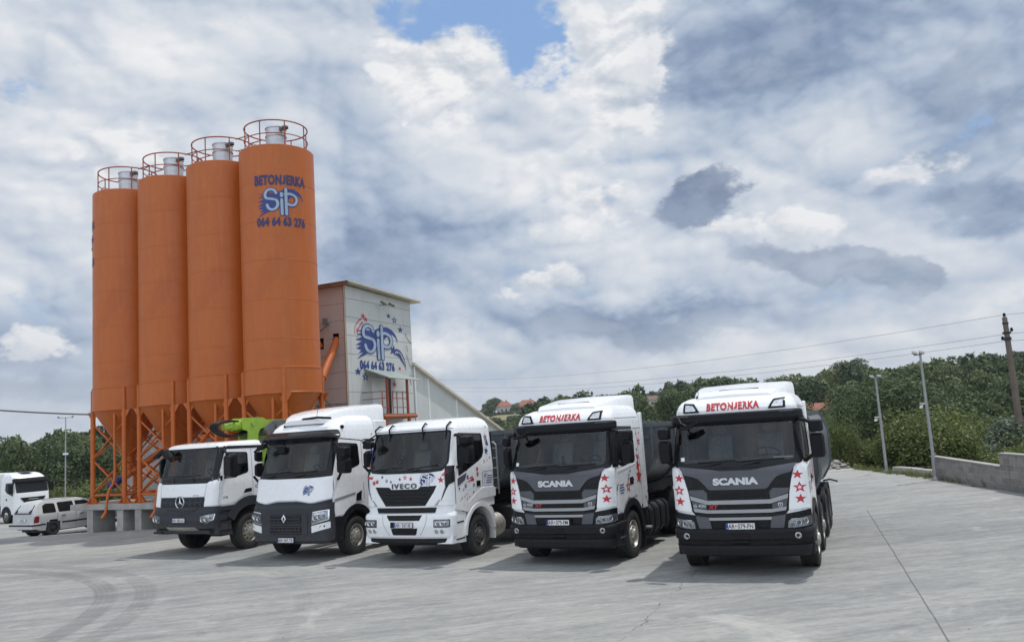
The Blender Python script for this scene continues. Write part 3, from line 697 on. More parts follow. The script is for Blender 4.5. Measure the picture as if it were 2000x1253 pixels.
for (a0, a1, r0, r1, N, dm) in ((-40, -13, 96, 235, 900, 5.8), (-13, -4, 120, 420, 160, 9), (-4, 14, 75, 575, 2600, 6.6), (14, 40, 62, 325, 2600, 6.2)):
    for _ in range(N):
        az = random.uniform(a0, a1); r = sqrt(random.uniform(r0*r0, r1*r1)); x, y = polar(az, r)
        R_, hr_ = ridge(az)
        if r > R_+14: continue
        if blocked(az, r, 0) or yard_edge(x, y) < 7: continue
        if not free(x, y, dm*(0.85+0.3*(r > 250))): continue
        h_ = random.uniform(5.8, 10.2) if r > 110 else random.uniform(4.6, 7.2)
        if -3.8 < az < 1 and r <= 150: h_ = 4.0
        w_ = h_*random.uniform(0.40, 0.52)
        if r < 118: near_spots.append((x, y, h_, w_, r)); continue
        Q, T_ = (FARV if r > 170 else MIDV)[random.randrange(5)]
        a = random.uniform(0, 2*pi); ca, sa_ = cos(a), sin(a)
        M = np.array([[ca, -sa_, 0], [sa_, ca, 0], [0, 0, 1]], np.float32)
        q = (Q @ M.T)*np.array([w_, w_, h_*0.52], np.float32) + np.array([x, y, terrain_z(x, y)+h_*0.46], np.float32)
        far_Q.append(q); tb_ = random.gauss(0.04, 0.30); far_T.append(np.clip(T_+tb_, 0, 1))
wood = bpy.data.objects.new('woods', quads_mesh('woods', np.concatenate(far_Q), np.concatenate(far_T), LEAF)); COL.objects.link(wood); tag(wood, 'dense dark green woods covering the far hills', 'woods', kind='stuff')
# shrub layer that closes the floor of the woods
uq = []; ut = []
for (a0, a1, r0, r1, N) in ((-40, -13, 92, 225, 700), (14.5, 40, 58, 300, 1500), (-4, 14, 70, 560, 1300)):
    for _ in range(N):
        az = random.uniform(a0, a1); r = sqrt(random.uniform(r0*r0, r1*r1)); x, y = polar(az, r)
        if yard_edge(x, y) < 5 or (-3.4 < az < 0.7 and 390 < r < 525) or (8.5 < az < 10 and 440 < r < 490): continue
        Q, T_ = FARV[random.randrange(6)] if r > 150 else MIDV[random.randrange(5)]; w_ = random.uniform(1.6, 3.0); nq = 220 if r > 150 else 900; a = random.uniform(0, 6.28)
        M = np.array([[cos(a), -sin(a), 0], [sin(a), cos(a), 0], [0, 0, 1]], np.float32)
        uq.append((Q[:nq] @ M.T)*np.array([w_, w_, w_*0.75], np.float32) + np.array([x, y, terrain_z(x, y)+w_*0.35], np.float32)); ut.append(np.clip(T_[:nq]+random.gauss(0.05, 0.18), 0, 1))
o = bpy.data.objects.new('undergrowth', quads_mesh('undergrowth', np.concatenate(uq), np.concatenate(ut), LEAF)); COL.objects.link(o); tag(o, 'low green scrub between the trees of the hills', 'scrub', kind='stuff')

def tree_proto(name, n, size, trunk_h, m, lobes=12, sq=(1, 1, 1), long=1.0, spread=0.58):
    """unit crown (radius about 1) on a tapered trunk with limbs; scaled per copy"""
    e = empty(name); Q, T_ = crown_arrays(rng, n, size, lobes, sq, spread, long)
    if name == 'shrub':     # loose shoots that break the outline
        k = rng.random(len(Q)) < 0.16; Q[k] *= rng.uniform(1.0, 1.55, k.sum())[:, None, None].astype(np.float32)*np.array([0.85, 0.85, 1.25], np.float32)
    Q[:, :, 2] += trunk_h+0.75*sq[2]
    me = quads_mesh('crown', Q, T_, m); c_ = bpy.data.objects.new('crown', me); COL.objects.link(c_); c_.parent = e
    t = MB(); t.tube([(0, 0, -0.3), (0.02, 0, trunk_h*0.6), (0.0, 0.03, trunk_h+0.35*sq[2]), (0.05, 0.0, trunk_h+1.0*sq[2])], [0.07, 0.055, 0.042, 0.015], 7)
    for k in range(6):
        a = k*1.05+0.3; t.tube([(0, 0, trunk_h+0.1*k*sq[2]*0.6), (0.25*cos(a), 0.25*sin(a), trunk_h+(0.35+0.1*k)*sq[2]), (0.55*cos(a), 0.55*sin(a), trunk_h+(0.6+0.12*k)*sq[2])], [0.03, 0.02, 0.008], 5)
    t.build('trunk', BARK, e, 50); return e
def place_tree(proto, used, x, y, s, sz, rot, label, group, cat='tree', dz=0.0):
    o = proto if not used[0] else copy_tree(proto); used[0] = True
    o.location = (x, y, terrain_z(x, y)+dz); o.rotation_euler = (0, 0, rot); o.scale = (s, s, sz); tag(o, label, cat, group); return o
DP = [(tree_proto('broadleaf_tree', 5500, 0.046, 0.25, LEAF, 13, (1, 1, 1.05)), [False]) for _ in range(4)]
for i, (x, y, h_, w_, r) in enumerate(near_spots):
    p, u = DP[i % 4]; place_tree(p, u, x, y, w_, h_*0.46, random.uniform(0, 6.28), 'dark green broadleaf tree among others in the woods behind the yard', 'broadleaf trees behind the yard')
WP = (tree_proto('willow_tree', 26000, 0.0165, 0.12, LEAF, 16, (1, 1, 1.0), 1.7, 0.62), [False])
place_tree(WP[0], WP[1], *polar(24.6, 58), 6.2, 4.6, 0.4, 'tall wide dark green willow behind the two right lamp posts', None, dz=-1.2)
place_tree(WP[0], WP[1], *polar(21.6, 66), 4.4, 4.2, 2.4, 'dark green willow left of the taller willow, beside the lamp post on the yard corner', None, dz=-1.0)
BP_ = [(tree_proto('shrub', 8000, 0.034, 0.0, LEAFY, 12, (1, 1, 0.85), 1.3), [False]) for _ in range(3)]
_br = random.Random(21); _row = []
for i in range(17):
    az = 18.8+i*0.72+_br.uniform(-0.3, 0.3); r = interp(az, [18, 24, 30], [48, 45.5, 42])+_br.uniform(-0.8, 3.5); _row.append((az, r, _br.uniform(1.0, 2.3), _br.uniform(0.7, 1.9), _br.uniform(-0.1, 0.3)))
for i, (az, r, s, z, dz) in enumerate(_row+[(26.8, 53, 2.5, 2.4, 0.2), (28.8, 51, 2.3, 2.6, 0.2), (33.2, 40, 2.0, 1.9, 0.2)]):
    place_tree(BP_[i % 3][0], BP_[i % 3][1], *polar(az, r), s, z, i*1.3, 'bright green bush in the row along the right edge of the yard', 'bushes along the right yard edge', 'bush', dz)
SP_ = (tree_proto('silver_shrub', 7000, 0.036, 0.05, LEAFS, 13, (1, 1, 0.9), 1.5), [False])
place_tree(SP_[0], SP_[1], *polar(30.6, 47), 2.2, 2.2, 0.3, 'tall silver leaved shrub behind the block wall beside the utility pole', None, 'shrub', 0.3)
place_tree(SP_[0], SP_[1], *polar(28.9, 46), 1.5, 1.2, 1.9, 'small silver leaved shrub behind the low end of the block wall', None, 'shrub', 0.2)
for i, (az, r, s, z) in enumerate(((-27.0, 92, 3.0, 2.2), (-25.4, 95, 3.4, 2.6), (-23.8, 93, 3.1, 2.3), (-22.4, 92, 2.8, 2.0), (-28.8, 98, 2.7, 2.0), (-30.6, 100, 2.9, 2.3), (-32.5, 99, 3.0, 2.4), (-21.0, 94, 3.0, 2.4))):
    place_tree(BP_[i % 3][0], BP_[i % 3][1], *polar(az, r), s, z, i*1.7+0.4, 'green bush at the foot of the left woods behind the parked cars', 'bushes at the foot of the left woods', 'bush', 0.2)
for az, r, s, z, lab in ((-1.6, 556, 7.2, 6.4, 'round dark tree standing up on the skyline right of the long roof slope'), (8.25, 560, 5.0, 4.6, 'small lone round tree on the skyline above the farthest red roof'), (21.9, 300, 8.0, 6.4, 'tall spreading tree rising above the wooded skyline left of the lamp posts')):
    p, u = DP[0]; place_tree(p, u, *polar(az, r), s, z, az, lab, None)

# ------------------------------------------------------------------ houses on the hill
HWALL = mat('house_plaster', (0.52, 0.50, 0.46), 0.9, 0, 0.1, 0.5); HROOFR = mat('red_roof_tiles', (0.27, 0.105, 0.068), 0.85, 0, 0.15, 1.0); HROOFB = mat('brown_roof_tiles', (0.17, 0.115, 0.09), 0.85, 0, 0.15, 1.0); HWIN = mat('house_window', (0.03, 0.035, 0.04), 0.15, 0, 0.05, 1)
def house(az, r, w_, d_, hw, hr_, rot, rm, label, hip=0.25):
    x, y = polar(az, r); e = empty('house', (x, y, terrain_z(x, y)-0.3), radians(rot), label, 'house', 'houses on the far hill')
    q = MB(); q.box(-w_/2, w_/2, -d_/2, d_/2, 0, hw); q.build('wall', HWALL, e, 0)
    q = MB(); o_ = 0.5; k = w_*hip
    V = [(-w_/2-o_, -d_/2-o_, hw), (w_/2+o_, -d_/2-o_, hw), (w_/2+o_, d_/2+o_, hw), (-w_/2-o_, d_/2+o_, hw), (-w_/2+k, 0, hw+hr_), (w_/2-k, 0, hw+hr_)]
    q.add(V, [(0, 1, 5, 4), (2, 3, 4, 5), (1, 2, 5), (3, 0, 4), (3, 2, 1, 0)]); ro = q.build('roof', rm, e, 0)
    c = MB(); c.box(w_*0.12, w_*0.12+0.7, 0.3, 1.0, hw+hr_*0.4, hw+hr_+0.9); c.build('chimney', rm, ro, 0)
    for k in range(3):
        f = MB(); X = -w_*0.32+k*w_*0.32; f.box(X-0.55, X+0.55, -d_/2-0.06, -d_/2+0.02, hw*0.45, hw*0.45+1.4); f.build('window', HWIN, e, 0)
house(9.2, 480, 10, 8, 4.6, 2.6, -10, HROOFB, 'white walled house with a brown hipped roof, alone among the trees of the hill')
house(-0.9, 545, 9, 8, 5.6, 3.4, 15, HROOFR, 'orange roofed house on the skyline between two dark trees above the dry field')
house(0.7, 550, 14, 9, 5.2, 4.0, 5, HROOFR, 'wide red roofed house half hidden on the skyline right of the orange roofed house')
house(7.6, 548, 12, 9, 5.4, 3.6, -20, HROOFR, 'red roofed house on the skyline beside the lone round tree')
house(19.8, 150, 9, 7, 2.9, 1.2, -24, HROOFR, 'low house with a long flat red roof among trees behind the tipper truck', 0.05)
house(27.5, 262, 10, 8, 5.2, 2.6, 10, HROOFR, 'small orange roofed house at the top of the right wooded ridge')

# ------------------------------------------------------------------ silos on their slab
SU = Vector((0.88323, -0.46893, 0)); SN = Vector((-0.46893, -0.88323, 0)); S1 = Vector((-16.57, 35.46, 0)); SR = 1.415; SZ0, SZ1, SLAB = 4.74, 14.06, 0.92
RZ = atan2(SU.y, SU.x)
def silo(k, label):
    c = S1+SU*(k*2.93); e = empty('silo', (c.x, c.y, 0), RZ, label, 'silo', 'orange cement silos in a row')
    # e: local x along the row, -y towards the yard
    b = MB(); pr = [(0.0, SZ1+0.02), (SR-0.03, SZ1+0.02), (SR, SZ1)]
    z = SZ1
    for q in range(6):
        z2 = SZ1-(q+1)*1.47
        pr += [(SR+random.uniform(-0.004, 0.004), z2+0.55), (SR, z2+0.012), (SR+0.007, z2+0.006), (SR+0.007, z2-0.006), (SR, z2-0.012)]
    pr = [p for p in pr if p[1] > SZ0+0.95] + [(SR, SZ0+0.92)]
    b.lathe(pr, 96, (0, 0, 0), (0, 0, 1)); b.build('silo_shell', ORANGE, e, 12)
    b = MB(); b.lathe([(SR-0.01, SZ0+0.95), (SR+0.035, SZ0+0.93), (SR+0.035, SZ0+0.88), (SR+0.02, SZ0+0.87), (SR+0.02, SZ0+0.02), (SR+0.03, SZ0+0.01), (SR+0.03, SZ0-0.03), (SR-0.02, SZ0-0.04)], 96, (0, 0, 0), (0, 0, 1)); sk = b.build('silo_skirt', ORANGE, e, 40)
    b = MB(); b.lathe([(SR-0.02, SZ0-0.02), (0.30, 2.95), (0.20, 2.78), (0.20, 2.60)], 72, (0, 0, 0), (0, 0, 1)); co = b.build('silo_cone', ORANGE, e, 30)
    b = MB(); b.lathe([(0.24, 2.62), (0.24, 2.55), (0.17, 2.55), (0.17, 2.35), (0.23, 2.35), (0.23, 2.28), (0.15, 2.28), (0.15, 2.0)], 24, (0, 0, 0), (0, 0, 1)); b.box(-0.34, 0.34, -0.14, 0.14, 2.40, 2.50); b.build('outlet_valve', ORANGEL, e, 40)
    lg = SR/sqrt(2)
    for sx in (-1, 1):
        for sy in (-1, 1):
            q = MB(); x, y = sx*lg, sy*lg
            q.tube([(x, y, SLAB), (x, y, SZ0+0.05)], 0.098, 14); q.tube([(x*1.012, y*1.012, SZ0), (x*1.012, y*1.012, SZ0+0.87)], 0.075, 10)
            q.prism([(-0.30, 0), (0.30, 0), (0.10, 0.27), (-0.10, 0.27)], lambda u, v, d, x=x, y=y: Vector((x+u, y+d, SLAB+0.012+v)), -0.012, 0.012)
            q.prism([(-0.30, 0), (0.30, 0), (0.10, 0.27), (-0.10, 0.27)], lambda u, v, d, x=x, y=y: Vector((x+d, y+u, SLAB+0.012+v)), -0.012, 0.012)
            q.box(x-0.28, x+0.28, y-0.28, y+0.28, SLAB, SLAB+0.02)
            for g_ in (-1, 1): q.prism([(0.09*g_, 0), (0.36*g_, 0), (0.09*g_, -0.34)] if g_ < 0 else [(0.09, 0), (0.09, -0.34), (0.36, 0)], lambda u, v, d, x=x, y=y: Vector((x+u, y+d, SZ0-0.04+v)), -0.01, 0.01)
            q.build('leg', ORANGEL, e, 35)
    for (p, q_) in (((-1, -1), (1, -1)), ((1, -1), (1, 1)), ((1, 1), (-1, 1)), ((-1, 1), (-1, -1))):
        q = MB(); P0 = Vector((p[0]*lg, p[1]*lg, 0)); P1 = Vector((q_[0]*lg, q_[1]*lg, 0)); n_ = (P1-P0).normalized().cross(Vector((0, 0, 1)))
        lo, mid, hi = SLAB+0.38, SLAB+1.75, SZ0-0.55
        for a, b_, o in ((lo, mid, 0.03), (mid, lo, -0.03), (mid+0.05, hi, 0.03), (hi, mid+0.05, -0.03)):
            q.tube([P0+Vector((0, 0, a))+n_*o, P1+Vector((0, 0, b_))+n_*o], 0.036, 8)
        q.tube([P0+Vector((0, 0, SLAB+0.33)), P1+Vector((0, 0, SLAB+0.33))], 0.045, 8); q.build('cross_brace', ORANGEL, e, 40)
    # filling pipe down the front
    q = MB(); q.tube(spline([(0.55, -1.12, SZ0), (0.55, -1.12, 3.0), (0.55, -1.13, 1.9), (0.42, -1.30, 1.4), (0.36, -1.40, 0.55)], 4), 0.058, 10); q.tube([(0.36, -1.40, 0.58), (0.30, -1.52, 0.38)], 0.07, 10); q.build('filling_pipe', ORANGEL, e, 40)
    # guard rail, dust filter and lid on top
    rr = 1.20; q = MB(); N = 36; T0 = SZ1+1.03
    for z, r in ((T0, 0.027), (SZ1+0.52, 0.020)): q.tube([(rr*cos(2*pi*i/N), rr*sin(2*pi*i/N), z) for i in range(N+1)], r, 7, cap=False)
    for i in range(8): a = 2*pi*i/8+0.25; q.tube([(rr*cos(a), rr*sin(a), SZ1-0.02), (rr*cos(a), rr*sin(a), T0)], 0.023, 6)
    q.tube([(-rr*0.6, -0.9, SZ1), (-rr*0.6, -0.9, SZ1+0.2), (-0.3, -1.0, SZ1+0.3), (-0.1, -0.6, SZ1+0.2)], 0.018, 6)
    q.build('guard_rail', RAILRED, e, 40)
    q = MB(); fx, fy = 0.0, 0.0
    q.lathe([(0.385, 0), (0.385, 0.72), (0.41, 0.73), (0.41, 0.77), (0.39, 0.78), (0.39, 1.05), (0.415, 1.06), (0.415, 1.10), (0.30, 1.14), (0, 1.16)], 36, (fx, fy, SZ1), (0, 0, 1)); fo = q.build('dust_filter', GALV, e, 40)
    q = MB(); 
    for z in (0.73, 1.06): q.tube([(fx+0.412*cos(2*pi*i/24), fy+0.388*sin(2*pi*i/24), SZ1+z+0.02) for i in range(25)], 0.016, 6, cap=False)
    q.tube([(fx+0.35, fy-0.1, SZ1+1.0), (fx+0.62, fy-0.1, SZ1+1.0)], 0.09, 10); q.lathe([(0.13, 0), (0.13, 0.08), (0, 0.10)], 14, (fx+0.58, fy-0.1, SZ1+0.97), (0, 0, 1)); q.build('filter_fan', GUNM, fo, 40)
    # loops near the rim
    q = MB(); q.tube(spline([(-SR-0.01, -0.3, SZ1-0.45), (-SR-0.07, -0.3, SZ1-0.1), (-SR-0.07, -0.3, SZ1+0.15), (-SR+0.2, -0.3, SZ1+0.3)], 4), 0.018, 6); q.build('lifting_lug', RAILRED, e, 40)
    return e
def cyl_fn(a0, flip=1):
    """unroll lettering on a silo; a0 = local angle of its centre"""
    def fn(u, v, o):
        a = a0 + u/SR; return Vector(((SR+0.004+o)*cos(a), (SR+0.004+o)*sin(a), v))
    return fn
def silo_letters(e, a0):
    q = MB(); fn = cyl_fn(a0)
    for body, z, hh, wd in (('BETONJERKA', 12.50, 0.345, 1.98), ('064 64 63 276', 10.92, 0.30, 1.86)):
        V, T = text2(body, 1.0, 1.0, 0.055, space=1.08); x0 = min(p[0] for p in V); x1 = max(p[0] for p in V); k = wd/(x1-x0)
        V = [((p[0]-(x0+x1)/2)*k, z+p[1]*hh) for p in V]; V, T = refine(V, T, 0.10); q.geo(V, T, fn, 0.010, None, 2)
    logo2(q, fn, -0.04, 11.88, 1.56, None, 0.010, 0.10, 0.003, ys=0.86)
    return q.build('painted_sign', [NAVY, PALEB, NAVYD], e, 0)
_e = silo(0, 'orange silo at the left end of the row, faint navy lettering at its left edge')
view1 = atan2(-35.46, 16.57)-RZ; silo_letters(_e, view1-radians(108)).data.materials[1] = PALEB
silo(1, 'plain orange silo standing second from the left end of the row')
silo(2, 'plain orange silo standing next to the lettered front silo')
_e = silo(3, 'nearest orange silo with navy lettering and an emblem, beside the tall building')
view4 = atan2(-31.34, 8.81)-RZ; o = silo_letters(_e, view4+radians(5))
for ob in [x for x in bpy.data.objects if x.name.startswith('painted_sign')]:
    ob.data.materials[0] = NAVY; ob.data.materials[1] = PALEB
def rowpt(u, n, z): p = S1+SU*u+SN*n; return Vector((p.x, p.y, z))
# walkways between the silo tops
for k in range(3):
    q = MB()
    for s in (-0.35, 0.35):
        for z, r in ((SZ1+1.0, 0.022), (SZ1+0.5, 0.016)): q.tube([rowpt(k*2.93+1.13, s, z), rowpt(k*2.93+1.80, s, z)], r, 6)
    A = [rowpt(k*2.93+1.05, s, SZ1+0.02) for s in (-0.35, 0.35)] + [rowpt(k*2.93+1.88, s, SZ1+0.02) for s in (0.35, -0.35)]
    q.add([tuple(p) for p in A]+[tuple(p+Vector((0, 0, 0.05))) for p in A], [(3, 2, 1, 0), (4, 5, 6, 7), (0, 1, 5, 4), (1, 2, 6, 5), (2, 3, 7, 6), (3, 0, 4, 7)])
    tag(q.build('catwalk', RAILRED, None, 40), ('railed catwalk joining the two leftmost silo tops', 'railed catwalk joining the two middle silo tops', 'railed catwalk joining the lettered front silo to its neighbour')[k], 'catwalk', 'catwalks between the silo tops')
# slab and its wall piers
q = MB(); A = [rowpt(-2.0, 1.35, 0), rowpt(11.4, 1.35, 0), rowpt(11.4, -1.5, 0), rowpt(-2.0, -1.5, 0)]
cs = empty('concrete_platform', (0, 0, 0), 0, 'raised grey concrete slab on wall piers carrying the orange silos', 'slab')
def slabx(mb, u0, u1, n0, n1, z0, z1):
    A = [rowpt(u0, n0, z0), rowpt(u1, n0, z0), rowpt(u1, n1, z0), rowpt(u0, n1, z0)]; B_ = [Vector((p.x, p.y, z1)) for p in A]
    mb.add(A+B_, [(0, 1, 2, 3), (7, 6, 5, 4), (1, 0, 4, 5), (2, 1, 5, 6), (3, 2, 6, 7), (0, 3, 7, 4)])
mb = MB(); slabx(mb, -2.0, 11.4, 1.35, -1.5, SLAB-0.23, SLAB); mb.build('slab', CONC, cs, 0, 0.015)
for u in (-0.97, 0.92, 2.0, 3.85, 4.93, 6.78, 7.86, 9.71):
    mb = MB(); slabx(mb, u, u+0.38, 1.30, 0.25, -0.8, SLAB-0.232); mb.build('pier', CONC, cs, 0, 0.012)
for u in (-1.28, -0.2, 1.65, 2.73, 4.6, 5.66, 7.5, 9.7):
    mb = MB(); slabx(mb, u, u+0.38, -0.55, -1.4, -0.8, SLAB-0.232); mb.build('pier', CONC, cs, 0, 0.012)
# ------------------------------------------------------------------ mixing tower
BO = Vector((-7.206, 35.5, 0)); AF = radians(23.5); FD = Vector((sin(AF), cos(AF), 0)); FN = Vector((cos(AF), -sin(AF), 0)); BD = -FN
B = empty('mixing_tower', (0, 0, 0), 0, 'tall panel clad mixing tower with a blue emblem sign, behind the orange silos', 'building')
def wp(s, z, o=0.0, d=0.0): p = BO+FD*s+FN*o+BD*d; return Vector((p.x, p.y, z))
Fs = lambda s, z, o: wp(s, z, o)                       # sign face (s rearwards, z up)
Bs = lambda s, z, o: BO+BD*s-FD*o+Vector((0, 0, z))  # silo side face (s to the left, z up)
def quad(mb, P, m=0): mb.add([tuple(p) for p in P], [tuple(range(len(P)))], m)
ZT = lambda s: 9.55-0.03*s
mb = MB()
# panels with open joints on the sign face
zs_ = [0.0, 1.3, 2.5, 3.7, 4.9, 5.73, 6.55, 7.36, 8.17, 8.98, 9.8]
for i in range(len(zs_)-1):
    P = [(0.03, zs_[i]+0.008), (5.47, zs_[i]+0.008), (5.47, min(zs_[i+1]-0.008, ZT(5.47))), (0.03, min(zs_[i+1]-0.008, ZT(0)))]
    V, T = poly2(P); mb.geo(V, T, Fs, 0.0, -0.05, 0)
quad(mb, [wp(0, 0, -0.03), wp(5.5, 0, -0.03), wp(5.5, ZT(5.5), -0.03), wp(0, ZT(0), -0.03)], 1)
quad(mb, [wp(5.5, 0, 0), wp(5.5, 0, -13), wp(5.5, ZT(5.5), -13), wp(5.5, ZT(5.5), 0)], 0)
quad(mb, [wp(0.1, 0, -13), wp(0.1, ZT(0), -13), wp(5.5, ZT(5.5), -13), wp(5.5, 0, -13)], 0)
mb.build('sign_wall', [PANEL, GREYP], B, 0)
mb = MB(); holes = [[(0.36, 6.98), (0.70, 7.0), (0.70, 7.48), (0.36, 7.46)], [(1.17, 6.84), (1.50, 6.85), (1.50, 7.36), (1.17, 7.34)]]
bz = [4.42, 5.08, 5.76, 6.5, 7.25, 8.0, 8.75, 9.55]
for i in range(len(bz)-1):
    P = [(0.03, bz[i]+0.006), (13.0, bz[i]+0.006), (13.0, bz[i+1]-0.006), (0.03, bz[i+1]-0.006)]
    hs = [[(u, min(max(v, bz[i]+0.0061), bz[i+1]-0.0061)) for u, v in reversed(h)] for h in holes if not (h[2][1] < bz[i] or h[0][1] > bz[i+1])]
    if hs:
        lo, hi = bz[i]+0.006, bz[i+1]-0.006
        xs_ = [0.03, 0.36, 0.70, 1.17, 1.50, 13.0]
        for j in range(5):
            h = {1: (6.99, 7.47), 3: (6.85, 7.35)}.get(j)
            segs = [(lo, hi)] if not h else [(a, b_) for a, b_ in ((lo, min(hi, h[0])), (max(lo, h[1]), hi)) if b_-a > 0.01]
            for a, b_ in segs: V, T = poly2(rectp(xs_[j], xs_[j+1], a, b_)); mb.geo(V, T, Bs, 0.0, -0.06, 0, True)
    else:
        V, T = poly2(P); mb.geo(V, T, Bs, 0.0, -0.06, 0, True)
quad(mb, [Bs(0, 4.4, -0.12), Bs(13, 4.4, -0.12), Bs(13, 9.55, -0.12), Bs(0, 9.55, -0.12)], 1)
V, T = poly2(rectp(0.0, 13.0, 0.0, 4.40)); mb.geo(V, T, Bs, 0.03, -0.1, 2, True)
mb.build('side_wall', [PANEL_SHADE, GLOSSBLK, CONC], B, 0)
mb = MB(); 
for (s0, s1, fn, sg) in ((-0.05, 0.05, Fs, False),): V, T = poly2(rectp(s0, s1, 0, 9.6)); mb.geo(V, T, fn, 0.02, -0.02, 0, sg)
V, T = poly2(rectp(-0.02, 0.07, 0, 9.6)); mb.geo(V, T, Bs, 0.018, -0.02, 1, True); mb.build('corner_trim', [TRIMC, TRIMR], B, 0)
mb = MB()   # sheet roof with corrugated edge
n = 60; V = []; F = []
for i in range(n+1):
    s = -0.25+6.2*i/n; z = 9.60-0.038*s+(0.035 if i % 2 else 0.0)
    for o in (0.38, -13.2): V += [wp(s, z, o), wp(s, z+0.02+(0.05 if o > 0 else 0), o)]
for i in range(n):
    a, c = i*4, i*4+4; F += [(a+1, c+1, c+3, a+3), (a, a+2, c+2, c), (a, c, c+1, a+1), (a+2, a+3, c+3, c+2)]
mb.add(V, F); mb.build('roof', GREEN_STEEL, B, 0)
mb = MB(); quad(mb, [Bs(-0.3, 9.52, 0.22), Bs(-0.3, 9.66, 0.22), Bs(13.2, 9.66, 0.22), Bs(13.2, 9.52, 0.22)]); quad(mb, [Bs(-0.3, 9.52, 0.22), Bs(13.2, 9.52, 0.22), Bs(13.2, 9.52, 0), Bs(-0.3, 9.52, 0)]); mb.build('fascia', TRIMR, B, 0)
# painted emblem, number and stars
mb = MB(); SX = 0.80
def sfn(u, v, o): return Fs(u, v, 0.006+o)
def sl(fn): return fn
V0 = MB(); LG = lambda u, v, o: sfn(2.52+(u-2.52)*1.55, v, o)
logo2(mb, LG, 2.43, 7.27, 2.02, None, 0.004, None, 0.004)
V, T = text2('064 64 63 276', 1.0, 1.0, 0.055, space=1.08); x0 = min(p[0] for p in V); x1 = max(p[0] for p in V)
mb.geo([(0.96+(p[0]-x0)/(x1-x0)*2.86, 5.93+p[1]*0.37-((p[0]-x0)/(x1-x0))*0.02) for p in V], T, sfn, 0.008, None, 0)
SK2 = lambda u, v, o, c=None: sfn(u, v, o)
def wstar(cx, cy, r, m_, hollow=0.0, rot=0.0):
    V, T = star2(0, 0, r, rot, hollow=hollow); mb.geo([(cx+u*1.45, cy+v) for u, v in V], T, sfn, 0.006, None, m_)
for a in ((1.36, 8.30, 0.14, 2, 0.0, 0.3), (1.56, 8.18, 0.13, 2, 0.0, 0.0), (3.49, 8.51, 0.14, 0), (3.99, 8.36, 0.18, 0, 0.5), (4.49, 7.94, 0.18, 0), (3.78, 6.90, 0.27, 0, 0.0, 0.2), (4.28, 6.06, 0.10, 2), (0.80, 5.80, 0.19, 0), (1.36, 5.58, 0.20, 0, 0.5), (3.75, 5.30, 0.14, 2)): wstar(*a)
for L, w_, m_ in (((( 0.62, 7.42), (0.72, 7.80), (1.02, 8.08), (1.22, 8.16)), 0.035, 2), (((0.84, 7.30), (0.92, 7.62), (1.12, 7.88), (1.32, 8.02)), 0.045, 2), (((0.74, 7.48), (0.88, 7.74), (0.84, 7.58)), 0.03, 2), (((4.0, 6.95), (4.40, 6.86), (4.72, 6.52), (4.86, 6.16)), 0.05, 0), (((3.98, 6.76), (4.35, 6.62), (4.66, 6.34), (4.86, 6.02)), 0.06, 0), (((4.2, 6.80), (4.45, 6.62), (4.4, 6.50), (4.70, 6.25)), 0.04, 0)):
    pts = spline(L, 5); nn = len(pts); V, T = stroke2(pts, [w_*(0.25+0.75*(i/nn)) if m_ == 2 else w_*(1.1-0.9*i/nn) for i in range(nn)], tip=False); mb.geo(V, T, sfn, 0.007, None, m_)
mb.build('painted_sign', [NAVY, PALEB, RED], B, 0)
mb = MB()
for pts in ([(4.95, 7.80), (5.05, 7.62), (5.25, 7.45), (5.5, 7.34)], [(5.0, 7.2), (5.1, 6.9)], [(4.95, 6.75), (5.1, 6.5), (5.2, 6.3), (5.4, 6.1)], [(5.15, 5.6), (5.3, 5.3)]): V, T = stroke2(spline(pts, 4), 0.035, tip=False); mb.geo(V, T, sfn, 0.002, None, 0)
mb.build('wall_stain', mat('stain_grey', (0.30, 0.29, 0.27), 0.9, 0, 0.3, 3), B, 0)
# flood light and bracket
q = MB(); q.tube([wp(2.8, 8.95, 0), wp(2.8, 8.95, 0.35)], 0.02, 6); q.tube([wp(2.5, 8.97, 0.35), wp(3.2, 8.93, 0.38)], 0.018, 6)
for s in (2.45, 3.15): q.box(-0.13, 0.13, -0.08, 0.08, -0.05, 0.05, 0, Matrix.Translation(wp(s, 8.97, 0.42)) @ Matrix.Rotation(-AF, 4, 'Z') @ Matrix.Rotation(0.6, 4, 'Y'))
q.build('flood_light', GUNM, B, 30)
q = MB(); q.tube([Bs(0.85, 7.9, 0), Bs(0.85, 7.95, 0.3)], 0.03, 6); q.box(-0.09, 0.09, -0.09, 0.09, -0.14, 0.14, 0, Matrix.Translation(Bs(0.85, 8.0, 0.3))); q.tube([Bs(0.9, 7.85, 0.08), Bs(1.6, 7.5, 0.05)], 0.02, 6); q.build('vent_box', GUNM, B, 30)
# balcony: canopy, door, deck, rails
q = MB(); P = [wp(1.28, 5.95, 0.0), wp(3.95, 5.90, 0.0), wp(3.85, 5.42, 1.3), wp(1.20, 5.47, 1.3)]
q.add([tuple(p) for p in P]+[tuple(p-Vector((0, 0, 0.05))) for p in P], [(0, 3, 2, 1), (4, 5, 6, 7), (3, 7, 6, 2), (0, 4, 7, 3), (1, 2, 6, 5)]); cn = q.build('canopy', CANOPY, B, 0)
q = MB(); q.tube([wp(1.18, 5.45, 1.31), wp(3.87, 5.40, 1.31)], 0.035, 6); q.build('canopy_gutter', GREEN_STEEL, cn, 0)
q = MB(); V, T = poly2(rectp(1.85, 2.95, 3.95, 5.55)); q.geo(V, T, Fs, 0.03, 0.0, 0); do = q.build('door', WHITE2, B, 0); q = MB(); V, T = poly2(rectp(3.0, 3.4, 3.95, 5.55)); q.geo(V, T, Fs, 0.02, 0.0, 0); q.build('doorway', GLOSSBLK, B, 0)
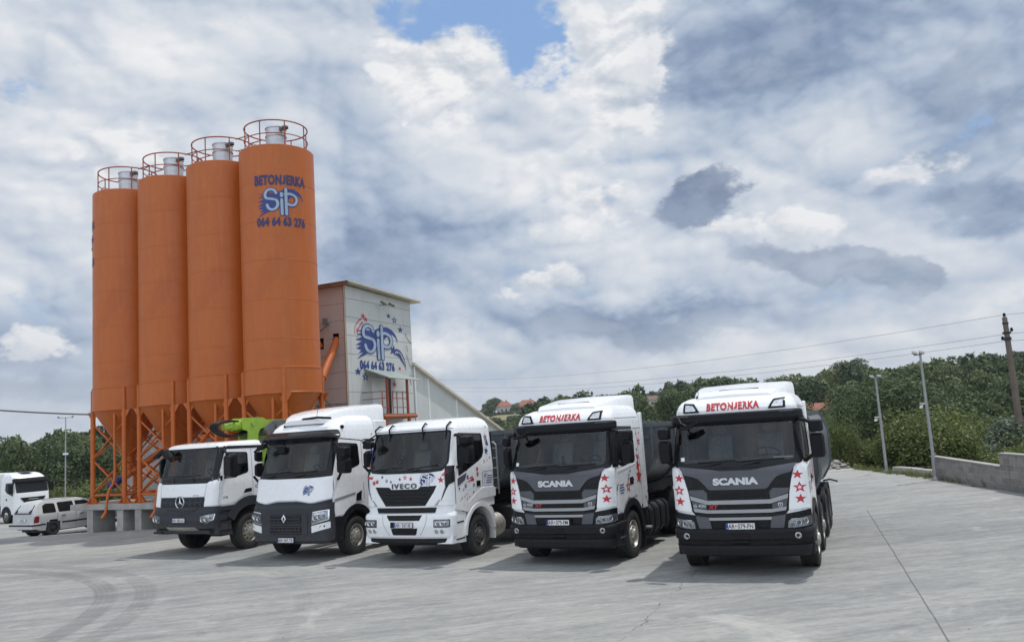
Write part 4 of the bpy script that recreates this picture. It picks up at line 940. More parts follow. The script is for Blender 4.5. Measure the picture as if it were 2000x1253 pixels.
q = MB(); q.tube([wp(2.85, 4.75, 0.04), wp(2.85, 4.75, 0.09), wp(2.75, 4.75, 0.09)], 0.015, 6); q.build('handle', GUNM, do, 40)
bc = empty('balcony', (0, 0, 0), 0, parent=B)
q = MB(); 
P = [(0.9, 0.0), (4.4, 0.0), (3.7, 1.15), (0.9, 1.15)]
q.add([tuple(wp(s, 3.88, o)) for s, o in P]+[tuple(wp(s, 3.84, o)) for s, o in P], [(0, 3, 2, 1), (4, 5, 6, 7), (3, 7, 6, 2), (2, 6, 5, 1), (0, 4, 7, 3)]); q.build('deck', GUNM, bc, 0)
q = MB()
for a, b_ in (((0.9, 1.15), (3.7, 1.15)), ((0.9, 0.1), (0.9, 1.15)), ((3.7, 1.15), (4.4, 0.0))): q.tube([wp(a[0], 3.76, a[1]), wp(b_[0], 3.76, b_[1])], 0.085, 4)
for s in (1.2, 3.1): q.tube([wp(s, 0, 1.1), wp(s, 3.7, 1.1)], 0.08, 8)
q.build('deck_beam', ORANGED, bc, 0)
q = MB()
for s in (1.36, 3.05):
    q = MB(); q.tube([wp(s, 3.88, 1.1), wp(s, 5.46, 1.1)], 0.062, 8); q.build('canopy_post', RAILRED, bc, 0)
q = MB()
for z in (4.85, 4.55, 4.15): q.tube([wp(0.92, z, 0.1), wp(0.92, z, 1.12), wp(1.36, z, 1.12)], 0.02, 6); q.tube([wp(1.75, z, 1.12), wp(3.05, z, 1.12)], 0.02, 6)
for s in (0.92, 1.75, 2.1, 2.6): q.tube([wp(s, 3.88, 1.12), wp(s, 4.86, 1.12)], 0.022, 6)
q.build('balcony_rail', RAILRED, bc, 40)
# sloping conveyor gallery behind the tower
gz = lambda s: 6.36-0.3545*(s-5.45)
q = MB(); s_ = [5.52, 7.05, 10.0, 13.0, 16.0, 19.0, 22.9]
for i in range(len(s_)-1):
    a, b_ = s_[i], s_[i+1]; V, T = poly2([(a+0.01, 0), (b_-0.01, 0), (b_-0.01, max(gz(b_), 0.1)), (a+0.01, gz(a))]); q.geo(V, T, Fs, -0.06, -0.12, 0)
quad(q, [wp(5.5, 0, -4), wp(5.5, 6.3, -4), wp(22.9, 0.1, -4), wp(22.9, 0, -4)]); quad(q, [wp(5.5, 0, -0.13), wp(22.9, 0, -0.13), wp(22.9, 0.1, -0.13), wp(5.5, 6.3, -0.13)])
ga = q.build('conveyor_gallery', PANEL, B, 0)
q = MB(); P = [(5.42, 0.16), (23.1, 0.16), (23.1, -4.2), (5.42, -4.2)]
q.add([tuple(wp(s, gz(s)+0.03, o)) for s, o in P]+[tuple(wp(s, gz(s)-0.10, o)) for s, o in P], [(0, 1, 2, 3), (7, 6, 5, 4), (0, 4, 5, 1), (1, 5, 6, 2), (3, 2, 6, 7), (0, 3, 7, 4)]); q.build('gallery_roof', TRIMC, ga, 0)
q = MB()
for s in (7.05, 10.0, 13.0, 16.0): V, T = poly2(rectp(s-0.07, s+0.07, 0, gz(s)-0.12)); q.geo(V, T, Fs, -0.035, -0.08, 0)
q.build('gallery_batten', WHITE2, ga, 0)
q = MB(); q.tube([wp(5.62, 0, 0.0), wp(5.62, 6.3, 0.0)], 0.06, 8); q.build('drain_pipe', WHITE2, ga, 40)
q = MB(); q.tube([wp(12.1, 4.0, 0), wp(12.1, 3.95, 0.4)], 0.02, 6); q.box(-0.1, 0.14, -0.1, 0.1, -0.05, 0.05, 0, Matrix.Translation(wp(12.1, 3.95, 0.45)) @ Matrix.Rotation(0.7, 4, 'Y')); q.build('wall_lamp', GUNM, ga, 30)
# stair rail below the silo side face
q = MB()
for dz_ in (0.0, 0.45): q.tube([Bs(1.35, 4.05+dz_, 0.7), Bs(0.1, 3.3+dz_, 0.7)], 0.022, 6)
q.tube([Bs(1.1, 4.9, 0.5), Bs(0.45, 4.2, 0.5)], 0.022, 6); q.tube([Bs(1.1, 4.9, 0.5), Bs(1.1, 4.2, 0.5)], 0.02, 6); q.build('stair_rail', GUNM, B, 40)
# screw conveyors from the cones to the tower, each with a blue motor
ends = [Bs(1.34, 7.1, -0.1), Bs(5.2, 6.2, -0.1), Bs(2.8, 6.6, -0.1), Bs(0.53, 7.22, -0.1)]
for k in range(4):
    p0 = rowpt(k*2.93+0.05, -0.05, 2.12); p1 = ends[k]; d = (p1-p0).normalized()
    e = empty('screw_conveyor', tuple(p0), 0, ('orange screw conveyor rising from the cone of the left end silo', 'orange screw conveyor rising from the cone of the second silo from the left', 'orange screw conveyor rising from the silo cone beside the lettered silo', 'orange screw conveyor pipe entering the tower wall beside the lettered silo')[k], 'screw conveyor', 'screw conveyors under the silos')
    q = MB(); q.tube([-d*0.35, p1-p0], 0.155, 18); 
    for t in (0.0, 0.33, 0.66): c = (p1-p0)*t; q.tube([c-d*0.02, c+d*0.02], 0.20, 18)
    q.tube([(0, 0, 0.0), (0, 0, 0.3)], 0.14, 12); q.build('conveyor_tube', ORANGEL, e, 40)
    q = MB(); q.tube([-d*0.36, -d*0.55, -d*0.56, -d*1.05, -d*1.06, -d*1.12], [0.12, 0.12, 0.17, 0.17, 0.13, 0.13], 14); q.box(-0.1, 0.1, -0.1, 0.1, 0, 0.2, 0, Matrix.Translation(-d*0.8)); q.build('motor', BLUEM, e, 40)
# heap of pale spilled cement behind the slab

# ------------------------------------------------------------------ vehicles: shared builders
class Cab:
    """surface of a lorry cab: levels = (z, front y, half width); local x right, y rearward, z up"""
    def __init__(s, levels, L, rc=0.22, bow=0.06):
        s.Z = [l[0] for l in levels]; s.Y = [l[1] for l in levels]; s.Wd = [l[2] for l in levels]; s.L = L; s.rc = rc; s.bow = bow
    def yf(s, z): return interp(z, s.Z, s.Y)
    def w(s, z): return interp(z, s.Z, s.Wd)
    def _y(s, x, z):
        W = s.w(z); a = min(abs(x), W); t = min(max((a-(W-s.rc))/s.rc, 0), 0.985)
        return s.yf(z) + s.bow*(a/W)**2 + s.rc*(1-sqrt(1-t*t))
    def front(s, x, z, off=0.0):
        e = 0.012; y = s._y(x, z)
        gx = (s._y(x+e, z)-s._y(x-e, z))/(2*e); gz = (s._y(x, z+e)-s._y(x, z-e))/(2*e)
        if abs(x) < 1e-6: gx = 0
        n = Vector((gx, -1, gz)).normalized(); return Vector((x, y, z)) + n*off
    def side(s, sg=1):
        def fn(y, z, off=0.0):
            W = s.w(z); yc = s.yf(z)+s.bow+s.rc; t = min(max((yc-y)/s.rc, 0), 0.985)
            x = W - s.rc + s.rc*sqrt(1-t*t); n = Vector((sqrt(1-t*t), -t, (s.w(z-0.02)-s.w(z+0.02))/0.04)).normalized()
            p = Vector((x, y, z)) + n*off
            return Vector((p.x*sg, p.y, p.z))
        return fn
    def roof(s, z0):
        pass
    def shell(s, mb, z0, z1, holesF=(), holesS=(), m=0, inset=0.0, dz=0.04, cap=True, L=None):
        L = L or s.L; N = max(2, int(round((z1-z0)/dz))); zs = sorted(set([z0+(z1-z0)*i/N for i in range(N+1)]+[z for z in s.Z if z0 < z < z1]))
        def outline(z):
            W = s.w(z)-inset; yf = s.yf(z)+inset; rc = min(s.rc, W*0.9); H = []
            nf = 26; 
            for i in range(nf+1):
                x = (W-rc)*i/nf; H.append((x, yf+s.bow*(x/W)**2, 'f'))
            for i in range(1, 9):
                a = pi/2*i/8; x = W-rc+rc*sin(a); H.append((x, yf+s.bow*(min(x, W)/W)**2+rc*(1-cos(a)), 'c'))
            yb = H[-1][1]; LL = L-inset; rr = 0.06; ns = 44
            for i in range(1, ns+1): H.append((W, yb+(LL-rr-yb)*i/ns, 's'))
            H.append((W-rr*0.3, LL-rr*0.3, 'r')); H.append((W-rr, LL, 'r'))
            for i in range(1, 7): H.append(((W-rr)*(1-i/6), LL, 'r'))
            return H
        rows = [outline(z) for z in zs]; n = len(rows[0])
        def inside(P, x, y):
            c = False; j = len(P)-1
            for i in range(len(P)):
                if (P[i][1] > y) != (P[j][1] > y) and x < (P[j][0]-P[i][0])*(y-P[i][1])/(P[j][1]-P[i][1])+P[i][0]: c = not c
                j = i
            return c
        for sg in (1, -1):
            V = [(x*sg, y, zs[i]) for i, r in enumerate(rows) for x, y, k in r]; F = []
            for i in range(len(zs)-1):
                for k in range(n-1):
                    kind = rows[i][k+1][2]; zc = (zs[i]+zs[i+1])/2; xc = (rows[i][k][0]+rows[i][k+1][0])/2; yc = (rows[i][k][1]+rows[i][k+1][1])/2
                    if kind in 'fc' and any(inside(h, xc, zc) or inside(h, -xc, zc) for h in holesF): continue
                    if kind in 'cs' and any(inside(h, yc, zc) for h in holesS): continue
                    q = (i*n+k, i*n+k+1, (i+1)*n+k+1, (i+1)*n+k); F.append(q if sg > 0 else tuple(reversed(q)))
            if cap:
                b = (len(zs)-1)*n; c = len(V); V.append((0, (rows[-1][0][1]+L)/2, zs[-1]+0.005))
                for k in range(n-1): F.append((b+k, b+k+1, c) if sg > 0 else (b+k+1, b+k, c))
            mb.add(V, F, m)

def panel(mb, fn, P, out, rim=0.0, m=0, ru=0.08, rv=0.12, rnd=0.0, inv=False):
    P = roundpoly(P, rnd) if rnd else list(P)
    V, T = poly2(P, ru=ru, rv=rv); mb.geo(V, T, fn, out, rim, m, inv)
def ringp(mb, fn, A, B, out, rim, m=0, ru=0.08, rv=0.12, inv=False):
    V, T = poly2(list(A), list(reversed(B)), ru=ru, rv=rv); mb.geo(V, T, fn, out, rim, m, inv)
def decal(mb, fn, VT, off, m=0, ru=0.08, inv=False):
    V, T = refine(VT[0], VT[1], ru, 0.15) if ru else VT; mb.geo(V, T, fn, off, None, m, inv)

_WH = {}
def wheel(root, x, y, sg, R=0.5, width=0.30, kind='front', rim=None, z=None):
    """wheel > tyre, rim; outer face towards sg"""
    rim = rim or STEELRIM; key = (R, width, kind, rim.name)
    if key not in _WH:
        w = width/2; k = R/0.5; t = MB()
        pr = [(0.283*k, w*0.80), (0.30*k, w*0.93), (0.34*k, w*1.02), (0.39*k, w*1.06), (0.435*k, w*1.04), (0.468*k, w*0.98), (0.490*k, w*0.90), (0.5*k, w*0.76)]
        for gq in (0.52, 0.18): pr += [(0.5*k, w*(gq+0.07)), (0.485*k, w*(gq+0.05)), (0.485*k, w*(gq-0.05)), (0.5*k, w*(gq-0.07))]
        pr = pr + [(r, -h) for r, h in reversed(pr)]
        t.lathe(pr, 64, (0, 0, 0), (1, 0, 0))
        # shoulder blocks of the tread
        for i in range(48):
            a = 2*pi*i/48; M = Matrix.Rotation(a, 4, 'X')
            for q in (-1, 1): t.box(q*w*0.80-0.018, q*w*0.80+0.018, -0.018*k, 0.018*k, 0.486*k, 0.503*k, 0, M)
        q = MB(); c = (0, 0, 0); ax = (1, 0, 0)
        if kind == 'front': hub = [(0.298*k, w*0.84), (0.292*k, w*0.96), (0.283*k, w*0.97), (0.272*k, w*0.80), (0.262*k, w*0.55)]; disc = lambda r: w*0.50 + (0.262*k-r)/(0.10*k)*0.060*k if r > 0.162*k else w*0.50+0.060*k
        else: hub = [(0.298*k, w*0.84), (0.292*k, w*0.96), (0.283*k, w*0.97), (0.272*k, w*0.80), (0.264*k, w*0.10), (0.262*k, -w*0.45)]; disc = lambda r: -w*0.5 - (0.262*k-r)/(0.10*k)*0.02*k if r > 0.162*k else -w*0.5-0.02*k
        q.lathe(hub, 48, c, ax)
        circ = lambda r, n, cx=0, cy=0: [(cx+r*cos(2*pi*i/n), cy+r*sin(2*pi*i/n)) for i in range(n)]
        loops = [circ(0.262*k, 40)] + [list(reversed(circ(0.026*k, 10, 0.214*k*cos(2*pi*i/10), 0.214*k*sin(2*pi*i/10)))) for i in range(10)] + [list(reversed(circ(0.165*k, 30)))]
        V, T = poly2(*loops); q.geo(V, T, lambda u, v, o: Vector((disc(hypot(u, v))+o, u, v)), 0.0, -0.012)
        d0 = disc(0.1*k)
        q.lathe([(0.168*k, d0-0.012), (0.168*k, d0), (0.118*k, d0), (0.112*k, d0+0.030*k), (0.104*k, d0+0.055*k), (0.06*k, d0+0.066*k), (0.0, d0+0.068*k)], 32, c, ax)
        for i in range(10):
            a = 2*pi*(i+0.5)/10; q.lathe([(0.015*k, d0-0.002), (0.015*k, d0+0.026*k), (0.009*k, d0+0.034*k), (0, d0+0.034*k)], 6, (0, 0.143*k*cos(a), 0.143*k*sin(a)), ax)
        bk = MB(); bk.lathe([(0.26*k, -w*0.3), (0.0, -w*0.3)] if kind == 'front' else [(0.26*k, -w*0.8), (0.0, -w*0.8)], 24, c, ax)
        e = empty('wheel'); t.build('tyre', RUBBER, e, 40)
        ro = q.build('rim', rim, e, 40); bk.build('brake_drum', CHASSIS, e, 40)
        _WH[key] = (e, [False])
    e, used = _WH[key]
    if used[0]: e = copy_tree(e)
    used[0] = True
    e.parent = root; e.location = (x, y, z if z is not None else R); e.rotation_euler = (random.uniform(0, 1.2), 0, 0) if sg > 0 else (random.uniform(0, 1.2), 0, pi)
    return e

def plate(root, body, y, z, x=0.0, mat_y=None, cab=None, tilt=0.0):
    mb = MB(); fn = lambda u, v, o: Vector((x+u, y-o+v*tilt, z+v))
    panel(mb, fn, roundpoly(rectp(-0.265, 0.265, -0.062, 0.062), 0.012), 0.006, -0.012, 1, None, None)
    panel(mb, fn, roundpoly(rectp(-0.256, 0.256, -0.053, 0.053), 0.008), 0.0075, None, 0, None, None)
    panel(mb, fn, rectp(-0.256, -0.216, -0.053, 0.053), 0.009, None, 2, None, None)
    V, T = text2(body[0], 0.078, 0.82, 0.012); mb.geo(*shift((V, T), -0.155, -0.039), fn, 0.0095, None, 1)
    V, T = text2(body[1], 0.078, 0.82, 0.012); mb.geo(*shift((V, T), 0.095, -0.039), fn, 0.0095, None, 1)
    mb.geo(*poly2([(-0.088, 0.02), (-0.065, 0.02), (-0.065, -0.005), (-0.0765, -0.02), (-0.088, -0.005)]), fn, 0.0095, None, 3)
    mb.geo(*shift(text2('SRB', 0.016, 0.9), -0.236, -0.044), fn, 0.0105, None, 0)
    return mb.build('number_plate', [PLATEW, BLACKT, PLATEB, RED], root, 0)

def interior(root, cab, zf, yd, zt, W=1.08, L=None, wheel_x=0.5):
    """dashboard, two seats and a steering wheel behind the glass"""
    L = L or cab.L; mb = MB()
    mb.box(-W, W, yd-0.35, L-0.1, zf-0.04, zf); mb.box(-W, W, L-0.12, L-0.08, zf, zt)
    mb.build('cab_floor', DARKIN, root, 0)
    d = MB(); P = [(yd-0.42, zf+0.30), (yd-0.36, zf+0.66), (yd-0.14, zf+0.70), (yd+0.06, zf+0.62), (yd+0.10, zf+0.42), (yd-0.02, zf+0.05), (yd-0.42, zf+0.05)]
    d.prism(P, lambda u, v, k: Vector((k, u, v)), -W+0.02, W-0.02); d.build('dashboard', DARKIN, root, 30, 0.02)
    for sx in (-wheel_x, wheel_x):
        q = MB(); q.box(sx-0.25, sx+0.25, yd+0.42, yd+0.92, zf+0.32, zf+0.46); q.box(sx-0.15, sx+0.15, yd+0.5, yd+0.85, zf, zf+0.32)
        q.prism([(yd+0.86, zf+0.42), (yd+1.00, zf+0.44), (yd+1.14, zf+1.10), (yd+1.04, zf+1.12)], lambda u, v, k: Vector((k, u, v)), sx-0.24, sx+0.24)
        q.prism([(yd+1.04, zf+1.13), (yd+1.14, zf+1.13), (yd+1.18, zf+1.34), (yd+1.09, zf+1.34)], lambda u, v, k: Vector((k, u, v)), sx-0.13, sx+0.13)
        q.build('seat', SEATM, root, 30, 0.04)
    sw = MB(); c = Vector((wheel_x, yd+0.22, zf+0.74)); ax = Vector((0, 0.55, 0.83)).normalized(); a = Vector((1, 0, 0)); b = ax.cross(a)
    sw.tube([c+a*0.23*cos(t*pi/12)+b*0.23*sin(t*pi/12) for t in range(25)], 0.016, 6)
    for t in (0.3, pi-0.3, -pi/2): sw.tube([c-ax*0.02, c+a*0.22*cos(t)+b*0.22*sin(t)], 0.014, 5)
    sw.tube([c-ax*0.35, c], 0.035, 8); sw.build('steering_wheel', BLACKP, root, 40)

def wiper(root, pts, blade):
    mb = MB(); mb.tube(pts, 0.011, 5); mb.tube(blade, 0.013, 5); return mb.build('wiper', BLACKT, root, 40)

def mirror_pod(root, x0, x1, y0, y1, z0, z1, split=None, arm=None, sg=1, ribs=False, mt=None, taper=0.05):
    mb = MB(); segs = [(z0, z1)] if not split else [(z0, split-0.015), (split+0.015, z1)]
    for a, b in segs:
        h = b-a; P = roundpoly([(x0, a), (x1-taper*0.6, a), (x1, a+h*0.15), (x1, b-h*0.12), (x1-taper*0.5, b), (x0, b)], 0.05)
        n = 5; V = []; F = []
        rows = []
        for i in range(n+1):
            t = i/n; sc = 0.78+0.22*smooth(0, 0.5, t); cx = (x0+x1)/2; cz = (a+b)/2
            rows.append([(sg*(cx+(u-cx)*sc), y0+(y1-y0)*t, cz+(v-cz)*sc) for u, v in P])
        N = len(P); V = [p for r in rows for p in r]
        for i in range(n):
            for k in range(N):
                q = (i*N+k, i*N+(k+1) % N, (i+1)*N+(k+1) % N, (i+1)*N+k); F.append(q if sg > 0 else tuple(reversed(q)))
        f0 = tuple(range(N-1, -1, -1)); f1 = tuple(n*N+k for k in range(N)); F += [f0, f1] if sg > 0 else [tuple(reversed(f0)), tuple(reversed(f1))]
        mb.add(V, F, 0)
        cx = (x0+x1)/2; mb.box(min(sg*(x0+0.03), sg*(x1-0.03)), max(sg*(x0+0.03), sg*(x1-0.03)), y1, y1+0.004, a+0.03, b-0.03, 1)
        if ribs:
            k = a+0.08
            while k < b-0.05:
                mb.box(min(sg*(x0+0.05), sg*(x1-0.035)), max(sg*(x0+0.05), sg*(x1-0.035)), y0-0.006, y0+0.05, k, k+0.022, 0); k += 0.075
    if arm:
        for A in arm: mb.tube([(sg*p[0], p[1], p[2]) for p in A], 0.035, 8, 0)
    return mb.build('mirror', [mt or BLACKP, CHROME], root, 40)

def fog(root, fn, x, z, r=0.05):
    mb = MB(); c = fn(x, z, 0.0); n = (fn(x, z, 0.02)-c).normalized()
    mb.lathe([(r*1.15, -0.01), (r*1.15, 0.014), (r, 0.018), (r*0.96, 0.002), (0, -0.004)], 20, c, n, 0)
    mb.lathe([(r*0.98, 0.010), (r*0.6, 0.016), (0, 0.018)], 20, c, n, 1)
    return mb.build('fog_light', [LAMPIN, LENS], root, 40)

def headlight(root, fn, P, lens_pts, housing=None, hm=None, hout=0.012, lout=0.03, inv=False, rnd=0.02):
    """housing + reflectors + clear lens"""
    mb = MB()
    if housing: panel(mb, fn, housing, hout, -0.03, 0, 0.06, 0.08, rnd, inv)
    panel(mb, fn, P, hout+0.004, None, 3, 0.06, 0.08, rnd, inv)
    for (u, v, r, kind) in lens_pts:
        c = fn(u, v, hout+0.006); n = (fn(u, v, hout+0.03)-c).normalized()
        mb.lathe([(r, 0.016), (r*0.93, 0.018), (r*0.7, 0.006), (r*0.45, 0.000)], 18, c, n, 1)
        mb.lathe([(r*0.5, 0.0), (r*0.42, 0.012), (r*0.2, 0.018), (0, 0.02)], 14, c, n, 2)
    us = [p[0] for p in P]; vs = [p[1] for p in P]; uc, vc = sum(us)/len(us), sum(vs)/len(vs)
    for q in (0.80, 0.70): panel(mb, fn, [(uc+(u-uc)*q, vc+(v-vc)*0.10+(max(vs)-vc)*(1.05-q)*1.9-0.01) for u, v in P], hout+0.012, None, 1, 0.06, None, 0, inv)
    o = mb.build('headlight', [hm or GLOSSBLK, LAMPIN, LENS, LAMPBOWL], root, 40)
    l = MB(); panel(l, fn, P, lout, hout+0.004, 0, 0.06, 0.08, rnd, inv); l.build('lens', LENS, o, 40)
    return o

def chassis(root, y0, y1, axles, hw=0.42, z=0.82):
    mb = MB()
    for sx in (-1, 1): mb.box(sx*hw-0.05, sx*hw+0.05, y0, y1, z-0.12, z+0.14)
    y = y0+0.6
    while y < y1: mb.box(-hw, hw, y-0.04, y+0.04, z-0.1, z+0.1); y += 0.9
    for a in axles: mb.tube([(-0.95, a, 0.5), (0.95, a, 0.5)], 0.085, 10); mb.box(-0.22, 0.22, a-0.2, a+0.2, 0.36, 0.66)
    return mb.build('chassis_frame', CHASSIS, root, 30)

def mudguard(root, x0, x1, yc, zc, r, a0, a1, mt=None, flap=None, th=0.012):
    mb = MB(); n = 18; V = []; F = []
    for i in range(n+1):
        a = radians(a0+(a1-a0)*i/n)
        for x in (x0, x1):
            for q in (r, r+th): V.append((x, yc-q*cos(a), zc+q*sin(a)))
    for i in range(n):
        b = i*4; c = b+4
        F += [(b, b+2, c+2, c), (b+1, c+1, c+3, b+3), (b, c, c+1, b+1), (b+2, b+3, c+3, c+2)]
    mb.add(V, F)
    if flap: mb.box(x0, x1, flap[0], flap[0]+0.012, flap[1], flap[2])
    return mb.build('mudguard', mt or BLACKP, root, 40)

def tipper_body(root, y0, y1, zt, zb, hw=1.24, flat=False, rake=0.0, name='tipper_body', ribs=True, prof=None):
    """half pipe steel body, open at the top, with a raked front wall, rim rail and end frames"""
    if prof is None:
        prof = [(hw, zt), (hw, zt-0.25), (hw, zt-0.55)]; n = 10; rz = (zt-0.55)-zb
        for i in range(1, n+1):
            a = pi/2*i/n; prof.append((hw*(0.32+0.68*cos(a)) if i < n else hw*0.30, zt-0.55-rz*sin(a)))
    rw = prof[0][0]
    outer = prof + [(-x, z) for x, z in reversed(prof)]
    t = 0.03; inner = [(x*(1-t/hw), z if i in (0, len(outer)-1) else z+t*(1 if z < zt-0.6 else 0)) for i, (x, z) in enumerate(outer)]
    mb = MB(); N = len(outer); ys = [y0, y1]
    V = [(x, y0+rake*(zt-z), z) for x, z in outer] + [(x, y1, z) for x, z in outer] + [(x, y0+rake*(zt-z)+t, z) for x, z in inner] + [(x, y1-t, z) for x, z in inner]
    F = []
    for i in range(N-1):
        F += [(i, i+1, N+i+1, N+i), (2*N+i, 3*N+i, 3*N+i+1, 2*N+i+1)]
    F += [tuple(range(N-1, -1, -1)), tuple(N+i for i in range(N)), tuple(2*N+i for i in range(N)), tuple(3*N+i for i in range(N-1, -1, -1))]
    mb.add(V, F)
    o = mb.build(name, TIPPER, root, 40)
    fr = MB()
    for sx in (-1, 1):
        fr.box(sx*rw-0.035, sx*rw+0.035, y0-0.02, y1+0.02, zt-0.02, zt+0.075)
    fr.box(-rw-0.03, rw+0.03, y0-0.05, y0+0.03, zt-0.02, zt+0.075)
    for y in ([y0+0.05, y1-0.06] + ([y0+(y1-y0)*k/4 for k in (1, 2, 3)] if ribs else [])):
        for i in range(N-1):
            a, b = outer[i], outer[i+1]
            d = Vector((b[0]-a[0], 0, b[1]-a[1])); nn = Vector((-d.z, 0, d.x)).normalized()
            if nn.x*a[0]+nn.z*(a[1]-zt+0.4) < 0: nn = -nn
            q = [Vector((a[0], y, a[1])), Vector((b[0], y, b[1]))]
            VV = [p+nn*k+Vector((0, e, 0)) for p in q for k in (-0.004, 0.05) for e in (-0.035, 0.035)]
            fr.add(VV, [(0, 1, 5, 4), (2, 6, 7, 3), (0, 4, 6, 2), (1, 3, 7, 5), (0, 2, 3, 1), (4, 5, 7, 6)])
    # front wall stiffeners
    for z in (zt-0.25,): fr.box(-rw+0.02, rw-0.02, y0+rake*0.25-0.045, y0+rake*0.25+0.01, z-0.04, z+0.04)
    fr.build('body_frame', TIPPER, o, 30)
    return o

def truck_root(name, pose, label, group='trucks parked in the front row'):
    x, y, a = pose; return empty(name, (x, y, 0), -radians(a), label, 'truck', group)
POSE = dict(sc2=(3.887, 15.382, 22.81), sc1=(0.688, 17.78, 26.8), iv=(-2.795, 19.545, 27.6), re=(-5.968, 21.053, 25.67), mb=(-9.616, 23.535, 27.84))

# ------------------------------------------------------------------ the two trucks with the red starred corners
def starred_truck(key, name, label, rigid, reg):
    R = truck_root(name, POSE[key], label)
    C = Cab([(0.95, 0.07, 1.20), (1.9, 0.10, 1.205), (2.0, 0.16, 1.20), (2.75, 0.42, 1.16), (2.93, 0.46, 1.145), (3.02, 0.46, 1.13), (3.12, 0.53, 1.10), (3.20, 0.66, 1.05), (3.26, 0.90, 0.96), (3.285, 1.15, 0.88)], 2.42, 0.24, 0.07)
    F = C.front
    gl = [(-1.06, 2.05), (1.06, 2.05), (1.05, 2.77), (-1.05, 2.77)]
    glo = [(-1.165, 1.97), (1.165, 1.97), (1.14, 2.80), (-1.14, 2.80)]
    glm = [(-1.11, 2.0), (1.11, 2.0), (1.10, 2.78), (-1.10, 2.78)]
    win = roundpoly([(0.62, 2.72), (1.70, 2.72), (1.78, 2.40), (1.66, 2.10), (1.42, 2.01), (0.86, 1.96), (0.60, 2.02)], 0.08)
    winh = [(0.60, 2.74), (1.73, 2.74), (1.80, 2.40), (1.66, 2.07), (0.86, 1.93), (0.57, 2.0)]
    arch = [(1.28+0.70*cos(radians(t)), 0.5+0.72*sin(radians(t))) for t in range(180, -1, -10)]
    archh = arch + [(1.98, 0.9), (1.28, 0.6), (0.5, 0.9)]
    low = [(0.0, 0.90), (0.40, 0.90), (0.36, 1.06), (0.56, 1.00), (0.60, 0.90)]
    b = MB(); C.shell(b, 0.96, 3.285, [glm], [winh, archh]); C.shell(b, 1.5, 3.1, [glm], [winh], 1, 0.05, 0.08)
    # raised corner panels with the stars
    for sg in (1, -1):
        P = [(0.86, 1.165), (1.195, 1.20), (1.195, 1.97), (1.10, 1.955), (1.03, 1.87), (0.955, 1.72), (0.90, 1.48)]
        P = roundpoly(P, 0.04); panel(b, F, P if sg > 0 else mirror(P), 0.034, -0.005, 0, 0.05, 0.1)
    body = b.build('cab_body', [WHITE, DARKIN], R, 32)
    # roof spoiler
    sp = MB(); rows = []
    for i, y in enumerate((0.86, 0.95, 1.1, 1.4, 1.8, 2.15, 2.42, 2.55, 2.62)):
        top = interp(y, [0.86, 1.0, 1.6, 2.3, 2.62], [3.285, 3.36, 3.43, 3.52, 3.53]); wd = interp(y, [0.86, 1.2, 2.62], [0.72, 0.86, 0.98]); bot = 3.20
        pr = [(-wd, bot), (-wd*0.985, top-0.07), (-wd*0.95, top-0.02), (-wd*0.85, top), (0, top+0.02), (wd*0.85, top), (wd*0.95, top-0.02), (wd*0.985, top-0.07), (wd, bot)]
        rows.append([(x, y, z) for x, z in pr])
    n = 9; V = [p for r in rows for p in r]; Fc = [(i*n+k, i*n+k+1, (i+1)*n+k+1, (i+1)*n+k) for i in range(len(rows)-1) for k in range(n-1)]
    Fc += [tuple(range(n-1, -1, -1)), tuple((len(rows)-1)*n+k for k in range(n))]; sp.add(V, Fc)
    spo = sp.build('roof_spoiler', WHITE, R, 32)
    hs = MB(); hs.box(-0.34, 0.42, 1.18, 1.30, 3.37, 3.405); hs.build('roof_hatch_slot', BLACKP, spo, 30, 0.012)
    # side collars behind the cab doors
    for sg in (1, -1):
        q = MB(); q.box(min(sg*1.10, sg*1.175), max(sg*1.10, sg*1.175), 2.40, 2.56, 1.05, 3.10); q.build('side_fairing', WHITE, R, 30, 0.03)
    # windscreen, surround, visor
    s = MB(); ringp(s, F, roundpoly(glo, 0.08), roundpoly(gl, 0.10), 0.012, -0.02); s.build('windscreen_surround', GLOSSBLK, R, 35)
    w = MB(); panel(w, F, glo, 0.006, None, 0, 0.06, 0.1, 0.08); wo = w.build('windscreen', GLASS, R, 35)
    st = MB(); panel(st, F, rectp(-1.02, -0.95, 2.085, 2.155), 0.0085, None, 0, 0.04, None); st.build('permit_sticker', PAPER, wo, 0)
    v = MB(); Pv = roundpoly([(-1.155, 2.76), (-0.95, 2.735), (0.95, 2.735), (1.155, 2.76), (1.14, 2.955), (-1.14, 2.955)], 0.05)
    V2, T2 = poly2(Pv, ru=0.05, rv=0.05); v.geo(V2, T2, lambda x, z, o: F(x, z, 0.02+(o*smooth(2.99, 2.90, z)*smooth(2.70, 2.80, z) if o > 0 else -0.02)), 0.075, -0.01)
    vis = v.build('sun_visor', BLACKP, R, 40)
    mk = MB()
    for sx in (-1, 1): panel(mk, lambda x, z, o: F(x, z, 0.094+o), rectp(sx*0.93-0.10, sx*0.93+0.10, 2.895, 2.91), 0.004, -0.01, 0, 0.05, None)
    mk.build('marker_lamp', GREYP, vis, 0)
    interior(R, C, 1.40, 0.66, 2.9)
    pd = MB(); pd.box(0.0, 0.07, 0.40, 0.44, 2.07, 2.26); pd.box(-0.02, 0.12, 0.36, 0.5, 2.03, 2.08); pd.build('phone_holder', BLACKP, R, 30, 0.01)
    if rigid:
        pp = MB(); pp.box(0.66, 1.0, 0.33, 0.55, 2.085, 2.10); pp.build('papers', PAPER, R, 0)
    # grille: dark base, grey brow, silver bars
    gq = MB()
    base = [(-1.03, 1.965), (-0.955, 1.72), (-0.90, 1.48), (-0.86, 1.165), (-0.80, 1.09), (0.80, 1.09), (0.86, 1.165), (0.90, 1.48), (0.955, 1.72), (1.03, 1.965)]
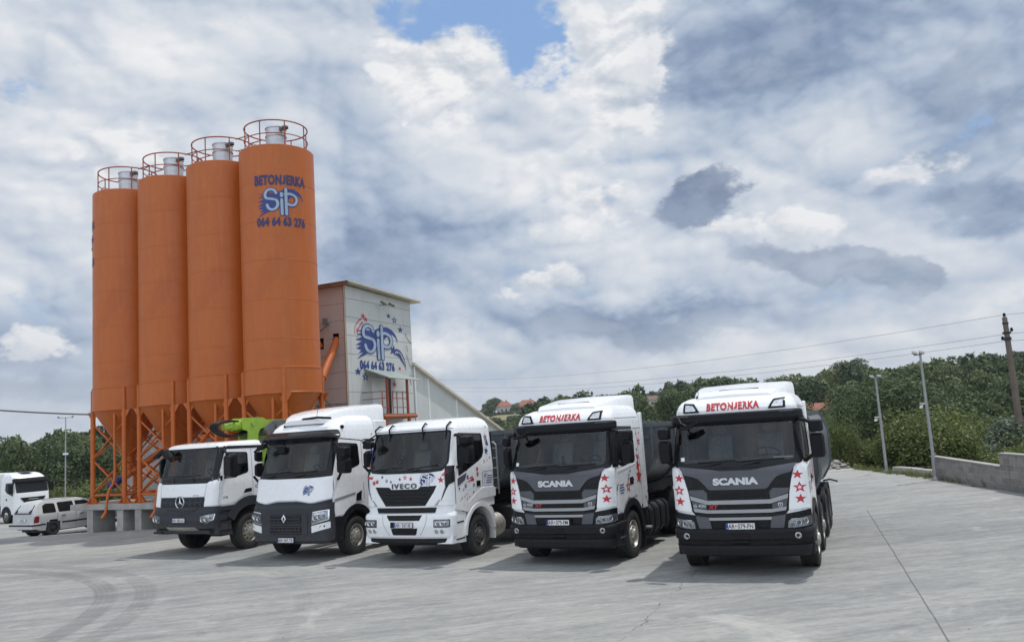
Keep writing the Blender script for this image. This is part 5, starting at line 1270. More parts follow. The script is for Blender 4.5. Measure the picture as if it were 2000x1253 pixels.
    panel(gq, F, base, 0.010, -0.02, 0, 0.08, 0.1)
    panel(gq, F, rectp(-0.84, 0.84, 0.80, 1.088), 0.008, -0.02, 0, 0.08, 0.1)
    brow = [(-1.06, 1.975), (-0.65, 1.925), (-0.28, 1.89), (0.28, 1.89), (0.65, 1.925), (1.06, 1.975), (0.955, 1.835), (0.80, 1.80), (0.70, 1.76), (0.62, 1.68), (0.53, 1.57), (0.49, 1.55), (-0.49, 1.55), (-0.53, 1.57), (-0.62, 1.68), (-0.70, 1.76), (-0.80, 1.80), (-0.955, 1.835)]
    panel(gq, F, list(reversed(brow)), 0.040, 0.0, 1, 0.06, 0.06)
    for sg in (1, -1):   # dark grey flanks
        P = [(0.56, 1.372), (0.875, 1.47), (0.905, 1.555), (0.62, 1.56), (0.56, 1.50)]; panel(gq, F, P if sg > 0 else mirror(P), 0.028, 0.0, 1, 0.06, 0.06)
        P = [(0.585, 1.19), (0.825, 1.22), (0.86, 1.378), (0.585, 1.284)]; panel(gq, F, P if sg > 0 else mirror(P), 0.026, 0.0, 1, 0.06, 0.06)
        P = [(0.555, 1.06), (0.80, 1.09), (0.735, 0.80), (0.505, 0.80)]; panel(gq, F, P if sg > 0 else mirror(P), 0.042, -0.01, 5, 0.06, 0.06)
    b1 = [(-0.875, 1.455), (-0.55, 1.362), (0.55, 1.362), (0.875, 1.455), (0.862, 1.378), (0.56, 1.290), (-0.56, 1.290), (-0.862, 1.378)]
    b2 = [(-0.83, 1.228), (-0.58, 1.192), (0.58, 1.192), (0.83, 1.228), (0.81, 1.165), (0.56, 1.132), (-0.56, 1.132), (-0.81, 1.165)]
    b3 = [(-0.56, 1.055), (0.56, 1.055), (0.545, 1.005), (-0.545, 1.005)]
    for P, o in ((b1, 0.05), (b2, 0.05), (b3, 0.046)): panel(gq, F, list(reversed(P)), o, 0.0, 2, 0.06, 0.05)
    for z in (1.215, 1.24, 1.265): panel(gq, F, rectp(-0.55, 0.55, z-0.005, z+0.005), 0.018, 0.005, 0, 0.1, None)
    for z in (1.40, 1.44, 1.48): panel(gq, F, rectp(-0.50, 0.50, z-0.006, z+0.006), 0.018, 0.005, 4, 0.1, None)
    for k in range(9): panel(gq, F, rectp(-0.52+k*0.13-0.004, -0.52+k*0.13+0.004, 1.20, 1.285), 0.017, 0.005, 4, 0.1, None)
    decal(gq, F, shift(text2('SCANIA', 0.112, 1.36, 0.06, space=1.03), -0.03, 1.645), 0.052, 3, None)
    gq.geo(*shift(text2('SCANIA', 0.112, 1.36, 0.06, space=1.03), -0.03, 1.645), F, 0.056, 0.040, 3)
    decal(gq, F, shift(text2('G 420', 0.052, 1.25, 0.015), -0.715, 1.245), 0.030, 3, None)
    decal(gq, F, shift(text2('XT', 0.062, 1.35, 0.04, shear=0.12), -0.465, 1.215), 0.026, 6, None)
    sh = roundpoly([(0.685, 1.30), (0.765, 1.30), (0.765, 1.25), (0.725, 1.195), (0.685, 1.25)], 0.015)
    panel(gq, F, list(reversed(sh)), 0.036, 0.02, 3, None, None); panel(gq, F, [(0.725+(x-0.725)*0.7, 1.25+(z-1.25)*0.7) for x, z in reversed(sh)], 0.038, None, 0, None, None)
    gq.geo(*star2(0.725, 1.258, 0.022), F, 0.040, None, 3)
    gq.build('grille', [GLOSSBLK, GREYP, SILVER, LETTER, BLACKP, GREYP, RED], R, 35)
    # upper spot lamps
    for sg in (1, -1):
        Po = [(0.63, 2.985), (0.945, 2.985), (0.945, 3.165), (0.74, 3.145)]; Pi = [(0.70, 3.015), (0.905, 3.015), (0.905, 3.125), (0.76, 3.11)]
        q = MB(); panel(q, F, Po if sg > 0 else mirror(Po), 0.02, -0.02, 0, 0.06, 0.06, 0.02); panel(q, F, Pi if sg > 0 else mirror(Pi), 0.024, None, 1, 0.06, 0.06, 0.015)
        q.build('roof_lamp', [GLOSSBLK, LAMPIN], R, 35)
    tx = MB(); decal(tx, F, shift(text2('BETONJERKA', 0.125, 0.86, 0.045, space=1.05), -0.03, 3.01), 0.012, 0, 0.04); 
    # stars on the corners and flowing over the cab side
    SD = C.side(1)
    for sg in (1, -1):
        decal(tx, F, star2(sg*1.05, 1.78, 0.085, 0.1), 0.0375, 0, 0.05); decal(tx, F, star2(sg*1.065, 1.555, 0.105, 0.0, hollow=0.42), 0.0375, 0, 0.05); decal(tx, F, star2(sg*1.06, 1.355, 0.088, 0.1), 0.0375, 0, 0.05)
        S_ = C.side(sg)
        fn = (lambda u, z, o: S_(u, z, o)) if sg > 0 else (lambda u, z, o: S_(4.0-u, z, o))
        sh_ = (lambda VT: VT)
        items = [(star2(2.02, 2.62, 0.045), 0), (star2(2.22, 2.63, 0.045), 0), (star2(2.14, 2.44, 0.11, hollow=0.4), 0), (star2(1.92, 2.27, 0.05), 1), (star2(1.94, 2.12, 0.055, hollow=0.4), 1), (star2(1.90, 1.99, 0.055), 1),
                 (star2(1.30, 1.84, 0.05), 1), (star2(1.20, 1.76, 0.05), 1), (star2(1.16, 1.68, 0.05), 1), (star2(1.90, 1.68, 0.20, 0.15), 0), (star2(1.86, 1.92, 0.16, 0.3), 0), (star2(1.12, 1.52, 0.15, hollow=0.45), 0), (star2(2.42, 1.30, 0.045), 1), (star2(2.30, 1.18, 0.05), 1), (star2(2.40, 1.12, 0.045), 1)]
        for VT, m_ in items: decal(tx, fn, VT, 0.017 if VT[0][0][0] < 1.76 else 0.006, m_, None)
        for VT in comet2(1.98, 1.98, 0.17, radians(200), -1)[:2]: decal(tx, fn, VT, 0.005, 0, None)
        for VT in comet2(1.10, 1.36, 0.12, radians(20), 1)[:2]: decal(tx, fn, VT, 0.016, 0, None)
        # company notice on the door
        for k, (l0, l1) in enumerate(((0.58, 0.84), (0.56, 0.86), (0.56, 0.88), (0.60, 0.82))): decal(tx, fn, poly2(rectp(l0, l1, 1.575-k*0.055, 1.598-k*0.055)), 0.016, 2, None)
        decal(tx, fn, shift(stroke2(spline([(0, 0), (0.05, 0.09), (0.11, 0.13)], 4), [0.03, 0.02, 0.02, 0.02, 0.015, 0.015, 0.012, 0.01, 0.005][:9], tip=False), 0.42, 1.50), 0.016, 1, None)
    tx.build('vinyl_print', [RED, NAVY, NAVY], R, 0)
    # headlamps
    for sg in (1, -1):
        ho = [(0.755, 0.79), (1.215, 0.845), (1.205, 1.165), (0.80, 1.10)]; hi = [(0.815, 0.845), (1.19, 0.90), (1.185, 1.06), (0.835, 0.985)]
        lp = [(sg*0.90, 0.918, 0.045, 0), (sg*1.00, 0.945, 0.048, 0), (sg*1.10, 0.965, 0.048, 0)]
        headlight(R, F, hi if sg > 0 else mirror(hi), lp, ho if sg > 0 else mirror(ho), GLOSSBLK, 0.03, 0.05)
    # bumper
    BU = Cab([(0.36, 0.06, 1.14), (0.40, 0.0, 1.17), (0.50, -0.02, 1.19), (0.56, -0.02, 1.20), (0.57, 0.05, 1.18), (0.67, 0.05, 1.20), (0.68, -0.05, 1.245), (0.80, -0.055, 1.265), (0.845, -0.02, 1.26), (0.87, 0.05, 1.22)], 0.86, 0.26, 0.09)
    bb = MB(); BU.shell(bb, 0.36, 0.87, dz=0.02, L=0.80); bo = bb.build('bumper', BLACKP, R, 30)
    sl = MB()
    for x0, x1, z0, z1, o in ((-0.16, 0.16, 0.715, 0.79, 0.004), (-0.14, 0.14, 0.575, 0.665, 0.03), (-0.78, -0.62, 0.59, 0.65, 0.02), (0.62, 0.78, 0.59, 0.65, 0.02), (-0.62, -0.16, 0.635, 0.65, 0.02), (0.16, 0.62, 0.635, 0.65, 0.02)):
        panel(sl, BU.front, rectp(x0, x1, z0, z1), o, -0.01, 0, 0.1, 0.05)
    sl.build('air_slot', GLOSSBLK, bo, 30)
    for sx in (-1, 1): fog(R, BU.front, sx*0.985, 0.735, 0.048)
    plate(R, reg, -0.005, 0.905)
    pb = MB(); pb.box(-0.30, 0.30, 0.002, 0.10, 0.83, 0.98); pb.build('plate_bracket', BLACKP, R, 30)
    # doors
    for sg in (1, -1):
        S_ = C.side(sg); inv = sg < 0
        dp = [(0.50, 1.10), (0.56, 1.03), (0.66, 1.06), (0.80, 1.17), (1.05, 1.27), (1.45, 1.275), (1.72, 1.30), (1.72, 1.75), (1.80, 2.10), (1.88, 2.42), (1.78, 2.77), (0.62, 2.77), (0.50, 2.2)]
        d = MB(); ringp(d, S_, dp, win, 0.012, -0.004, 0, 0.12, 0.12, inv)
        # crease along the door
        panel(d, S_, [(0.52, 1.86), (1.70, 1.96), (1.70, 1.985), (0.52, 1.90)], 0.020, 0.01, 0, 0.12, None, 0, inv)
        do = d.build('door', WHITE, R, 30)
        q = MB(); wl = [(u+(1.2-u)*-0.02, v) for u, v in win]; panel(q, S_, win, 0.004, -0.012, 0, 0.12, 0.12, 0, inv); q.build('side_window', GLASSD, do, 30)
        fr = MB(); ringp(fr, S_, win, [(1.2+(u-1.2)*0.94, 2.35+(v-2.35)*0.91) for u, v in win], 0.015, 0.0, 0, 0.12, 0.12, inv); fr.build('window_frame', GLOSSBLK, do, 30)
        hd = MB(); panel(hd, S_, rectp(1.25, 1.49, 1.54, 1.70), 0.016, 0.0, 0, None, None, 0.03, inv); panel(hd, S_, rectp(1.27, 1.47, 1.62, 1.66), 0.035, 0.015, 1, None, None, 0.015, inv); hd.build('door_handle', [GLOSSBLK, BLACKP], do, 30)
        q = MB(); panel(q, S_, [(0.36, 1.99), (0.60, 1.97), (0.66, 2.80), (0.50, 2.82)], 0.018, 0.0, 0, 0.04, 0.08, 0, inv); panel(q, S_, [(0.50, 2.745), (1.74, 2.735), (1.70, 2.80), (0.50, 2.83)], 0.018, 0.0, 0, 0.08, None, 0, inv); q.build('pillar_trim', GLOSSBLK, R, 30)
        q = MB()
        for P in (rectp(2.035, 2.047, 1.05, 2.75), rectp(1.80, 2.40, 2.74, 2.752), rectp(0.60, 2.30, 2.99, 3.0)): panel(q, S_, P, 0.003, None, 0, 0.1, 0.1, 0, inv)
        q.build('body_seam', GREYP, R, 0)
        a_ = MB(); ro = [(1.28+0.735*cos(radians(t)), 0.5+0.755*sin(radians(t))) for t in range(186, -12, -9)]; ri = [(1.28+0.60*cos(radians(t)), 0.5+0.61*sin(radians(t))) for t in range(186, -12, -9)]
        V, T = poly2(list(reversed(ro)) + ri); a_.geo(V, T, S_, 0.035, -0.25, 0, inv); a_.build('wheel_arch', BLACKP, R, 35)
        stp = MB(); stp.box(min(sg*0.95, sg*1.225), max(sg*0.95, sg*1.225), 0.30, 0.72, 0.36, 1.02); stp.build('entry_step', BLACKP, R, 30, 0.03)
        tr = MB()
        for z in (0.52, 0.80): tr.box(min(sg*1.20, sg*1.245), max(sg*1.20, sg*1.245), 0.36, 0.68, z, z+0.035)
        tr.build('step_tread', GREYP, R, 30)
        mA, mB = ((1.33, 1.57) if rigid else (1.41, 1.65)) if sg > 0 else ((1.22, 1.46) if rigid else (1.22, 1.36)); mirror_pod(R, mA, mB, 0.28, 0.44, 2.05, 2.73, 2.50, [[(1.17, 0.50, 2.0), (1.24, 0.42, 2.02), (1.34, 0.40, 2.10)], [(1.14, 0.55, 2.76), (1.22, 0.45, 2.75), (1.34, 0.42, 2.70)]], sg, True)
        wheel(R, sg*1.06, 1.28, sg, 0.5, 0.33 if rigid else 0.30, 'front', ALLOYD)
    # front view mirror hanging at the corner of the windscreen
    fm = MB(); fm.tube([(-1.02, 0.34, 2.90), (-0.95, 0.20, 2.80), (-0.84, 0.17, 2.74)], 0.018, 6)
    fm.prism(roundpoly([(-0.98, 2.66), (-0.78, 2.69), (-0.62, 2.80), (-0.66, 2.82), (-0.84, 2.76), (-0.97, 2.72)], 0.02), lambda u, v, d_: Vector((u, d_, v)), 0.11, 0.22); fm.build('kerb_mirror', BLACKP, R, 35)
    for x0, x1 in ((-0.62, 0.02), (0.10, 0.86)): wiper(R, [F(x0, 1.97, 0.02), F(x0+0.35, 2.025, 0.045)], [F(x0-0.08, 2.045, 0.03), F(x1, 2.05+0.02, 0.03)])
    cw = MB(); panel(cw, F, [(-1.07, 1.98), (-0.65, 1.93), (0.65, 1.93), (1.07, 1.98), (1.09, 2.03), (-1.09, 2.03)], 0.022, 0.0, 0, 0.08, 0.1); cw.build('wiper_cowl', GLOSSBLK, R, 30)
    an = MB()
    for x, y in ((-0.72, 0.98), (0.42, 1.12)):
        an.lathe([(0.05, 0), (0.05, 0.03), (0.02, 0.05), (0, 0.05)], 10, (x, y, 3.27), (0, 0, 1)); an.tube([(x, y, 3.30), (x+0.0, y+0.02, 3.40 + (0.1 if x < 0 else 0))], 0.006, 5)
    an.build('roof_antenna', BLACKT, R, 40)
    # chassis
    if rigid:
        ax = [1.28, 3.18, 5.15, 6.5]; chassis(R, 0.9, 7.6, ax)
        for y in ax[1:]:
            for sg in (1, -1):
                wheel(R, sg*1.06 if y < 4 else sg*0.93, y, sg, 0.5, 0.33 if y < 4 else 0.58, 'front' if y < 4 else 'rear')
                mudguard(R, min(sg*0.62, sg*1.235), max(sg*0.62, sg*1.235), y, 0.5, 0.60, 10, 170, BLACKP, (y+0.60, 0.22, 0.62))
        tb = tipper_body(R, 2.80, 7.9, 2.80, 1.05, 1.28, rake=0.10, ribs=False, prof=[(1.10, 2.80), (1.16, 2.70), (1.28, 2.36), (1.28, 1.60), (1.22, 1.40), (1.06, 1.14), (0.90, 1.05), (0.4, 1.03)])
        for sg in (1, -1):
            q = MB(); q.box(min(sg*0.70, sg*1.20), max(sg*0.70, sg*1.20), 2.0, 2.6, 0.50, 1.05); q.build('fuel_tank', CHASSIS, R, 30, 0.06)
        q = MB(); q.box(-1.0, 1.0, 2.5, 2.75, 0.9, 2.6); q.build('hydraulic_tank', CHASSIS, R, 30, 0.04)
        q = MB(); q.tube([(1.10, 6.95, 1.10), (1.26, 6.98, 1.13), (1.44, 7.02, 1.07)], 0.025, 6); q.build('sheet_hook', CHASSIS, R, 40)
    else:
        ax = [1.28, 4.98]; chassis(R, 0.9, 6.0, ax)
        for sg in (1, -1):
            wheel(R, sg*0.93, 4.98, sg, 0.5, 0.58, 'rear'); mudguard(R, min(sg*0.62, sg*1.23), max(sg*0.62, sg*1.23), 4.98, 0.5, 0.58, 5, 175, BLACKP)
            q = MB()
            q.prism(roundpoly([(0.62, 0.32), (1.13, 0.32), (1.20, 0.45), (1.20, 0.86), (1.10, 0.98), (0.62, 0.98)], 0.06), lambda u, v, k: Vector((sg*u, k, v)), 2.30, 3.95)
            tk = q.build('fuel_tank', CHASSIS, R, 35)
            bd = MB()
            for y in (2.45, 2.85, 3.3, 3.75): bd.prism(roundpoly([(0.60, 0.30), (1.15, 0.30), (1.225, 0.44), (1.225, 0.87), (1.12, 1.0), (0.60, 1.0)], 0.06), lambda u, v, k: Vector((sg*u, k, v)), y-0.07, y+0.07)
            bd.build('tank_strap', BLACKP, tk, 35)
            q = MB(); q.box(min(sg*0.72, sg*1.22), max(sg*0.72, sg*1.22), 1.98, 1.995, 0.18, 1.05); q.build('mud_flap', BLACKP, R, 0)
            q = MB(); q.box(min(sg*1.16, sg*1.3), max(sg*1.16, sg*1.3), 2.12, 2.30, 0.50, 0.545); q.build('side_step', ALLOY, R, 0, 0.01)
    q = MB(); q.box(-0.75, 0.75, 0.35, 2.2, 0.45, 1.35); q.build('engine_block', CHASSIS, R, 0)
    return R

def semi_trailer(pose, label, y0=2.85, zt=2.76, hook=False):
    R = empty('tipping_trailer', (pose[0], pose[1], 0), -radians(pose[2]), label, 'trailer', 'grey tipping trailers behind the tractors')
    tipper_body(R, y0, y0+8.2, zt, 1.32, 1.24, rake=0.10)
    c = MB()
    for sx in (-1, 1): c.box(sx*0.42-0.06, sx*0.42+0.06, y0+0.1, y0+8.0, 1.02, 1.30)
    for k in range(7): c.box(-0.42, 0.42, y0+0.4+k*1.2, y0+0.5+k*1.2, 1.06, 1.26)
    c.box(-0.55, 0.55, y0+0.15, y0+0.5, 1.0, 1.5); c.build('trailer_frame', CHASSIS, R, 30)
    for k in range(3):
        for sg in (1, -1):
            wheel(R, sg*1.02, y0+4.9+k*1.31, sg, 0.5, 0.36, 'front'); mudguard(R, min(sg*0.75, sg*1.23), max(sg*0.75, sg*1.23), y0+4.9+k*1.31, 0.5, 0.58, 15, 165, BLACKP)
    for sg in (1, -1):
        l = MB(); l.box(sg*0.8-0.06, sg*0.8+0.06, y0+2.6, y0+2.74, 0.35, 1.15); l.box(sg*0.8-0.12, sg*0.8+0.12, y0+2.55, y0+2.79, 0.30, 0.36); l.build('landing_leg', CHASSIS, R, 30)
    t = MB(); t.tube([(0.2, y0, 1.35), (0.2, y0-0.02, 2.55)], 0.10, 14); t.build('tipping_ram', GUNM, R, 40)
    if hook:
        l = MB()
        for x in (0.82, 1.1): l.tube([(x, y0-0.10, 1.30), (x, y0-0.12, 2.52)], 0.022, 6)
        l.tube([(0.82, y0-0.12, 2.52), (0.88, y0-0.13, 2.60), (1.04, y0-0.13, 2.60), (1.1, y0-0.12, 2.52)], 0.022, 6)
        for k in range(5): l.tube([(0.82, y0-0.11, 1.45+k*0.25), (1.1, y0-0.11, 1.45+k*0.25)], 0.015, 5)
        l.build('access_ladder', GALV, R, 40)
    return R

starred_truck('sc2', 'tipper_truck', 'white four axle tipper truck with black visor and red star corners, beside the open yard', True, ('AR', '079-FN'))
starred_truck('sc1', 'tractor_truck', 'white tractor truck with red roof lettering, fuel tanks showing and stars along its cab side', False, ('AR', '079-FM'))
semi_trailer(POSE['sc1'], 'grey half pipe tipping trailer coupled behind the tractor with red roof lettering')
semi_trailer(POSE['iv'], 'grey tipping trailer with a bent rail ladder, behind the truck with the white slotted bumper', 2.72, 2.80, True)

def fender(root, S_, yc, zc, r0, r1, out, mt, inv, a0=186, a1=-12, sy=1.0, deep=-0.25):
    a_ = MB(); ro = [(yc+sy*r1*cos(radians(t)), zc+r1*sin(radians(t))) for t in range(a0, a1, -9)]; ri = [(yc+sy*r0*cos(radians(t)), zc+r0*sin(radians(t))) for t in range(a0, a1, -9)]
    V, T = poly2(list(reversed(ro)) + ri); a_.geo(V, T, S_, out, deep, 0, inv); return a_.build('wheel_arch', mt, root, 35)

# ------------------------------------------------------------------ truck with the white slotted bumper
def slotted_truck():
    R = truck_root('tractor_truck', POSE['iv'], 'low roofed white truck with a white slotted bumper and red and blue stars')
    C = Cab([(1.10, 0.08, 1.21), (2.05, 0.12, 1.225), (2.2, 0.17, 1.215), (2.95, 0.40, 1.165), (3.0, 0.41, 1.16), (3.06, 0.44, 1.13), (3.14, 0.54, 1.07), (3.20, 0.72, 0.98), (3.245, 1.0, 0.86), (3.26, 1.25, 0.78)], 2.20, 0.22, 0.09)
    F = C.front
    gl = roundpoly([(-1.03, 2.22), (-0.98, 2.12), (-0.6, 2.10), (0.6, 2.10), (0.98, 2.12), (1.08, 2.24), (1.06, 2.94), (-1.06, 2.94)], 0.06)
    glo = roundpoly([(-1.12, 2.24), (-1.02, 2.06), (-0.6, 2.03), (0.6, 2.03), (1.02, 2.06), (1.12, 2.24), (1.09, 2.98), (-1.09, 2.98)], 0.06)
    glm = [(-1.08, 2.23), (-1.0, 2.08), (1.0, 2.08), (1.1, 2.23), (1.075, 2.95), (-1.075, 2.95)]
    win = roundpoly([(0.62, 2.90), (1.74, 2.85), (1.76, 2.42), (1.66, 2.28), (1.48, 2.20), (0.50, 1.90), (0.50, 2.3)], 0.06)
    winh = [(0.59, 2.92), (1.77, 2.87), (1.78, 2.42), (1.5, 2.18), (0.47, 1.87), (0.47, 2.3)]
    archh = [(1.37+0.66*cos(radians(t)), 0.5+0.68*sin(radians(t))) for t in range(180, -1, -10)]
    b = MB(); C.shell(b, 1.10, 3.26, [glm], [winh, archh]); C.shell(b, 1.5, 3.05, [glm], [winh], 1, 0.05, 0.08)
    for sg in (1, -1):
        P = [(0.88, 1.29), (1.20, 1.29), (1.20, 1.76), (1.13, 1.73), (1.04, 1.52), (0.98, 1.40)]; panel(b, F, P if sg > 0 else mirror(P), 0.03, -0.005, 0, 0.05, 0.1, 0.02)
    Pn = [(-0.93, 1.29), (-0.61, 1.262), (0.61, 1.262), (0.93, 1.29), (1.06, 1.70), (1.05, 2.03), (0.6, 2.005), (-0.6, 2.005), (-1.05, 2.03), (-1.06, 1.70)]
    gr = [(-0.87, 1.735), (-0.44, 1.725), (-0.37, 1.67), (0.37, 1.67), (0.44, 1.725), (0.87, 1.735), (0.80, 1.60), (0.56, 1.285), (-0.56, 1.285), (-0.80, 1.60)]
    V, T = poly2(Pn, gr, ru=0.06, rv=0.1); b.geo(V, T, F, 0.032, -0.005)
    b.build('cab_body', [WHITE, DARKIN], R, 32)
    q = MB(); panel(q, F, list(reversed(gr)), 0.012, None, 0, 0.06, 0.08)
    for z in (1.37, 1.46, 1.55, 1.63): panel(q, F, rectp(-0.5-(z-1.3)*0.5, 0.5+(z-1.3)*0.5, z-0.012, z+0.012), 0.022, 0.008, 1, 0.08, None)
    panel(q, F, [(-0.80, 1.13), (0.80, 1.13), (0.84, 1.245), (-0.84, 1.245)], 0.012, -0.01, 0, 0.08, None)
    q.geo(*shift(text2('IVECO', 0.108, 1.32, 0.03, space=1.3), 0.0, 1.692), F, 0.052, 0.034, 2)
    q.build('grille', [GLOSSBLK, BLACKP, GREYP], R, 35)
    for sg in (1, -1):
        q = MB(); P = [(1.06, 2.16), (1.205, 2.16), (1.205, 1.80), (1.13, 1.745), (1.07, 1.62), (0.98, 1.41), (0.86, 1.30), (0.94, 1.33), (1.07, 1.68)]
        panel(q, F, P if sg > 0 else mirror(P), 0.026, -0.005, 0, 0.04, 0.08); q.build('air_deflector', GLOSSBLK, R, 35)
        w_ = MB(); P = [(0.80, 1.29), (0.87, 1.29), (0.955, 1.42), (0.92, 1.42)]; panel(w_, F, P if sg > 0 else mirror(P), 0.040, 0.0, 0, 0.05, 0.1); w_.build('washer_flap', SILVER, R, 30)
    s = MB(); ringp(s, F, glo, gl, 0.008, -0.02); s.build('windscreen_surround', GLOSSBLK, R, 35)
    w = MB(); panel(w, F, glo, 0.003, None, 0, 0.06, 0.1); w.build('windscreen', GLASS, R, 35)
    interior(R, C, 1.38, 0.62, 2.95)
    for x in (-1.0, -0.56, 0.40, 1.0):
        q = MB(); a, m_, e = F(x, 2.90, 0.02), F(x, 3.02, 0.09), F(x, 3.12, 0.06)
        q.tube([F(x, 2.86, 0.0), a, m_, e, F(x, 3.15, -0.01)], [0.012, 0.02, 0.022, 0.02, 0.012], 6); q.tube([F(x, 2.95, 0.01), F(x, 2.78, 0.02)], 0.012, 5); q.build('visor_bracket', BLACKP, R, 40)
    seam = MB(); panel(seam, F, rectp(-1.11, 1.11, 3.005, 3.02), 0.004, None, 0, 0.05, None); seam.build('roof_seam', GREYP, R, 0)
    # bumper
    BU = Cab([(0.56, 0.03, 1.22), (0.60, 0.0, 1.24), (0.85, -0.02, 1.26), (1.06, 0.0, 1.265), (1.11, 0.03, 1.25), (1.12, 0.06, 1.22)], 0.34, 0.20, 0.09)
    bb = MB(); BU.shell(bb, 0.56, 1.12, dz=0.03, L=0.34); 
    bo = bb.build('bumper', WHITE, R, 30)
    q = MB()
    for P in ([(-0.50, 1.085), (0.50, 1.085), (0.42, 0.965), (-0.42, 0.965)], [(-0.37, 0.795), (0.37, 0.795), (0.33, 0.66), (0.30, 0.64), (-0.30, 0.64), (-0.33, 0.66)]): panel(q, BU.front, list(reversed(P)), 0.006, -0.01, 0, 0.06, 0.05)
    panel(q, BU.front, rectp(-0.385, -0.275, 0.805, 0.935), 0.007, -0.01, 0, None, None)
    for z in (1.005, 1.045): panel(q, BU.front, rectp(-0.43, 0.43, z-0.007, z+0.007), 0.012, 0.0, 1, 0.08, None)
    q.build('air_slot', [GLOSSBLK, BLACKP], bo, 30)
    ln = MB()
    for sg in (1, -1): ln.geo(*refine(*stroke2(spline([(sg*0.62, 1.10), (sg*0.60, 0.92), (sg*0.52, 0.76), (sg*0.42, 0.62)], 5), 0.004, tip=False), 0.06, 0.08), BU.front, 0.003)
    ln.build('bumper_crease', GREYP, bo, 0)
    for sg in (1, -1):
        P = [(0.80, 0.985), (1.19, 0.985), (1.185, 0.81), (0.80, 0.81)]
        headlight(R, BU.front, [(0.815, 0.968), (1.175, 0.968), (1.17, 0.828), (0.815, 0.828)] if sg > 0 else mirror([(0.815, 0.968), (1.175, 0.968), (1.17, 0.828), (0.815, 0.828)])[::-1][::-1], [(sg*0.90, 0.90, 0.05, 0), (sg*1.02, 0.90, 0.055, 0), (sg*1.12, 0.90, 0.04, 0)], P if sg > 0 else mirror(P), GLOSSBLK, 0.008, 0.02)
        q = MB(); P = [(0.80, 0.785), (1.19, 0.79), (1.16, 0.72), (1.06, 0.675), (0.80, 0.665)]; panel(q, BU.front, P if sg > 0 else mirror(P), 0.005, -0.01, 0, 0.06, 0.06, 0.02); q.build('lamp_recess', WHITE2, R, 30)
        for x in (0.87, 1.01): fog(R, BU.front, sg*x, 0.728, 0.045)
    SK = Cab([(0.40, 0.10, 1.17), (0.47, 0.05, 1.2), (0.57, 0.06, 1.2)], 0.30, 0.18, 0.08); sk = MB(); SK.shell(sk, 0.40, 0.57, dz=0.04, L=0.30); sk.build('lower_skirt', BLACKP, R, 30)
    plate(R, ('AR', '567-IB'), -0.045, 0.868)
    # side
    vd = MB()
    for sg in (1, -1):
        S_ = C.side(sg); inv = sg < 0
        dp = [(0.36, 1.56), (0.36, 2.2), (0.56, 2.96), (1.80, 2.90), (1.80, 2.4), (1.62, 1.95), (1.60, 1.60), (1.2, 1.56)]
        d = MB(); ringp(d, S_, dp, win, 0.010, -0.004, 0, 0.12, 0.12, inv)
        panel(d, S_, [(0.36, 1.30), (0.90, 1.30), (1.52, 1.555), (0.36, 1.555)], 0.012, -0.004, 0, 0.12, 0.12, 0, inv)
        panel(d, S_, [(0.30, 1.19), (0.85, 1.06), (0.97, 1.15), (1.22, 1.26), (1.5, 1.30), (2.2, 1.30), (2.2, 1.51), (1.9, 1.54), (1.55, 1.545), (1.25, 1.44), (0.92, 1.29), (0.36, 1.29)], 0.022, -0.004, 0, 0.12, 0.12, 0, inv)
        do = d.build('door', WHITE, R, 30)
        q = MB(); panel(q, S_, win, 0.003, -0.012, 0, 0.12, 0.12, 0, inv); q.build('side_window', GLASSD, do, 30)
        q = MB(); ringp(q, S_, win, [(1.15+(u-1.15)*0.94, 2.4+(v-2.4)*0.93) for u, v in win], 0.013, 0.0, 0, 0.12, 0.12, inv); panel(q, S_, rectp(0.86, 0.90, 2.0, 2.88), 0.013, 0, 0, None, 0.1, 0, inv)
        panel(q, S_, [(0.46, 1.68), (0.78, 1.80), (0.86, 1.96), (0.46, 1.86)], 0.020, 0.0, 1, 0.1, 0.1, 0, inv); q.build('window_frame', [GLOSSBLK, GREYP], do, 30)
        q = MB(); panel(q, S_, rectp(1.31, 1.49, 1.60, 1.735), 0.018, 0.0, 0, None, None, 0.02, inv); q.build('door_handle', GLOSSBLK, do, 30)
        for P in (rectp(0.352, 0.366, 1.30, 2.15), rectp(1.595, 1.607, 1.58, 1.95)):
            sm = MB(); panel(sm, S_, P, 0.013, None, 0, None, 0.1, 0, inv); sm.build('door_seam', GLOSSBLK, do, 0)
        fender(R, S_, 1.37, 0.5, 0.63, 0.72, 0.045, WHITE, inv, 176, -2)
        q = MB(); q.prism(roundpoly([(0.10, 0.43), (0.74, 0.40), (0.70, 0.62), (0.74, 0.95), (0.80, 1.06), (0.30, 1.16)], 0.03), lambda u, v, k: Vector((sg*k, u, v)), 0.80, 1.215); q.build('entry_step', WHITE, R, 30, 0.015)
        q = MB()
        for z in (0.49, 0.86): q.box(min(sg*1.19, sg*1.222), max(sg*1.19, sg*1.222), 0.30, 0.66, z, z+0.03)
        q.build('step_tread', BLACKP, R, 0)
        q = MB(); q.prism([(1.82, 1.12), (1.98, 1.05), (2.08, 0.90), (2.09, 0.30), (2.02, 0.30), (2.02, 0.86), (1.94, 0.98), (1.80, 1.07)], lambda u, v, k: Vector((sg*k, u, v)), 0.75, 1.235); q.build('mudguard', WHITE, R, 30)
        q = MB(); q.lathe([(0.0, 0), (0.27, 0.0), (0.29, 0.03), (0.29, 0.47), (0.27, 0.50), (0, 0.50)], 26, (sg*0.92, 2.20, 0.56), (0, 1, 0)); 
        for y in (2.28, 2.42, 2.56): q.lathe([(0.292, 0), (0.30, 0.01), (0.30, 0.05), (0.292, 0.06)], 26, (sg*0.92, y, 0.56), (0, 1, 0))
        q.build('air_tank', ALLOYD, R, 40)
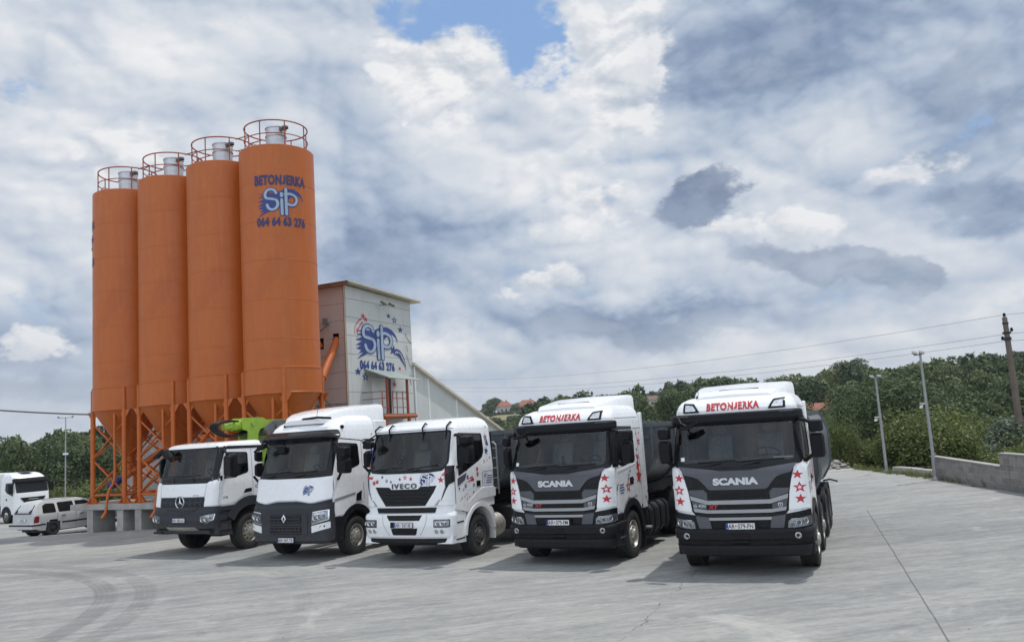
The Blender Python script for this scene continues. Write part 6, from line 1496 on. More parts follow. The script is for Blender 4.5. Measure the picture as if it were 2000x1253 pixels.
        q = MB(); q.box(min(sg*0.72, sg*1.2), max(sg*0.72, sg*1.2), 3.1, 4.2, 0.35, 0.95); q.build('fuel_tank', CHASSIS, R, 30, 0.05)
        q = MB(); q.box(min(sg*1.02, sg*1.16), max(sg*1.02, sg*1.16), 2.21, 2.30, 1.2, 2.86); q.build('side_fairing', BLACKP, R, 30, 0.02)
        mirror_pod(R, 1.40 if sg > 0 else 1.20, 1.70 if sg > 0 else 1.33, 0.28, 0.50, 2.20, 2.82, 2.62, [[(1.17, 0.55, 2.85), (1.28, 0.42, 2.86), (1.42, 0.42, 2.80)], [(1.2, 0.5, 2.12), (1.3, 0.42, 2.12), (1.42, 0.42, 2.24)]], sg)
        wheel(R, sg*1.06, 1.37, sg, 0.48, 0.30, 'front', RIMDARK); wheel(R, sg*0.93, 5.0, sg, 0.48, 0.56, 'rear'); mudguard(R, min(sg*0.62, sg*1.22), max(sg*0.62, sg*1.22), 5.0, 0.5, 0.57, 5, 175)
        fn = S_ if sg > 0 else (lambda u, z, o: S_(2.2-u, z, o))
        for VT, m_ in [(star2(0.90, 1.86, 0.065), 1), (star2(0.80, 1.66, 0.075, hollow=0.45), 1), (star2(1.18, 1.65, 0.055), 1), (star2(0.52, 1.62, 0.045), 1), (star2(0.70, 1.585, 0.03), 1), (star2(1.15, 1.485, 0.04), 1), (star2(1.36, 2.01, 0.075, 0.2), 0), (star2(1.37, 1.89, 0.075), 0), (star2(1.60, 2.04, 0.05), 0), (star2(1.74, 2.17, 0.06, hollow=0.4), 0), (star2(1.90, 2.18, 0.03), 0), (star2(2.03, 2.24, 0.045), 0), (star2(1.93, 2.75, 0.09, hollow=0.5), 0), (star2(1.90, 2.41, 0.11, 0.2), 1), (star2(2.0, 3.0, 0.035), 0),
                       (star2(0.62, 1.40, 0.035), 0), (star2(0.75, 1.43, 0.03), 0), (star2(0.84, 1.47, 0.03), 0), (star2(0.85, 1.36, 0.03), 0), (star2(0.95, 1.40, 0.028), 0), (star2(0.56, 1.36, 0.02), 1)]: decal(vd, fn, VT, 0.0165 if VT[0][0][0] < 1.58 else 0.004, m_, None)
        for VT in comet2(1.22, 1.86, 0.16, radians(-50), 1): decal(vd, fn, VT, 0.015, 0, None)
        for VT in comet2(1.97, 2.48, 0.15, radians(165), -1): decal(vd, fn, VT, 0.004, 1, None)
        ringp(vd, fn, rectp(1.69, 2.13, 1.57, 1.93), rectp(1.70, 2.12, 1.58, 1.92), 0.004, None, 1, None, None, inv and False)
        for k, (l0, l1) in enumerate(((1.86, 2.08), (1.82, 2.10), (1.80, 2.08), (1.76, 2.06))): decal(vd, fn, poly2(rectp(l0, l1, 1.80-k*0.055, 1.822-k*0.055)), 0.004, 1, None)
        logo2(vd, fn, 1.78, 1.83, 0.13, (1, 2), 0.004, None, 0.0004)
    # front emblem and stars
    ff = lambda x, z, o: F(x, z, 0.034+o)
    logo2(vd, ff, 0.62, 1.885, 0.38, (1, 2), 0.002, 0.06, 0.0008)
    for VT, m_ in [(star2(-0.90, 1.83, 0.075, 0.2), 0), (star2(-0.80, 1.86, 0.07), 0), (star2(-0.64, 1.965, 0.045), 1), (star2(-0.51, 1.875, 0.055, hollow=0.45), 1), (star2(-0.38, 1.85, 0.04), 1), (star2(-0.12, 1.905, 0.05), 0), (star2(0.03, 1.94, 0.06, hollow=0.45), 0), (star2(0.19, 1.905, 0.055), 0), (star2(0.98, 1.86, 0.085), 0)]: decal(vd, ff, VT, 0.002, m_, None)
    for VT in comet2(-0.90, 1.90, 0.13, radians(235), -1)[:2]: decal(vd, ff, VT, 0.0015, 0, 0.05)
    for VT in comet2(1.0, 1.92, 0.08, radians(165), 1)[:2]: decal(vd, ff, VT, 0.0015, 0, 0.05)
    vd.build('vinyl_print', [RED, NAVY, WHITE], R, 0)
    fm = MB(); fm.tube([(-0.98, 0.36, 2.96), (-1.02, 0.18, 2.88), (-1.02, 0.14, 2.80)], 0.018, 6); fm.prism(roundpoly([(-1.16, 2.66), (-0.92, 2.66), (-0.86, 2.80), (-1.12, 2.84)], 0.04), lambda u, v, d_: Vector((u, d_, v)), 0.06, 0.18); fm.build('kerb_mirror', BLACKP, R, 35)
    for x0, x1 in ((-0.85, -0.10), (0.12, 0.86)): wiper(R, [F(x0, 2.06, 0.02), F(x0+0.3, 2.11, 0.04)], [F(x0-0.05, 2.12, 0.025), F(x1, 2.19 if x1 > 0 else 2.17, 0.025)])
    chassis(R, 0.9, 6.0, [1.37, 5.0]); q = MB(); q.box(-0.75, 0.75, 0.35, 2.1, 0.45, 1.3); q.build('engine_block', CHASSIS, R, 0)
    return R

# ------------------------------------------------------------------ tall truck with the dark grille module
def dark_nosed_truck():
    R = truck_root('tractor_truck', POSE['re'], 'tall white truck with a long roof spoiler and charcoal bumper with a diamond badge')
    C = Cab([(1.0, 0.13, 1.205), (1.46, 0.12, 1.21), (2.0, 0.21, 1.205), (2.05, 0.25, 1.20), (2.9, 0.50, 1.15), (3.0, 0.54, 1.14), (3.14, 0.60, 1.125), (3.28, 0.72, 1.10), (3.38, 0.86, 1.06), (3.46, 1.05, 0.99), (3.51, 1.30, 0.90), (3.53, 1.5, 0.84)], 2.38, 0.24, 0.09)
    F = C.front
    gl = roundpoly([(-1.04, 2.17), (1.04, 2.17), (1.04, 2.93), (-1.04, 2.93)], 0.05)
    glo = roundpoly([(-1.165, 2.035), (-0.6, 2.01), (0.6, 2.01), (1.165, 2.035), (1.135, 2.96), (-1.135, 2.96)], 0.04)
    glm = [(-1.08, 2.10), (1.08, 2.10), (1.07, 2.945), (-1.07, 2.945)]
    win = roundpoly([(0.70, 2.85), (1.52, 2.79), (1.54, 2.24), (0.98, 2.11), (0.62, 2.08), (0.62, 2.5)], 0.08)
    winh = [(0.68, 2.87), (1.55, 2.81), (1.57, 2.22), (0.98, 2.08), (0.60, 2.05), (0.60, 2.5)]
    archh = [(1.30+0.72*cos(radians(t)), 0.5+0.74*sin(radians(t))) for t in range(180, -1, -10)]
    b = MB(); C.shell(b, 1.02, 3.53, [glm], [winh, archh]); C.shell(b, 1.5, 3.2, [glm], [winh], 1, 0.05, 0.08)
    Pn = [(-1.19, 1.50), (-0.72, 1.415), (-0.40, 1.47), (-0.30, 1.485), (0.30, 1.485), (0.40, 1.47), (0.72, 1.415), (1.19, 1.50), (1.18, 2.0), (0.6, 1.985), (-0.6, 1.985), (-1.18, 2.0)]
    panel(b, F, Pn, 0.03, -0.005, 0, 0.06, 0.1, 0.02); b.build('cab_body', [WHITE, DARKIN], R, 32)
    # roof spoiler
    sp = MB(); rows = []
    for y in (0.78, 0.92, 1.2, 1.7, 2.3, 2.8, 3.0, 3.05):
        top = interp(y, [0.78, 0.95, 1.3, 2.0, 3.05], [3.47, 3.60, 3.70, 3.79, 3.84]); wd = interp(y, [0.78, 1.1, 3.05], [0.62, 0.80, 0.96]); bot = 3.36
        rows.append([(x, y, z) for x, z in [(-wd, bot), (-wd*0.99, top-0.12), (-wd*0.94, top-0.03), (-wd*0.80, top), (0, top+0.02), (wd*0.80, top), (wd*0.94, top-0.03), (wd*0.99, top-0.12), (wd, bot)]])
    n = 9; sp.add([p for r in rows for p in r], [(i*n+k, i*n+k+1, (i+1)*n+k+1, (i+1)*n+k) for i in range(len(rows)-1) for k in range(n-1)] + [tuple(range(n-1, -1, -1)), tuple((len(rows)-1)*n+k for k in range(n))])
    spo = sp.build('roof_spoiler', WHITE, R, 35)
    for sg in (1, -1):
        q = MB(); q.box(min(sg*1.02, sg*1.12), max(sg*1.02, sg*1.12), 2.38, 2.95, 1.1, 3.38); q.build('side_fairing', WHITE, R, 30, 0.03)
    v = MB(); Pv = roundpoly([(-1.12, 2.90), (-0.95, 2.93), (0.95, 2.93), (1.12, 2.90), (1.10, 3.16), (-1.10, 3.16)], 0.04)
    V2, T2 = poly2(Pv, ru=0.05, rv=0.04); v.geo(V2, T2, lambda x, z, o: F(x, z, o if o <= 0 else 0.03+0.20*smooth(3.20, 2.94, z)), 0.2, -0.01); v.build('sun_visor', GLOSSBLK, R, 40)
    s = MB(); ringp(s, F, glo, gl, 0.012, -0.02); s.build('windscreen_surround', GLOSSBLK, R, 35)
    w = MB(); panel(w, F, glo, 0.006, None, 0, 0.06, 0.1); w.build('windscreen', GLASS, R, 35)
    interior(R, C, 1.45, 0.70, 3.0)
    # front module
    BU = Cab([(0.42, 0.13, 1.18), (0.50, 0.03, 1.23), (0.72, 0.0, 1.255), (1.05, 0.0, 1.255), (1.30, 0.03, 1.245), (1.44, 0.10, 1.225)], 0.42, 0.24, 0.10)
    bb = MB(); BU.shell(bb, 0.42, 1.40, dz=0.04, L=0.42)
    panel(bb, F, [(-1.18, 1.30), (1.18, 1.30), (1.19, 1.475), (0.72, 1.385), (0.42, 1.44), (0.30, 1.455), (-0.30, 1.455), (-0.42, 1.44), (-0.72, 1.385), (-1.19, 1.475)], 0.05, -0.01, 0, 0.06, 0.06)
    bo = bb.build('bumper', DARKP, R, 30)
    gq = MB(); panel(gq, BU.front, roundpoly([(-0.69, 1.16), (-0.46, 1.20), (0, 1.235), (0.46, 1.20), (0.69, 1.16), (0.67, 0.64), (-0.67, 0.64)][::-1], 0.03), 0.014, -0.01, 1, 0.08, 0.1)
    for z0, z1 in ((0.93, 1.16), (0.67, 0.88)):
        panel(gq, BU.front, rectp(-0.50, 0.50, z0, z1), 0.020, -0.01, 0, 0.08, 0.08, 0.02)
        for r_ in range(3):
            z = z0+0.03+r_*(z1-z0-0.06)/2
            panel(gq, BU.front, rectp(-0.48, 0.48, z-0.011, z+0.011), 0.032, 0.01, 1, 0.08, None)
        for k in range(8):
            x = -0.44+k*0.126; gq.geo(*stroke2([(x-0.05, z0+0.03), (x, (z0+z1)/2), (x+0.05, z0+0.03)], 0.010, tip=False), BU.front, 0.034, 0.01, 1); gq.geo(*stroke2([(x-0.05, z1-0.03), (x, (z0+z1)/2), (x+0.05, z1-0.03)], 0.010, tip=False), BU.front, 0.0345, 0.01, 1)
    D = [(0, 1.155), (-0.072, 1.05), (0, 0.945), (0.072, 1.05)]; Di = [(0, 1.10), (0.034, 1.05), (0, 1.00), (-0.034, 1.05)]
    V, T = poly2(D, Di); gq.geo(V, T, BU.front, 0.058, 0.03, 2); gq.build('grille', [GLOSSBLK, DARKP, CHROME], R, 30)
    for sg in (1, -1):
        P = [(0.80, 0.895), (1.215, 1.0), (1.21, 1.245), (0.83, 1.20)]; Pi = [(0.82, 0.92), (1.19, 1.015), (1.185, 1.225), (0.845, 1.18)]
        headlight(R, BU.front, Pi if sg > 0 else mirror(Pi), [(sg*0.90, 1.05, 0.055, 0), (sg*1.02, 1.08, 0.06, 0), (sg*1.12, 1.10, 0.05, 0)], P if sg > 0 else mirror(P), LAMPIN, 0.012, 0.03)
        q = MB(); P = [(0.80, 0.70), (1.225, 0.80), (1.225, 0.955), (0.80, 0.865)]; panel(q, BU.front, P if sg > 0 else mirror(P), 0.020, -0.01, 0, 0.06, 0.06, 0.015); P = [(1.0, 0.80), (1.14, 0.83), (1.14, 0.88), (1.05, 0.87)]; panel(q, BU.front, P if sg > 0 else mirror(P), 0.022, None, 1, None, None); q.build('bumper_inlay', [WHITE, GLOSSBLK], bo, 30)
        S_ = C.side(sg); inv = sg < 0
        dp = [(0.42, 1.06), (0.92, 1.04), (1.05, 1.20), (1.30, 1.29), (1.62, 1.33), (1.62, 2.0), (1.66, 2.84), (0.62, 2.92), (0.46, 2.1)]
        d = MB(); ringp(d, S_, dp, win, 0.012, -0.004, 0, 0.12, 0.12, inv); do = d.build('door', WHITE, R, 30)
        q = MB(); panel(q, S_, win, 0.004, -0.012, 0, 0.12, 0.12, 0, inv); q.build('side_window', GLASSD, do, 30)
        q = MB(); ringp(q, S_, win, [(1.1+(u-1.1)*0.94, 2.45+(v-2.45)*0.92) for u, v in win], 0.015, 0.0, 0, 0.12, 0.12, inv); q.build('window_frame', GLOSSBLK, do, 30)
        q = MB(); panel(q, S_, [(0.44, 1.40), (1.28, 1.50), (1.28, 1.56), (0.44, 1.47)], 0.018, 0.008, 0, 0.12, None, 0, inv); panel(q, S_, [(1.30, 1.33), (1.52, 1.33), (1.55, 1.58), (1.33, 1.51)], 0.022, 0.0, 1, 0.12, None, 0, inv); q.build('door_trim', [SILVER, GLOSSBLK], do, 30)
        q = MB(); 
        for P in ([(0.55, 2.96), (1.62, 2.86), (1.70, 2.83), (1.80, 2.87), (2.36, 2.86), (2.36, 2.885), (1.80, 2.895), (1.70, 2.86), (1.62, 2.885), (0.55, 2.985)], rectp(1.655, 1.667, 1.35, 2.82), rectp(0.425, 0.437, 1.06, 2.0)): panel(q, S_, P, 0.014, None, 0, 0.12, None, 0, inv)
        q.build('body_seam', GLOSSBLK, R, 0)
        fender(R, S_, 1.30, 0.5, 0.60, 0.76, 0.035, BLACKP, inv)
        q = MB(); q.box(min(sg*0.85, sg*1.22), max(sg*0.85, sg*1.22), 0.30, 0.66, 0.42, 1.03); q.box(min(sg*1.0, sg*1.225), max(sg*1.0, sg*1.225), 0.36, 0.66, 0.52, 0.55); q.build('entry_step', BLACKP, R, 30, 0.02)
        q = MB(); c = S_(0.97, 3.24, 0.0); q.lathe([(0.05, -0.02), (0.05, 0.03), (0.035, 0.05), (0, 0.05)], 12, c, (sg, 0, 0)); q.build('side_camera', BLACKP, R, 40)
        mirror_pod(R, 1.36 if sg > 0 else 1.20, 1.68 if sg > 0 else 1.29, 0.34, 0.56, 2.08, 2.74, 2.46, [[(1.2, 0.62, 1.96), (1.30, 0.50, 1.95), (1.42, 0.46, 2.10)], [(1.14, 0.70, 2.86), (1.22, 0.5, 2.86), (1.38, 0.46, 2.72)]], sg)
        wheel(R, sg*1.06, 1.30, sg, 0.48, 0.30, 'front', STEELRIM if sg < 0 else ALLOYD); wheel(R, sg*0.93, 5.0, sg, 0.48, 0.56, 'rear')
        q = MB(); q.box(min(sg*0.72, sg*1.2), max(sg*0.72, sg*1.2), 2.3, 4.0, 0.35, 0.98); q.build('fuel_tank', CHASSIS, R, 30, 0.05)
    q = MB(); panel(q, BU.front, rectp(-0.29, 0.29, 0.45, 0.60), 0.01, -0.01, 0, 0.1, None); q.build('plate_bracket', BLACKP, R, 30)
    plate(R, ('AR', '047-TB'), -0.012, 0.53)
    vd = MB(); logo2(vd, lambda x, z, o: F(x, z, 0.032+o), 0.62, 1.72, 0.30, None, 0.002, 0.06, 0.0007); vd.build('vinyl_print', [NAVY, PALEB], R, 0)
    for x0, x1 in ((-0.85, -0.05), (0.10, 0.80)): wiper(R, [F(x0, 2.04, 0.02), F(x0+0.35, 2.10, 0.045)], [F(x0-0.05, 2.14, 0.03), F(x1, 2.18, 0.03)])
    fm = MB(); fm.tube([(-0.98, 0.40, 2.98), (-0.92, 0.24, 2.93), (-0.86, 0.22, 2.86)], 0.018, 6); fm.prism(roundpoly([(-1.06, 2.74), (-0.80, 2.82), (-0.74, 2.94), (-1.0, 2.88)], 0.03), lambda u, v, d_: Vector((u, d_, v)), 0.16, 0.27); fm.build('kerb_mirror', BLACKP, R, 35)
    im = MB(); im.prism(roundpoly([(-0.52, 2.66), (-0.28, 2.66), (-0.26, 2.82), (-0.50, 2.84)], 0.04), lambda u, v, d_: Vector((u, d_, v)), 0.36, 0.42); im.tube([(-0.4, 0.4, 2.83), (-0.4, 0.5, 2.92)], 0.012, 5); im.build('inner_mirror', BLACKP, R, 35)
    q = MB(); q.tube([(-0.30, 0.93, 3.44), (0.0, 0.80, 3.50), (0.5, 0.76, 3.52), (0.9, 0.80, 3.48)], 0.03, 8); q.build('horn_bar', BLACKP, R, 40)
    q = MB(); q.tube([(0.36, 0.88, 3.46), (0.44, 0.94, 4.0)], 0.006, 5); q.lathe([(0.05, 0), (0.04, 0.06), (0, 0.07)], 10, (0.36, 0.86, 3.42), (0, 0, 1)); q.build('roof_antenna', BLACKT, R, 40)
    q = MB(); c = F(-0.62, 3.34, 0.0); q.lathe([(0.045, -0.02), (0.045, 0.04), (0, 0.05)], 10, c, (0, -1, 0.6)); c = F(0.30, 3.42, 0.0); q.lathe([(0.045, -0.02), (0.045, 0.05), (0, 0.06)], 10, c, (0, -1, 0.6)); q.build('roof_marker', BLACKP, R, 40)
    chassis(R, 0.9, 6.0, [1.30, 5.0]); q = MB(); q.box(-0.75, 0.75, 0.40, 2.2, 0.45, 1.4); q.build('engine_block', CHASSIS, R, 0)
    return R

# ------------------------------------------------------------------ flat roofed pump truck with a lime green boom
def pump_truck():
    R = truck_root('pump_truck', POSE['mb'], 'flat roofed white pump truck with a folded lime green boom and round emblem')
    C = Cab([(1.26, 0.08, 1.21), (1.36, 0.07, 1.22), (1.92, 0.15, 1.225), (2.0, 0.19, 1.215), (2.9, 0.41, 1.165), (2.94, 0.42, 1.16), (3.0, 0.46, 1.13), (3.04, 0.56, 1.08), (3.07, 0.80, 0.98), (3.08, 1.0, 0.9)], 2.02, 0.20, 0.08)
    F = C.front
    gl = roundpoly([(-1.04, 2.10), (1.02, 2.10), (1.02, 2.89), (-1.04, 2.89)], 0.05); glm = [(-1.09, 2.04), (1.09, 2.04), (1.09, 2.91), (-1.09, 2.91)]
    glo = [(-1.18, 1.99), (-1.0, 1.95), (0.86, 1.95), (0.95, 2.0), (1.18, 2.05), (1.15, 2.925), (-1.15, 2.925)]
    win = roundpoly([(0.62, 2.78), (1.41, 2.74), (1.41, 2.16), (0.84, 2.05), (0.52, 2.04), (0.52, 2.3)], 0.08); winh = [(0.58, 2.80), (1.44, 2.76), (1.44, 2.13), (0.84, 2.02), (0.49, 2.01), (0.49, 2.3)]
    archh = [(1.45+0.90*cos(radians(t)), 0.5+0.92*sin(radians(t))) for t in range(180, -1, -10)]
    b = MB(); C.shell(b, 1.27, 3.08, [glm], [winh, archh]); C.shell(b, 1.5, 3.0, [glm], [winh], 1, 0.05, 0.08)
    panel(b, F, [(-0.88, 1.595), (0.84, 1.595), (0.895, 1.94), (-0.90, 1.94)], 0.028, -0.005, 0, 0.06, 0.1, 0.01)
    for sg in (1, -1):
        P = [(0.875, 1.33), (1.20, 1.36), (1.205, 2.0), (0.98, 1.985), (0.925, 1.955)]; panel(b, F, P if sg > 0 else mirror(P), 0.034, -0.005, 0, 0.05, 0.1, 0.015)
    b.build('cab_body', [WHITE, DARKIN], R, 32)
    s = MB(); ringp(s, F, glo, gl, 0.010, -0.02); s.build('windscreen_surround', GLOSSBLK, R, 35)
    w = MB(); panel(w, F, glo, 0.005, None, 0, 0.06, 0.1); w.build('windscreen', GLASS, R, 35)
    interior(R, C, 1.45, 0.62, 2.95)
    q = MB(); q.box(-0.30, -0.10, 0.34, 0.42, 2.08, 2.24); q.build('tablet_holder', BLACKP, R, 30, 0.02)
    gq = MB(); panel(gq, F, [(-0.88, 1.30), (0.85, 1.30), (0.84, 1.585), (-0.88, 1.585)], 0.020, -0.01, 1, 0.08, 0.08)
    for z in (1.37, 1.51):
        for k in range(9):
            x = -0.80+k*0.195; panel(gq, F, [(x, z-0.03), (x+0.13, z-0.03), (x+0.115, z+0.03), (x+0.015, z+0.03)], 0.024, None, 0, None, None)
        panel(gq, F, rectp(-0.86, 0.83, z+0.045, z+0.065), 0.030, 0.01, 1, 0.08, None)
    BU = Cab([(0.68, 0.10, 1.19), (0.74, 0.02, 1.23), (0.96, -0.04, 1.265), (1.18, -0.02, 1.265), (1.28, 0.01, 1.255), (1.32, 0.05, 1.235)], 0.34, 0.24, 0.09)
    panel(gq, BU.front, [(-0.70, 1.295), (-0.60, 1.22), (-0.12, 1.135), (0.06, 1.135), (0.58, 1.22), (0.70, 1.295)], 0.016, -0.01, 1, 0.06, 0.06)
    for k in range(8):
        x = -0.52+k*0.145; z = 1.19+abs(x)*0.075; panel(gq, BU.front, [(x, z), (x+0.09, z), (x+0.08, z+0.035), (x+0.01, z+0.035)], 0.020, None, 0, None, None)
    c = F(-0.03, 1.45, 0.045); gq.tube([c+Vector((0.165*cos(t*pi/16), 0, 0.165*sin(t*pi/16))) for t in range(33)], 0.014, 6, 2)
    for a in (90, 210, 330):
        a = radians(a); e1 = Vector((cos(a), 0, sin(a))); n_ = Vector((-sin(a), 0, cos(a)))
        gq.add([c+e1*0.16, c+n_*0.026, c-n_*0.026, c+Vector((0, -0.022, 0))], [(0, 1, 3), (0, 3, 2), (1, 2, 3), (0, 2, 1)], 2)
    gq.build('grille', [GLOSSBLK, DARKP, CHROME], R, 30)
    bb = MB(); BU.shell(bb, 0.68, 1.32, dz=0.04, L=0.34); bo = bb.build('bumper', DARKP, R, 30)
    q = MB(); panel(q, BU.front, [(-0.56, 0.785), (-0.50, 0.69), (0.58, 0.685), (0.66, 0.70), (0.57, 0.785)], 0.03, -0.02, 0, 0.1, None); q.build('skid_plate', ALLOYD, bo, 30)
    q = MB(); q.box(-1.0, 1.1, 0.06, 0.45, 0.60, 0.69); q.box(-1.05, -0.75, -0.02, 0.3, 0.60, 0.66); q.build('tow_beam', CHASSIS, R, 30)
    for sg in (1, -1):
        P = [(0.80, 0.925), (0.92, 0.885), (1.04, 0.89), (1.20, 0.97), (1.225, 1.13), (1.0, 1.10), (0.80, 1.06)]; Pi = [(1.01+(x-1.01)*0.93, 1.0+(z-1.0)*0.91) for x, z in P]
        headlight(R, BU.front, Pi if sg > 0 else mirror(Pi), [(sg*0.90, 0.98, 0.06, 0), (sg*1.03, 0.995, 0.07, 0), (sg*1.14, 1.03, 0.05, 0)], P if sg > 0 else mirror(P), LAMPIN, 0.010, 0.03)
        S_ = C.side(sg); inv = sg < 0
        dp = [(0.30, 1.35), (0.72, 1.34), (0.90, 1.40), (1.13, 1.51), (1.54, 1.56), (1.54, 2.80), (0.60, 2.84), (0.36, 2.1)]
        d = MB(); ringp(d, S_, dp, win, 0.012, -0.004, 0, 0.12, 0.12, inv); do = d.build('door', WHITE, R, 30)
        q = MB(); panel(q, S_, win, 0.004, -0.012, 0, 0.12, 0.12, 0, inv); q.build('side_window', GLASSD, do, 30)
        q = MB(); ringp(q, S_, win, [(1.0+(u-1.0)*0.93, 2.42+(v-2.42)*0.92) for u, v in win], 0.015, 0.0, 0, 0.12, 0.12, inv); q.build('window_frame', GLOSSBLK, do, 30)
        q = MB(); panel(q, S_, [(1.18, 1.59), (1.50, 1.61), (1.50, 1.71), (1.27, 1.70)], 0.022, 0.0, 0, None, None, 0.03, inv); q.build('door_handle', GLOSSBLK, do, 30)
        q = MB(); panel(q, S_, [(0.50, 2.86), (2.0, 2.84), (2.0, 2.91), (0.44, 2.95)], 0.010, -0.005, 0, 0.12, None, 0, inv); panel(q, S_, [(0.30, 2.0), (0.44, 2.0), (0.58, 2.84), (0.50, 2.86)], 0.008, -0.005, 0, 0.05, 0.1, 0, inv); panel(q, S_, rectp(1.545, 1.557, 1.56, 2.84), 0.013, None, 1, None, 0.2, 0, inv); q.build('side_trim', [GLOSSBLK, GREYP], R, 30)
        fender(R, S_, 1.45, 0.5, 0.74, 1.0, 0.05, DARKP, inv, 150, -2)
        q = MB(); q.prism(roundpoly([(0.20, 0.56), (0.78, 0.50), (0.72, 0.8), (0.80, 1.1), (0.92, 1.30), (0.22, 1.30)], 0.03), lambda u, v, k: Vector((sg*k, u, v)), 0.85, 1.22); q.build('entry_step', DARKP, R, 30, 0.015)
        q = MB()
        for z in (0.62, 0.90, 1.15): q.box(min(sg*1.2, sg*1.235), max(sg*1.2, sg*1.235), 0.28, 0.74, z, z+0.035)
        q.build('step_tread', BLACKP, R, 0)
        mirror_pod(R, 1.32 if sg > 0 else 1.18, 1.66 if sg > 0 else 1.26, 0.36, 0.58, 2.06, 2.72, None, [[(1.16, 0.62, 2.84), (1.26, 0.46, 2.83), (1.42, 0.46, 2.72)], [(1.2, 0.55, 2.08), (1.3, 0.46, 2.08)]], sg, False, GLOSSBLK)
        wheel(R, sg*1.05, 1.45, sg, 0.51, 0.33, 'front', ALLOYD)
        for y in (3.6, 5.6, 6.95): wheel(R, sg*(1.05 if y < 4 else 0.95), y, sg, 0.51, 0.33 if y < 4 else 0.58, 'front' if y < 4 else 'rear', STEELRIM)
    vd = MB(); S_ = C.side(1); vd.geo(*shift(text2('2748', 0.06, 1.0, 0.02), 0.52, 1.50), S_, 0.014, None, 0)
    V, T = stroke2([(1.73+0.075*cos(t*pi/8), 1.74+0.035*sin(t*pi/8)) for t in range(17)], 0.010, tip=False); vd.geo(V, T, S_, 0.004, None, 1); vd.build('side_marks', [GREYP, PLATEB], R, 0)
    tx = MB(); tx.geo(*shift(text2('AROCS', 0.03, 1.6, 0.01), 0.55, 1.615), F, 0.032, None, 0); tx.build('badge', GREYP, R, 0)
    plate(R, ('AR', '065-AS'), -0.05, 0.975)
    for x0, x1 in ((-0.72, -0.25), (0.10, 0.55)): wiper(R, [F(x0+0.3, 1.99, 0.02), F(x0+0.2, 2.13, 0.05)], [F(x0-0.35, 2.15, 0.03), F(x1, 2.17, 0.03)])
    fm = MB(); fm.tube([(-0.95, 0.42, 2.93), (-1.02, 0.22, 2.90)], 0.02, 6)
    fm.prism(roundpoly([(-1.22, 2.74), (-0.80, 2.98), (-0.74, 2.92), (-0.62, 2.66), (-0.70, 2.68), (-0.86, 2.84), (-1.20, 2.70)], 0.02), lambda u, v, d_: Vector((u, d_, v)), 0.10, 0.24); fm.build('kerb_mirror', BLACKP, R, 35)
    # boom: a folded concrete placing arm above and behind the cab
    B = empty('pump_boom', (0, 0, 0), 0, parent=R)
    tr = lambda x: (lambda u, v, k: Vector((x+k, u, v)))
    q = MB()
    q.tube([(0, 1.95, 3.55), (0, 2.72, 3.56)], 0.175, 20); q.tube([(0, 1.62, 3.50), (0, 1.95, 3.54)], [0.10, 0.13], 14)
    for x in (-0.21, 0.17): q.prism(roundpoly([(2.18, 3.76), (3.05, 3.76), (3.30, 3.62), (3.34, 3.42), (3.05, 3.44), (2.92, 3.40), (2.84, 3.28), (2.82, 3.0), (2.40, 3.0), (2.42, 3.36), (2.20, 3.40)], 0.06), tr(x), 0, 0.04)
    q.prism(roundpoly([(2.62, 3.70), (7.4, 3.62), (7.6, 3.45), (7.4, 3.34), (2.70, 3.42)], 0.05), tr(-0.17), 0, 0.34)
    q.prism(roundpoly([(3.3, 3.30), (7.2, 3.22), (7.3, 3.05), (7.2, 2.94), (3.3, 2.98), (3.1, 3.12)], 0.05), tr(-0.60), 0, 0.30)
    for x in (-0.225, 0.225): q.lathe([(0, -0.02), (0.085, -0.02), (0.085, 0.02), (0, 0.02)], 16, (x, 2.62, 3.60), (1, 0, 0)); 
    q.build('boom_arm', LIME, B, 30, 0.01)
    q = MB(); 
    for x in (-0.30, 0.22): q.prism(roundpoly([(3.0, 3.30), (3.10, 3.46), (3.42, 3.66), (4.05, 3.66), (4.1, 3.46), (3.5, 3.34), (3.24, 3.16)], 0.08), tr(x), 0, 0.07)
    q.lathe([(0, -0.36), (0.11, -0.36), (0.11, 0.36), (0, 0.36)], 18, (0, 3.16, 3.30), (1, 0, 0)); q.lathe([(0, -0.34), (0.14, -0.34), (0.14, 0.34), (0, 0.34)], 18, (0, 3.62, 3.50), (1, 0, 0)); q.build('boom_joint', GUNM, B, 35)
    q = MB(); 
    for k in range(4):
        x = -0.14+k*0.09; q.tube(spline([(x, 2.9, 3.42), (x, 2.3, 3.28), (x, 1.85, 3.22), (x, 1.45, 3.34), (x, 1.28, 3.48), (x, 1.36, 3.62), (x, 1.70, 3.68), (x, 2.1, 3.66)], 5), 0.032, 7)
    q.build('hose_bundle', BLACKP, B, 40)
    q = MB(); q.lathe([(0.45, 0), (0.45, 0.3), (0.34, 0.45), (0.34, 1.6), (0.40, 1.9), (0, 1.9)], 24, (0, 3.0, 1.1), (0, 0, 1)); q.build('slewing_column', LIME, B, 35)
    q = MB(); q.tube([(0.3, 3.0, 3.1), (0.3, 3.35, 2.6), (0.3, 3.6, 1.6)], 0.07, 10); q.build('delivery_pipe', LIME, B, 40)
    q = MB(); q.box(-1.2, 1.2, 2.35, 7.4, 1.0, 1.5); q.build('pump_deck', GUNM, R, 30, 0.03); q = MB(); q.prism([(6.4, 1.5), (7.9, 1.5), (8.0, 2.1), (6.6, 2.1)], tr(-0.9), 0, 1.8); q.build('concrete_hopper', GUNM, R, 30)
    chassis(R, 0.9, 7.8, [1.45, 3.6, 5.6, 6.95]); q = MB(); q.box(-0.75, 0.75, 0.35, 2.0, 0.55, 1.4); q.build('engine_block', CHASSIS, R, 0)
    return R
slotted_truck(); dark_nosed_truck(); pump_truck()

